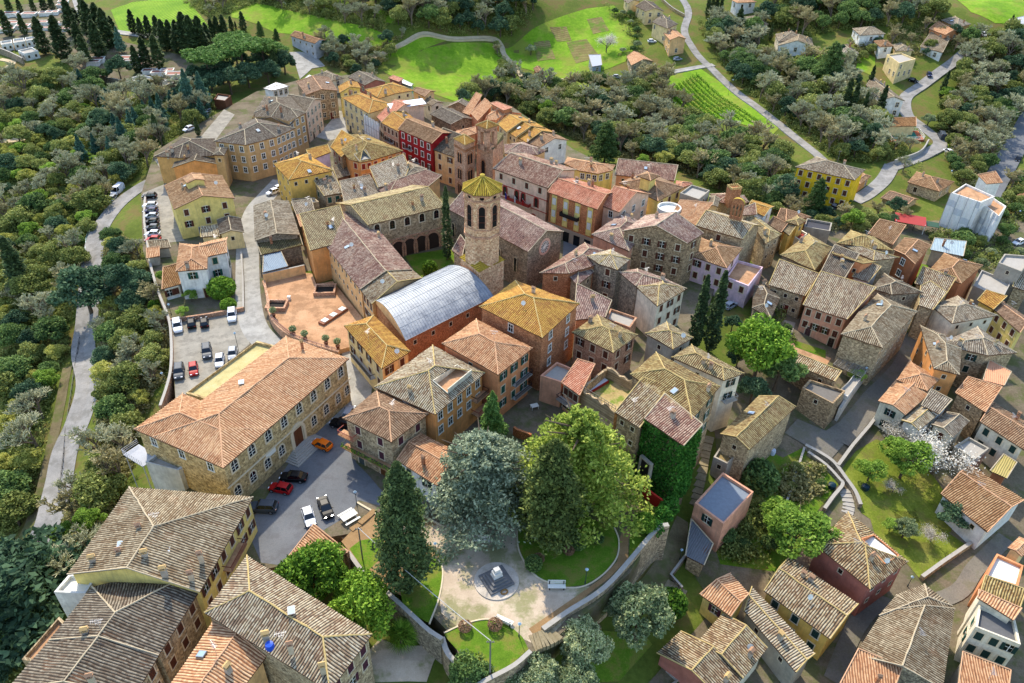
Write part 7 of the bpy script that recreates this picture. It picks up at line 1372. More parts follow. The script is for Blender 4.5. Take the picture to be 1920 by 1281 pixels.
wall('cemetery_wall', 'weathered stone wall at the left of the cemetery', 't00', [(-20,395),(90,440),(185,490)], None, 2.6, STONEG, .5, CONC, False); wall('cemetery_wall', 'long weathered stone wall along the lower cemetery', 't00', [(740,620),(900,650),(1060,690),(1200,710),(1380,640)], None, 2.4, STONEG, .5, CONC, False)
wall('road_wall', 'pale concrete wall on the outside of the road bend', 't30', [(1195,1080),(1130,1170),(940,1240)], None, 1.6, CONC, .4, CONC, drop=2); wall('road_wall', 'yellowish stone wall beside the top road', 't20', [(1120,20),(1200,80),(1290,140)], None, 1.4, STONEY, .5, CONC)
def rail(name, label, fr, pts, h, mat, step=1.6, z=None, bars=2):
    C = spline([spot(px(fr, p)) if z is None else tuple(at(px(fr, p), z))+(z,) for p in pts], 5); t = thing(name, label, 'railing', tuple(C[0])); o = Vector(C[0]); m = MB()
    for a, b in zip(C[:-1], C[1:]):
        for k in range(bars): hh = h*(k+1)/bars; m.tube(Vector(a)-o+Vector((0,0,hh)), Vector(b)-o+Vector((0,0,hh)), .05, n=4)
    m.obj('rail', mat, t); m = MB()
    for a in C: m.tube(Vector(a)-o, Vector(a)-o+Vector((0,0,h)), .05, n=4)
    m.obj('post', mat, t)
rail('guard_rail', 'pale steel guard rail on the outside of the left road', 'f', [(174,428),(165,450),(162,480),(160,506)], 1.0, flat((.62,.72,.74),.5,metal=.3)); rail('guard_rail', 'dark guard rail between the left road and the footpath', 'f', [(152,640),(143,690),(134,750),(126,810),(121,870),(112,930)], .9, IRON)
rail('railing', 'green iron railing on the terrace edge beside the potted trees', 'te', [(450,880),(570,985),(700,1080),(930,1175),(1230,1262)], .5, flat((.45,.25,.22),.5), z=1.95); rail('railing', 'thin railing along the stepped alley hedge of the ruined garden', 't22', [(515,365),(640,440),(775,525)], 1.0, flat((.45,.42,.38),.6), z=6.0)
def stairs(name, label, fr, pts, w, mat, n, rise=None):
    C = spline([spot(px(fr, p)) for p in pts], max(2, n//(len(pts)-1))); t = thing(name, label, 'stairs', tuple(C[0])); o = C[0]; m = MB()
    for k in range(len(C)-1):
        a, b = C[k], C[k+1]; d = (b-a)[:2]; d /= np.linalg.norm(d)+1e-9; nn = np.array([-d[1], d[0]])*w/2; z = max(a[2], b[2])+.12
        P = [a[:2]+nn, a[:2]-nn, b[:2]-nn, b[:2]+nn]; P = [(p[0]-o[0], p[1]-o[1]) for p in P]; P = P if area(P) > 0 else P[::-1]; m.prism(P, z-o[2]-.8, z-o[2]+.07*(k % 2))
    m.obj('steps', mat, t)
stairs('stairs', 'long stepped alley climbing beside the ivy covered house', 't22', [(1475,720),(1440,860),(1415,1000),(1385,1130),(1350,1240)], 2.0, ground_mat('worn_steps', [(.3,(.42,.38,.28)),(.6,(.58,.53,.42))], .5), 22)
stairs('stairs', 'curved stone steps between the walled gardens and the lawned garden', 't32', [(560,1120),(590,1180),(600,1250),(590,1300)], 2.0, CONC, 14); stairs('stairs', 'steps going down under the park wall beside the big olive', 't23', [(1140,560),(1210,600),(1290,650)], 2.6, ground_mat('worn_steps', []), 10)
stairs('stairs', 'wide wooden edged steps on the sandy path by the piazza', 'p1', [(235,215),(130,310),(10,445)], .9, SAND, 3); stairs('stairs', 'dark steps running under the park wall', 't23', [(640,830),(480,880),(300,930),(150,990)], 2.4, ground_mat('worn_steps', []), 22)
# ruin
pts = [at(px('t22', p), 6.0) for p in ((512,362), (712,190), (985,332), (772,525))]; o = np.mean(pts, 0); ru = thing('ruin', 'roofless ruin with crumbling walls and grass growing on its rubble floor', 'ruin', (o[0], o[1], 0)); m = MB(); Pl = [tuple(p-o) for p in pts]; Pl = Pl if area(Pl) > 0 else Pl[::-1]
Pi = [tuple(np.array(p)*.9) for p in Pl]
for k in range(4):
    j = (k+1) % 4; hs = [6.0+random.uniform(-.5, .4) for _ in range(9)]
    for q in range(8):
        A, Bq, C, D = [np.array(u)+(np.array(v)-np.array(u))*s for u, v, s in ((Pl[k], Pl[j], q/8), (Pl[k], Pl[j], (q+1)/8), (Pi[k], Pi[j], (q+1)/8), (Pi[k], Pi[j], q/8))]; h0, h1 = hs[q], hs[q+1]
        m.quad([(A[0],A[1],-2),(Bq[0],Bq[1],-2),(Bq[0],Bq[1],h1),(A[0],A[1],h0)], 0, [(A[0]+A[1],-2),(Bq[0]+Bq[1],-2),(Bq[0]+Bq[1],h1),(A[0]+A[1],h0)]); m.quad([(C[0],C[1],2),(D[0],D[1],2),(D[0],D[1],h0),(C[0],C[1],h1)], 0); m.quad([(A[0],A[1],h0),(Bq[0],Bq[1],h1),(C[0],C[1],h1),(D[0],D[1],h0)], 0)
m.obj('wall', STONE2, ru); m = MB(); m.quad([(p[0], p[1], 3.8) for p in Pi], 0, Pi); m.obj('floor', ground_mat('rubble_floor', [(.3,(.50,.44,.28)),(.5,(.66,.58,.40)),(.7,(.76,.68,.52))], .4, 3, .5, ((.36,.48,.12), .35, .8)), ru)
m = MB(); c = at(px('t22', (640,325)), 4.2); m.box(-2.4, 2.4, -.5, .5, 0, .25, 0); m.box(-2.4, 2.4, -.7, -.5, -.2, .3, 1); l = thing('gutter_sheet', 'long white and red metal sheet lying in the roofless ruin', 'sheet', (c[0], c[1], 4.0), .75); m.obj('sheet', [flat((.78,.80,.82),.5), flat((.55,.14,.12),.6)], l)
# red wall panel beside ivy, door frame
c = at(px('t22', (990,1000)), .5); o = thing('doorway', 'red and black doorway in a white frame under the ivy wall', 'doorway', (c[0], c[1], 0), -.95); m = MB(); m.box(-1.3,-1.0,-.3,.3,0,3.6,0); m.box(1.0,1.3,-.3,.3,0,3.6,0); m.box(-1.3,1.3,-.3,.3,3.6,3.9,0); m.obj('frame', GREYW, o); m = MB(); m.box(-1,1,-.05,.05,0,3.6,0); m.box(-.95,.95,.05,.08,2.0,3.4,1); m.obj('panel', [IRON, flat((.60,.20,.13),.7)], o)
wall('low_wall', 'bright red low wall leading down from the ivy doorway', 't22', [(990,1085),(1060,1140),(1135,1195)], 0, .8, flat((.66,.14,.10),.7), .3, flat((.66,.14,.10),.7), False)
# pergola
P = [at(px('t32', p), -2.8) for p in ((490,170), (700,270), (775,185), (570,80))]; o = np.mean(P, 0); pg = thing('pergola', 'slatted timber pergola over a yard beside the sloping street', 'pergola', (o[0], o[1], -8)); m = MB()
for t in np.linspace(0, 1, 12): a, b_ = P[0]+(P[3]-P[0])*t-o, P[1]+(P[2]-P[1])*t-o; m.tube((a[0], a[1], 5.2), (b_[0], b_[1], 5.2), .06, n=4)
for t in np.linspace(0, 1, 7): a, b_ = P[0]+(P[1]-P[0])*t-o, P[3]+(P[2]-P[3])*t-o; m.tube((a[0], a[1], 5.1), (b_[0], b_[1], 5.1), .07, n=4)
m.obj('slats', flat((.52,.50,.46),.8), pg)
for k in range(4):
    m = MB(); a = P[k]-o; m.tube((a[0]*.95, a[1]*.95, 0), (a[0]*.95, a[1]*.95, 5.2), .09, n=6); m.obj('post', flat((.45,.42,.38),.8), pg)
# monument, benches, lamps, tables
c = at((931,1090), .02); mo = thing('monument', 'stepped dark stone war memorial with a pale block on a round paved base', 'monument', (c[0], c[1], .02), .55)
m = MB(); m.lathe([(0.0,.16),(3.15,.16),(3.2,.0)][::-1], 36); m.obj('base', ground_mat('memorial_base', [(.3,(.60,.56,.50)),(.6,(.78,.74,.68))], .6, 5), mo); DS = flat((.40,.40,.40),.85,var=.35)
for k in range(4): m = MB(); w = 1.9-.36*k; m.box(-w, w, -w*.95, w*.95, .16+.3*k, .46+.3*k); m.obj('step', DS, mo)
m = MB(); m.box(-.62,.62,-.5,.5,1.36,2.2); m.box(-.42,.42,-.34,.34,2.2,2.75); m.box(-.7,.7,-.58,.58,1.36,1.5); m.obj('block', flat((.74,.74,.72),.8,var=.25), mo); m = MB()
for k in range(9): m.tube((1.35*math.cos(k*.7)*.35, -2.2+.35*math.sin(k*.7), .2), (1.35*math.cos((k+1)*.7)*.35, -2.2+.35*math.sin((k+1)*.7), .22), .13, n=6)
m.obj('wreath', flat((.55,.42,.24),.9), mo)
def bench(fr, p, rz, label, q=None):
    x, y, z = spot(px(fr, p)); t = thing('park_bench', label, 'bench', (x, y, z+.02), rz, 'white park benches'); t.scale = (1.25, 1.25, 1.15); m = MB()
    for k in range(4): m.box(-1.0, 1.0, -.28+.15*k, -.16+.15*k, .42, .47)
    m.obj('seat', WHITE, t); m = MB()
    for k in range(3): m.box(-1.0, 1.0, .30+.05*k, .34+.05*k, .56+.16*k, .68+.16*k)
    m.obj('backrest', WHITE, t)
    for s in (-.8, .8): m = MB(); m.box(s-.05, s+.05, -.25, -.17, 0, .42); m.box(s-.05, s+.05, .24, .34, 0, .95); m.box(s-.05, s+.05, -.25, .3, .36, .42); m.obj('leg', IRON, t)
bench('p1', (980,440), -.05, 'white bench under the edge of the blue-grey cedar'); bench('p2', (535,610), .02, 'white bench at the rim of the big lawn'); bench('p2', (170,845), -.45+3.14, 'white bench by the bottom lawn with a blue sign behind'); bench('p1', (1280,95), .2, 'white bench in the shade between the two cedars'); bench('p1', (1180,100), .4, 'white bench farthest back under the blue-grey cedar')
def table_set(fr, p, rz, label):
    x, y, z = spot(px(fr, p)); t = thing('picnic_table', label, 'table', (x, y, z+.02), rz); m = MB()
    for k in range(6): m.box(-1.25, 1.25, -.62+.21*k, -.44+.21*k, .72, .78)
    m.obj('tabletop', WHITE, t)
    for s in (-1.15, 1.15):
        m = MB(); m.box(-1.25, 1.25, s-.17, s+.17, .42, .47); m.obj('seat', WHITE, t)
    for s in (-.9, .9):
        m = MB(); m.box(s-.05, s+.05, -1.2, 1.2, .34, .42); m.tube((s, -.9, 0), (s, -.3, .72), .05, n=4); m.tube((s, .9, 0), (s, .3, .72), .05, n=4); m.obj('leg', WHITE, t)
table_set('p1', (55,270), .75, 'white picnic table with two benches on the piazza corner'); table_set('te', (1190,870), -.85, 'white topped seat block on the terracotta terrace') if False else None
pb = at(px('te', (1185,860)), 1.0); tb = thing('seat_planter', 'long wooden box with three white squares on the terracotta terrace', 'planter', (pb[0], pb[1], 1.02), 1.02+math.pi); m = MB(); m.box(-3.6,3.6,-.75,.75,0,.5,0); m.obj('frame', flat((.55,.36,.26),.8), tb)
for x in (-2.7, -.1, 2.4): m = MB(); m.box(x-.65, x+.65, -.6, .6, .5, .62); m.obj('cushion', WHITE, tb)
def box_planter(fr, p, w, d, rz, label):
    c = at(px(fr, p), 1.6); t = thing('planter', label, 'planter', (c[0], c[1], 1.02), rz); m = MB(); m.box(-w,w,-d,-d+.4,0,.9); m.box(-w,w,d-.4,d,0,.9); m.box(-w,-w+.4,-d+.4,d-.4,0,.9); m.box(w-.4,w,-d+.4,d-.4,0,.9); m.obj('wall', BRICKP, t); m = MB(); m.box(-w+.4,w-.4,-d+.4,d-.4,0,.3); m.obj('pit', flat((.14,.12,.10),.9), t)
box_planter('te', (1085,530), 2.3, 1.9, .1, 'open brick shaft beside the orange wall on the terrace'); box_planter('te', (505,715), 2.1, 1.7, .02, 'open brick shaft against the curved terrace parapet')
m = MB(); m.box(-.3,.3,-.3,.3,0,.7); m.box(-.34,.34,-.34,.34,.7,.8); c = at(px('te', (655,650)), 1.0); tag(m.obj('bin', WHITE, None, (c[0], c[1], 1.02)), 'small white box standing alone on the terracotta terrace', 'bin')
PT = lm(ball(420, (0, 0, 1.7), (.75, .75, .6), .5), .2, L_OLV)
for q, (p, lab) in enumerate([((710,1085), 'first potted olive from the left along the terrace parapet'), ((850,1140), 'second potted olive along the terrace parapet'), ((1100,1195), 'third potted olive along the terrace parapet'), ((1240,1235), 'last potted olive of the terrace, nearest the cream house'), ((470,860), 'bushy potted plant by the brick shaft on the terrace')]):
    c = at(px('te', p), 1.0); t = thing('potted_tree', lab, 'potted plant', (c[0], c[1], 1.02), q); m = MB(); m.lathe([(0,0),(.3,0),(.45,.65),(.36,.65),(.34,.5),(0,.5)], 12); m.obj('pot', flat((.40,.24,.17),.8), t); m = MB(); m.tube((0,0,.4),(.05,0,1.5),.05,.03,5); m.obj('trunk', BARK, t); link('crown', PT, t)
def lamp(fr, base, top, label, arm=0.0, double=False):
    x, y, z = spot(px(fr, base)); h = max(2.5, zaxis((x, y), px(fr, (0, top))[1])-z); t = thing('street_lamp', label, 'street lamp', (x, y, z), random.uniform(-.3, .3), 'street lamps'); m = MB(); m.tube((0,0,0),(0,0,.5),.1,n=8); m.tube((0,0,.4),(0,0,h-.3),.055,.04,8)
    if arm: m.tube((0,0,h-.3),(arm,0,h),.04,n=6)
    m.obj('pole', flat((.20,.24,.24),.5), t); m = MB(); m.lathe([(.08,h-.3),(.22,h),(.26,h+.05),(.05,h+.28),(.0,h+.3)], 10, 0, (arm, 0)); m.obj('lantern', [flat((.62,.70,.74),.3)], t)
for fr, b_, tp, lab, arm in [('p1',(108,172),85,'lantern lamp at the corner of the piazza kerb',0),('p1',(660,530),445,'lantern lamp where the left lawn meets the gravel',0),('p2',(735,578),478,'lantern lamp on the big lawn by the brick path',0),('t23',(52,935),840,'lantern lamp by the bottom lawn and the brick path',0),('t13',(1285,870),765,'lantern lamp at the end of the garden wall',0),('t23',(1255,365),290,'lamp on the wall of the alley below the park',0),('f',(318,748),700,'tall lamp on the car lot wall by the palazzo',.0),('t01',(1285,1080),1040,'lamp at the corner of the villa garden wall',0),('f',(455,690),625,'lamp at the entrance of the lower car lot',0),('t31',(1830,380),305,'curved lamp by the road at the right',1.2),('t31',(1365,90),0,'curved lamp behind the red shuttered stone house',-1.0),('t20',(1620,720),600,'white road lamp beside the pale road',.8),('t33',(1040,570),490,'lamp at the corner of the small bright lawn',0),('t32',(690,330),200,'wall lamp on the white wall of the sloping street',0)]: lamp(fr, b_, tp, lab, arm)
def pole(fr, base, top, label, r=.12):
    x, y, z = spot(px(fr, base)); h = zaxis((x, y), px(fr, (0, top))[1])-z; m = MB(); m.tube((0,0,-.3),(0,0,h),r,r*.75,8); m.box(-.5,.5,-.05,.05,h-.35,h-.25); m.tube((.35,0,h-.25),(.35,0,h-.05),.05,n=6); m.tube((-.35,0,h-.25),(-.35,0,h-.05),.05,n=6); tag(m.obj('utility_pole', flat((.45,.44,.41),.8), None, (x, y, z)), label, 'pole'); return Vector((x, y, z+h))
pA = pole('p1', (160,630), 335, 'grey utility pole on the left lawn holding the overhead cable'); pB = pole('t13', (1755,1215), 965, 'grey utility pole on the bottom lawn holding the overhead cable')
m = MB(); pr = None
for k in range(25):
    t = k/24; c = pA.lerp(pB, t)-Vector((0,0,1.0*4*t*(1-t)*.5))
    if pr: m.tube(pr, c, .05, n=5)
    pr = c
tag(m.obj('cable', flat((.70,.69,.66),.6)), 'thick pale overhead cable between the two grey poles', 'cable')
for fr, b_, tp, lab in [('t30',(515,1230),1130,'slender pole by the road above the yellow block'),('t30',(690,810),680,'wooden pole among the upper right cypresses'),('t31',(1540,95),40,'grey pole beside the scaffolded building')]: pole(fr, b_, tp, lab, .09)
# canopies, court, round terrace, tank
c = at(px('t31', (1070,365)), -3.2); cn = thing('canopy', 'red roofed canopy beside the small tan stone house', 'canopy', (c[0], c[1], T(*c)), -.35); h = -3.2-T(*c); m = MB(); m.quad([(-4,-2.4,h-.3),(4,-2.4,h-.3),(4,2.4,h+.3),(-4,2.4,h+.3)]); m.quad([(-4,2.4,h+.22),(4,2.4,h+.22),(4,-2.4,h-.38),(-4,-2.4,h-.38)]); m.obj('roof', flat((.62,.20,.18),.7), cn)
for x in (-3.7, 3.7):
    for y in (-2.2, 2.2): m = MB(); m.tube((x,y,0),(x,y,h),.1,n=6); m.obj('post', WHITE, cn)
c = at(px('t31', (1190,395)), -4); cn = thing('canopy', 'green roofed canopy right of the red roofed canopy', 'canopy', (c[0], c[1], T(*c)), -.35); h = -4-T(*c); m = MB(); m.box(-3.2,3.2,-1.6,1.6,h-.1,h); m.obj('roof', flat((.14,.28,.20),.7), cn)
for x in (-3, 3):
    for y in (-1.4, 1.4): m = MB(); m.tube((x,y,0),(x,y,h),.08,n=6); m.obj('post', IRON, cn)
P = [spot(px('t30', p)) for p in ((868,1010), (920,1085), (1165,1065), (1120,990))]; z = np.mean([p[2] for p in P])+.6; Pp = [(p[0], p[1]) for p in P]; m = MB(); m.prism(Pp, z-2, z, 0); struct(m.obj('sports_court', ground_mat('court_red', [(.4,(.62,.34,.24)),(.6,(.70,.42,.30))], .2))); c = np.mean(np.array(Pp), 0); m = MB(); m.prism([tuple(c+(np.array(p)-c)*.72) for p in Pp], z, z+.02); struct(m.obj('sports_court', ground_mat('court_green', [(.4,(.16,.42,.34)),(.6,(.22,.50,.42))], .2)))
cf = thing('court_fence', 'white fence round the red and green sports court', 'fence', (c[0], c[1], z)); m = MB()
for k in range(4):
    a, b_ = np.array(Pp[k])-c, np.array(Pp[(k+1) % 4])-c
    for h in (.1, .6, 1.1): m.tube((a[0],a[1],h),(b_[0],b_[1],h),.06,n=4)
    for t in np.linspace(0,1,8): q = a+(b_-a)*t; m.tube((q[0],q[1],0),(q[0],q[1],1.1),.06,n=4)
m.obj('rails', WHITE, cf)
building('pavilion', 'low tan roofed pavilion beside the sports court', 'pavilion', CREAM, [B('t30', [(870,950),(1112,945),(1105,895),(895,900)], z+3.4, 's0', 'brown', win=None, slope=.12)], chim=False)
c = at(px('k7', (160,450)), 8.6); m = MB(); m.lathe([(0,0),(2.9,0),(2.9,.7),(2.6,.7),(2.6,.1),(0,.1)], 26); m.lathe([(2.6,-9),(2.9,0)], 26); tag(m.obj('round_terrace', WHT, None, (c[0], c[1], 8.2)), 'round white parapeted roof terrace behind the tall stone palazzo', 'terrace')
sc = at(px('k3', (385,690)), 6.0); a, b_ = at(px('k3', (292,540)), 10.0), at(px('k3', (480,650)), 10.0); e = (b_-a)/np.linalg.norm(b_-a); n = np.array([e[1], -e[0]]); st = thing('scaffold', 'scaffold wrapped in white sheets on the plaza corner of the cream house', 'scaffold', (a[0], a[1], 0)); m = MB(); NN = 24; Ls = np.linalg.norm(b_-a)
for k in range(NN):
    for j in range(6):
        f = lambda k, j: (e[0]*Ls*k/NN+n[0]*(.7+.25*math.sin(k*1.3+j*.6)), e[1]*Ls*k/NN+n[1]*(.7+.25*math.sin(k*1.3+j*.6)), 10.2*j/6); m.quad([f(k, j), f(k+1, j), f(k+1, j+1), f(k, j+1)])
m.obj('sheeting', flat((.80,.81,.80),.8,var=.25), st); m = MB()
for k in range(7): q = e*Ls*k/6+n*1.0; m.tube((q[0],q[1],0),(q[0],q[1],10.8),.05,n=5)
for h in (2.5, 5, 7.5, 10): m.tube((n[0],n[1],h),(n[0]+e[0]*Ls,n[1]+e[1]*Ls,h),.05,n=5)
m.obj('poles', flat((.5,.5,.5),.5,metal=.5), st)
for q, (p, lab) in enumerate([((690,440), 'large white roof panel on the pink roofed house'), ((880,405), 'upper white roof panel on the pink roofed house')]):
    c = at(px('k3', p), 11.2+q*.5); m = MB(); m.box(-3.2,3.2,-1.7,1.7,0,.12); o = tag(m.obj('roof_panel', flat((.84,.84,.86),.4), None, (c[0], c[1], 11.3+q*.5)), lab, 'panel'); o.rotation_euler = (.2, 0, .5)
tg = at(px('t32', (30,845)), -8.2); m = MB(); m.lathe([(.5,0),(.55,.6),(.5,1.1),(0,1.15)], 12); tag(m.obj('barrel', flat((.80,.82,.86),.5), None, (tg[0], tg[1], T(*tg)+.1)), 'white covered barrel behind the golden ridged cottage', 'barrel')
for p, lab in (((472,1105), 'dark round water tank left of the curved steps'), ((722,1118), 'dark round water tank on the lawned garden')): c = on(px('t32', p)); m = MB(); m.lathe([(.6,0),(.75,.4),(.7,.9),(.3,1.15),(0,1.2)], 14); tag(m.obj('water_butt', flat((.08,.18,.22),.3), None, (c[0], c[1], T(*c)+.15), smooth=True), lab, 'water tank')
# scaffold sheets hanging in folds on the wrapped building
sb = [o for o in bpy.data.objects if o.get('label', '').startswith('building wrapped')][0]
for (p, q, z) in (((1375,165),(1600,240),3.5), ((1590,235),(1735,345),1.5)):
    a, b_ = at(px('t31', p), z), at(px('t31', q), z); e = (b_-a)/np.linalg.norm(b_-a); n = np.array([e[1], -e[0]]); Ls = np.linalg.norm(b_-a); m = MB(); zl = T(*a)-1; NN = int(Ls/.45); l = sb.location
    f = lambda k, j: (a[0]+e[0]*Ls*k/NN+n[0]*(.15+.16*math.sin(k*1.9)+.1*math.sin(k*.7+j))-l[0], a[1]+e[1]*Ls*k/NN+n[1]*(.15+.16*math.sin(k*1.9)+.1*math.sin(k*.7+j))-l[1], zl+(z-zl)*j/6-l[2])
    for k in range(NN):
        for j in range(6): m.quad([f(k, j), f(k+1, j), f(k+1, j+1), f(k, j+1)], 1 if (k//5+j) % 4 == 0 else 0)
    for k in range(0, NN+1, 5): c0, c1 = f(k, 0), f(k, 6); m.tube((c0[0]+n[0]*.2, c0[1]+n[1]*.2, c0[2]), (c1[0]+n[0]*.2, c1[1]+n[1]*.2, c1[2]+.9), .05, n=4, m=2)
    m.obj('sheeting', [flat((.90,.89,.86),.8,var=.2), flat((.78,.79,.79),.8,var=.2), flat((.5,.5,.5),.5)], sb)
x, y, z = spot((1002,766)); t = thing('garden_table', 'small white table in the brown courtyard below the salmon pink house', 'table', (x, y, z), .4); m = MB(); m.box(-.7,.7,-.5,.5,.7,.76); m.obj('tabletop', WHITE, t)
for sx in (-.6,.6):
    for sy in (-.4,.4): m = MB(); m.box(sx-.04,sx+.04,sy-.04,sy+.04,0,.7); m.obj('leg', WHITE, t)
wall('garden_wall', 'brick gate wall of the brown courtyard behind the park cedars', 't22', [(15,640),(40,660),(130,690),(145,700)], 0, 1.8, BRICKO, .4, BRICKO, False)
# tombs
tmb = None; k = 0
for (x, y) in [(90,130),(165,130),(230,130),(350,120),(400,115),(90,200),(180,215),(60,240),(210,240),(480,190),(480,240),(480,30),(470,60),(480,95),(320,190),(350,230),(1130,560),(1200,570),(1260,550),(1320,590),(700,490),(730,470),(1000,480),(1060,500),(950,470)]:
    c = on(px('t00', (x, y))); z = T(*c)
    if tmb is None:
        tmb = thing('family_tomb', 'pale family tomb with a reddish slab in the cemetery', 'tomb', (c[0], c[1], z), .2, 'family tombs of the cemetery'); m = MB(); m.box(-3,3,-2,2,-.5,1.6); m.obj('wall', WHT, tmb); m = MB(); m.box(-3.3,-2.9,-2.3,2.3,1.6,1.85); m.box(2.9,3.3,-2.3,2.3,1.6,1.85); m.box(-2.9,2.9,-2.3,-1.9,1.6,1.85); m.box(-2.9,2.9,1.9,2.3,1.6,1.85); m.obj('coping', WHITE, tmb); m = MB(); m.box(-2.85,2.85,-1.85,1.85,1.6,1.7); m.obj('slab', flat((.55,.36,.30),.8), tmb)
    else: t = dup(tmb); t.location = (c[0], c[1], z); t.rotation_euler = (0, 0, .2+random.uniform(-.08, .08)); s = random.uniform(.6, 1.05); t.scale = (s, s, s)
# ------------------------------------------------------------------ cars
TYRE = flat((.05,.05,.055),.8); RIM = flat((.62,.63,.65),.35,metal=.7); CGLASS = flat((.045,.06,.075),.08,.8,.1,name='car_glass'); HEAD = flat((.86,.88,.90),.1,.8); TAIL = flat((.55,.05,.05),.2,.6)
def car_paint(c):
    k = ('car', c)
    if k not in MATS:
        t = NT('car_paint_%d' % len(MATS), .5, .18); t.b.inputs['Coat Weight'].default_value = .08; t.b.inputs['Coat Roughness'].default_value = .35; t.b.inputs['Metallic'].default_value = .0; t.col(lin(c)); MATS[k] = t.m
    return MATS[k]
_cb = {}
def loft(b, secs, m):                   # closed sections along x
    for s0, s1 in zip(secs[:-1], secs[1:]):
        n = len(s0)
        for k in range(n): b.quad([s0[k], s1[k], s1[(k+1) % n], s0[(k+1) % n]], m)
    b.quad(secs[0][::-1] if False else secs[0], m); b.quad(secs[-1][::-1], m)
def sec(x, w, z0, z1, r=.12): return [(x, -w+r*.3, z0), (x, w-r*.3, z0), (x, w, z0+.18), (x, w, z1-r), (x, w-r, z1), (x, -w+r, z1), (x, -w, z1-r), (x, -w, z0+.18)]
def car_meshes(kind):
    if kind in _cb: return _cb[kind]
    L, W, H, hood, deck = {'hatch': (3.75, .82, 1.48, .86, .95), 'suv': (4.4, .90, 1.68, 1.02, 1.08), 'sedan': (4.4, .86, 1.45, .86, .98), 'van': (5.2, .98, 2.2, 1.1, 1.9)}[kind]; h = L/2
    body = MB(); loft(body, [sec(-h, W*.82, .38, deck-.12), sec(-h+.12, W*.93, .28, deck), sec(-h+.6, W, .24, deck+.02), sec(-.3*h, W, .22, hood+.06), sec(.25*h, W, .22, hood+.04), sec(h-.7, W*.97, .24, hood-.02), sec(h-.2, W*.9, .28, hood-.16), sec(h, W*.78, .36, hood-.32)], 0)
    x0, x1, x2, x3 = {'hatch': (-h+.12, -h+.55, .12*h, .42*h), 'suv': (-h+.15, -h+.5, .18*h, .45*h), 'sedan': (-h+.55, -h+1.15, .1*h, .45*h), 'van': (-h+.05, -h+.15, .45*h, .72*h)}[kind]
    lo, hi = W*.95, W*.74; zb = hood
    cab = [(x0, lo, zb), (x1, hi, H-.05), (x2, hi, H-.02), (x3, lo*.97, zb)]
    roof = MB(); rt = [(x1+.02, hi), (x2-.02, hi)]
    roof.quad([(x1-.03,-hi,H-.05),(x2+.03,-hi,H-.03),(x2+.03,hi,H-.03),(x1-.03,hi,H-.05)]); roof.quad([(x1+.1,-hi*.8,H),(x2-.15,-hi*.8,H+.015),(x2-.15,hi*.8,H+.015),(x1+.1,hi*.8,H)])
    for s in (-1, 1): roof.quad([(x1-.03,s*hi,H-.05),(x2+.03,s*hi,H-.03),(x2-.15,s*hi*.8,H+.015),(x1+.1,s*hi*.8,H)][::-s])
    roof.quad([(x1-.03,hi,H-.05),(x1+.1,hi*.8,H),(x1+.1,-hi*.8,H),(x1-.03,-hi,H-.05)][::-1]); roof.quad([(x2+.03,-hi,H-.03),(x2-.15,-hi*.8,H+.015),(x2-.15,hi*.8,H+.015),(x2+.03,hi,H-.03)][::-1])
    for s in (-1, 1):                    # pillars
        for (a, c) in (((x0, lo, zb), (x1, hi, H-.05)), ((x3, lo*.97, zb), (x2, hi, H-.02)), (((x0+x3)/2, lo*.97, zb), ((x1+x2)/2, hi, H-.03))): roof.tube((a[0], s*a[1], a[2]), (c[0], s*c[1], c[2]), .05, n=4)
    g = MB(); P = lambda i, s: (cab[i][0], s*cab[i][1], cab[i][2])
    g.quad([P(0,1),P(0,-1),P(1,-1),P(1,1)]); g.quad([P(3,-1),P(3,1),P(2,1),P(2,-1)])
    if kind != 'van':
        for s in (-1, 1): q = [P(0,s),P(3,s),P(2,s),P(1,s)]; g.quad(q if s < 0 else q[::-1])
    else:
        xm = .2*h
        for s in (-1, 1): g.quad([(xm, s*lo*.98, zb), P(3,s), P(2,s), (xm, s*hi, H-.04)][::-s] if s > 0 else [(xm, s*lo*.98, zb), P(3,s), P(2,s), (xm, s*hi, H-.04)]); q = [P(0,s),(xm,s*lo*.98,zb),(xm,s*hi,H-.04),P(1,s)]; roof.quad(q if s < 0 else q[::-1])
    wt = MB()
    def disc(b, r0, r1, y0, y1): 
        for k in range(14):
            t0, t1 = 2*math.pi*k/14, 2*math.pi*(k+1)/14
            b.quad([(r1*math.cos(t0), y0, r1*math.sin(t0)), (r1*math.cos(t1), y0, r1*math.sin(t1)), (r1*math.cos(t1), y1, r1*math.sin(t1)), (r1*math.cos(t0), y1, r1*math.sin(t0))])
            for y in (y0, y1): b.quad([(r0*math.cos(t0), y, r0*math.sin(t0)), (r1*math.cos(t0), y, r1*math.sin(t0)), (r1*math.cos(t1), y, r1*math.sin(t1)), (r0*math.cos(t1), y, r0*math.sin(t1))])
    disc(wt, .2, .32, -.11, .11); rm = MB(); disc(rm, .02, .2, -.12, .12)
    for k in range(5): t = 2*math.pi*k/5; rm.tube((0, -.12, 0), (.19*math.cos(t), -.12, .19*math.sin(t)), .03, n=4); rm.tube((0, .12, 0), (.19*math.cos(t), .12, .19*math.sin(t)), .03, n=4)
    hl = MB(); hl.box(-.08, .06, -.17, .17, -.07, .08); mi = MB(); mi.box(-.08, .08, -.12, .12, -.06, .07)
    _cb[kind] = dict(L=L, W=W, H=H, hood=hood, body=body, roof=roof, glass=g.mesh('windows', CGLASS), tyre=wt.mesh('tyre', TYRE), rim=rm.mesh('rim', RIM), head=hl.mesh('headlight', HEAD), tail=hl.mesh('tail_light', TAIL), mir=mi.mesh('mirror', IRON), x3=x3, deck=deck); return _cb[kind]
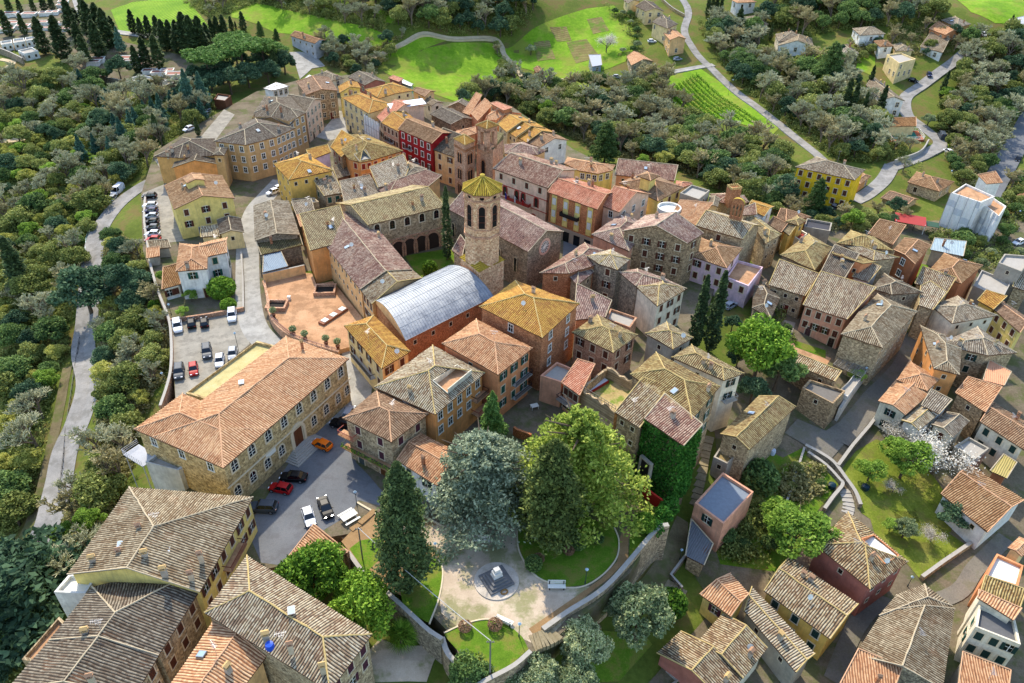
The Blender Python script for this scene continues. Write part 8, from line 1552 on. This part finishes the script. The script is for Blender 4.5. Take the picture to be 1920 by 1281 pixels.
def make_car(kind, paint, x, y, z, rz, label, group=None):
    d = car_meshes(kind); t = thing('parked_car' if kind != 'van' else 'van', label, 'car' if kind != 'van' else 'van', (x, y, z), rz, group); k = (kind, paint)
    if k not in _cb: _cb[k] = (d['body'].mesh('body', car_paint(paint), False), d['roof'].mesh('roof', car_paint(paint)))
    b = link('body', _cb[k][0], t); link('roof', _cb[k][1], t); link('windows', d['glass'], t); h, W = d['L']/2, d['W']
    for sx in (-.6, .62):
        for sy in (-1, 1): w = link('wheel', d['tyre'], t, (sx*h, sy*(W-.08), .32)); link('rim', d['rim'], w)
    for sy in (-1, 1): link('headlight', d['head'], t, (h-.12, sy*W*.6, d['hood']-.24)); link('tail_light', d['tail'], t, (-h+.08, sy*W*.72, d['deck']-.18)); link('mirror', d['mir'], t, (d['x3']-.25, sy*(W+.08), d['hood']+.1))
    return t
def car(kind, paint, p, front, label, group=None):  # p, front: photo pixels of the car's middle and of a point ahead of it
    x, y, z = spot(p); f = at(front, z); make_car(kind, paint, x, y, z+.03, math.atan2(f[1]-y, f[0]-x), label, group)
def boff(p, z=.0): return p
WH, SI, BK, GY, RD, BL, OR = (.86,.87,.88), (.62,.64,.66), (.04,.045,.055), (.24,.27,.30), (.62,.04,.06), (.06,.10,.28), (.88,.42,.02)
car('suv', WH, (334,616), (338,640), 'white car alone at the left end of the lower car lot'); car('hatch', BK, (360,610), (358,590), 'black car beside the white car in the lower lot'); car('hatch', BK, (384,609), (382,590), 'second black car along the low pinkish wall'); car('suv', WH, (436,596), (436,620), 'white car by the street corner of the lower lot')
car('suv', GY, (389,664), (391,690), 'grey car alone in the middle of the lower lot'); car('hatch', WH, (413,681), (411,705), 'white car half behind the palazzo terrace parapet'); car('hatch', SI, (437,668), (435,690), 'silver car mostly behind the palazzo terrace parapet'); car('suv', GY, (337,702), (336,730), 'grey-blue car beside the bright red car in the lower lot'); car('hatch', RD, (364,697), (366,720), 'bright red car in the lower lot')
for k, (c, y, lab) in enumerate([(BK, 369, 'dark blue car standing apart at the top of the upper lot row'), (WH, 387, 'topmost white car of the upper lot row'), (BL, 397.5, 'blue car below the topmost white car of the row'), (SI, 407.5, 'silver car in the middle of the upper lot row'), (BK, 418, 'black car third from the bottom of the upper lot row'), (GY, 429, 'dark grey car above the lowest white car of the row'), (WH, 440.5, 'lowest white car of the upper lot row'), (RD, 451, 'red car at the bottom of the upper lot row')]): car('hatch', c, (281.5+k*.9, y+2), (250, y+3), lab)
car('hatch', OR, (604,838), (585,830), 'bright orange car in front of the palazzo steps'); car('sedan', BK, (551,899), (520,897), 'long black car in front of the palazzo notice board'); car('hatch', RD, (527,920), (508,916), 'red car parked between two dark cars on the piazza'); car('suv', GY, (495,956), (470,955), 'dark grey car at the left end of the piazza row'); car('hatch', WH, (580,974), (588,1000), 'white car nose-on near the lean-to roof on the piazza'); car('sedan', BK, (611,957), (622,985), 'black car next to the white car in the middle of the piazza'); car('suv', BK, (642,800), (620,795), 'black car tucked behind the stone corner house'); car('hatch', SI, (655,778), (662,765), 'silver car in the lane by the stone corner house')
car('hatch', WH, (512,364), (500,368), 'white car beside the yellow ochre house'); car('hatch', WH, (520,358), (508,362), 'second white car beside the yellow ochre house'); car('hatch', SI, (389,215), (375,220), 'upper silver car in the lot by the conifers'); car('hatch', SI, (386,220), (372,225), 'middle silver car in the lot by the conifers'); car('hatch', BL, (382,226), (368,231), 'lower dark car in the lot by the conifers')
car('van', WH, (222,362), (206,375), 'white van on the left road'); car('hatch', SI, (211,378), (200,390), 'pale car behind the white van on the left road'); car('hatch', WH, (354,245), (340,250), 'small white car under the bare trees by the upper lot')
for k, (p, f, c, lab) in enumerate([((148,31),(135,34),BL,'blue and white car by the cemetery road'), ((158,32),(170,35),WH,'white car by the cemetery road'), ((265,110),(255,112),WH,'white car inside the cemetery'), ((1222,82),(1240,80),WH,'white car beside the house with orange roofs'), ((1270,116),(1285,112),SI,'silver car below the house with orange roofs'), ((1157,148),(1170,147),SI,'silver car beside the stone farmhouse'), ((1741,145),(1750,155),BL,'blue car parked above the road bend'), ((1711,156),(1725,157),BK,'dark car below the tall tan house'), ((1776,287),(1765,280),WH,'white car on the outside of the road bend'), ((1907,304),(1900,320),BK,'dark car on the road at the right edge'), ((1908,458),(1895,462),WH,'white car in the gardens at the right edge'), ((1565,391),(1550,395),BK,'dark car on the street below the yellow block'), ((1842,72),(1855,80),WH,'white car high on the right slope'), ((1472,275),(1462,270),BK,'dark car on the track beside the pale road')]): car('hatch', c, p, f, lab)
car('van', WH, (1201,33), (1203,45), 'white van beside the cream house at the top'); car('van', GY, (1764,260), (1758,250), 'small grey truck on the road bend')
car('hatch', WH, (640,265), (650,262), 'white car on the plaza at the top of the main street'); car('hatch', SI, (1368,578), (1380,570), 'silver car in the garage mouth below the pink house')
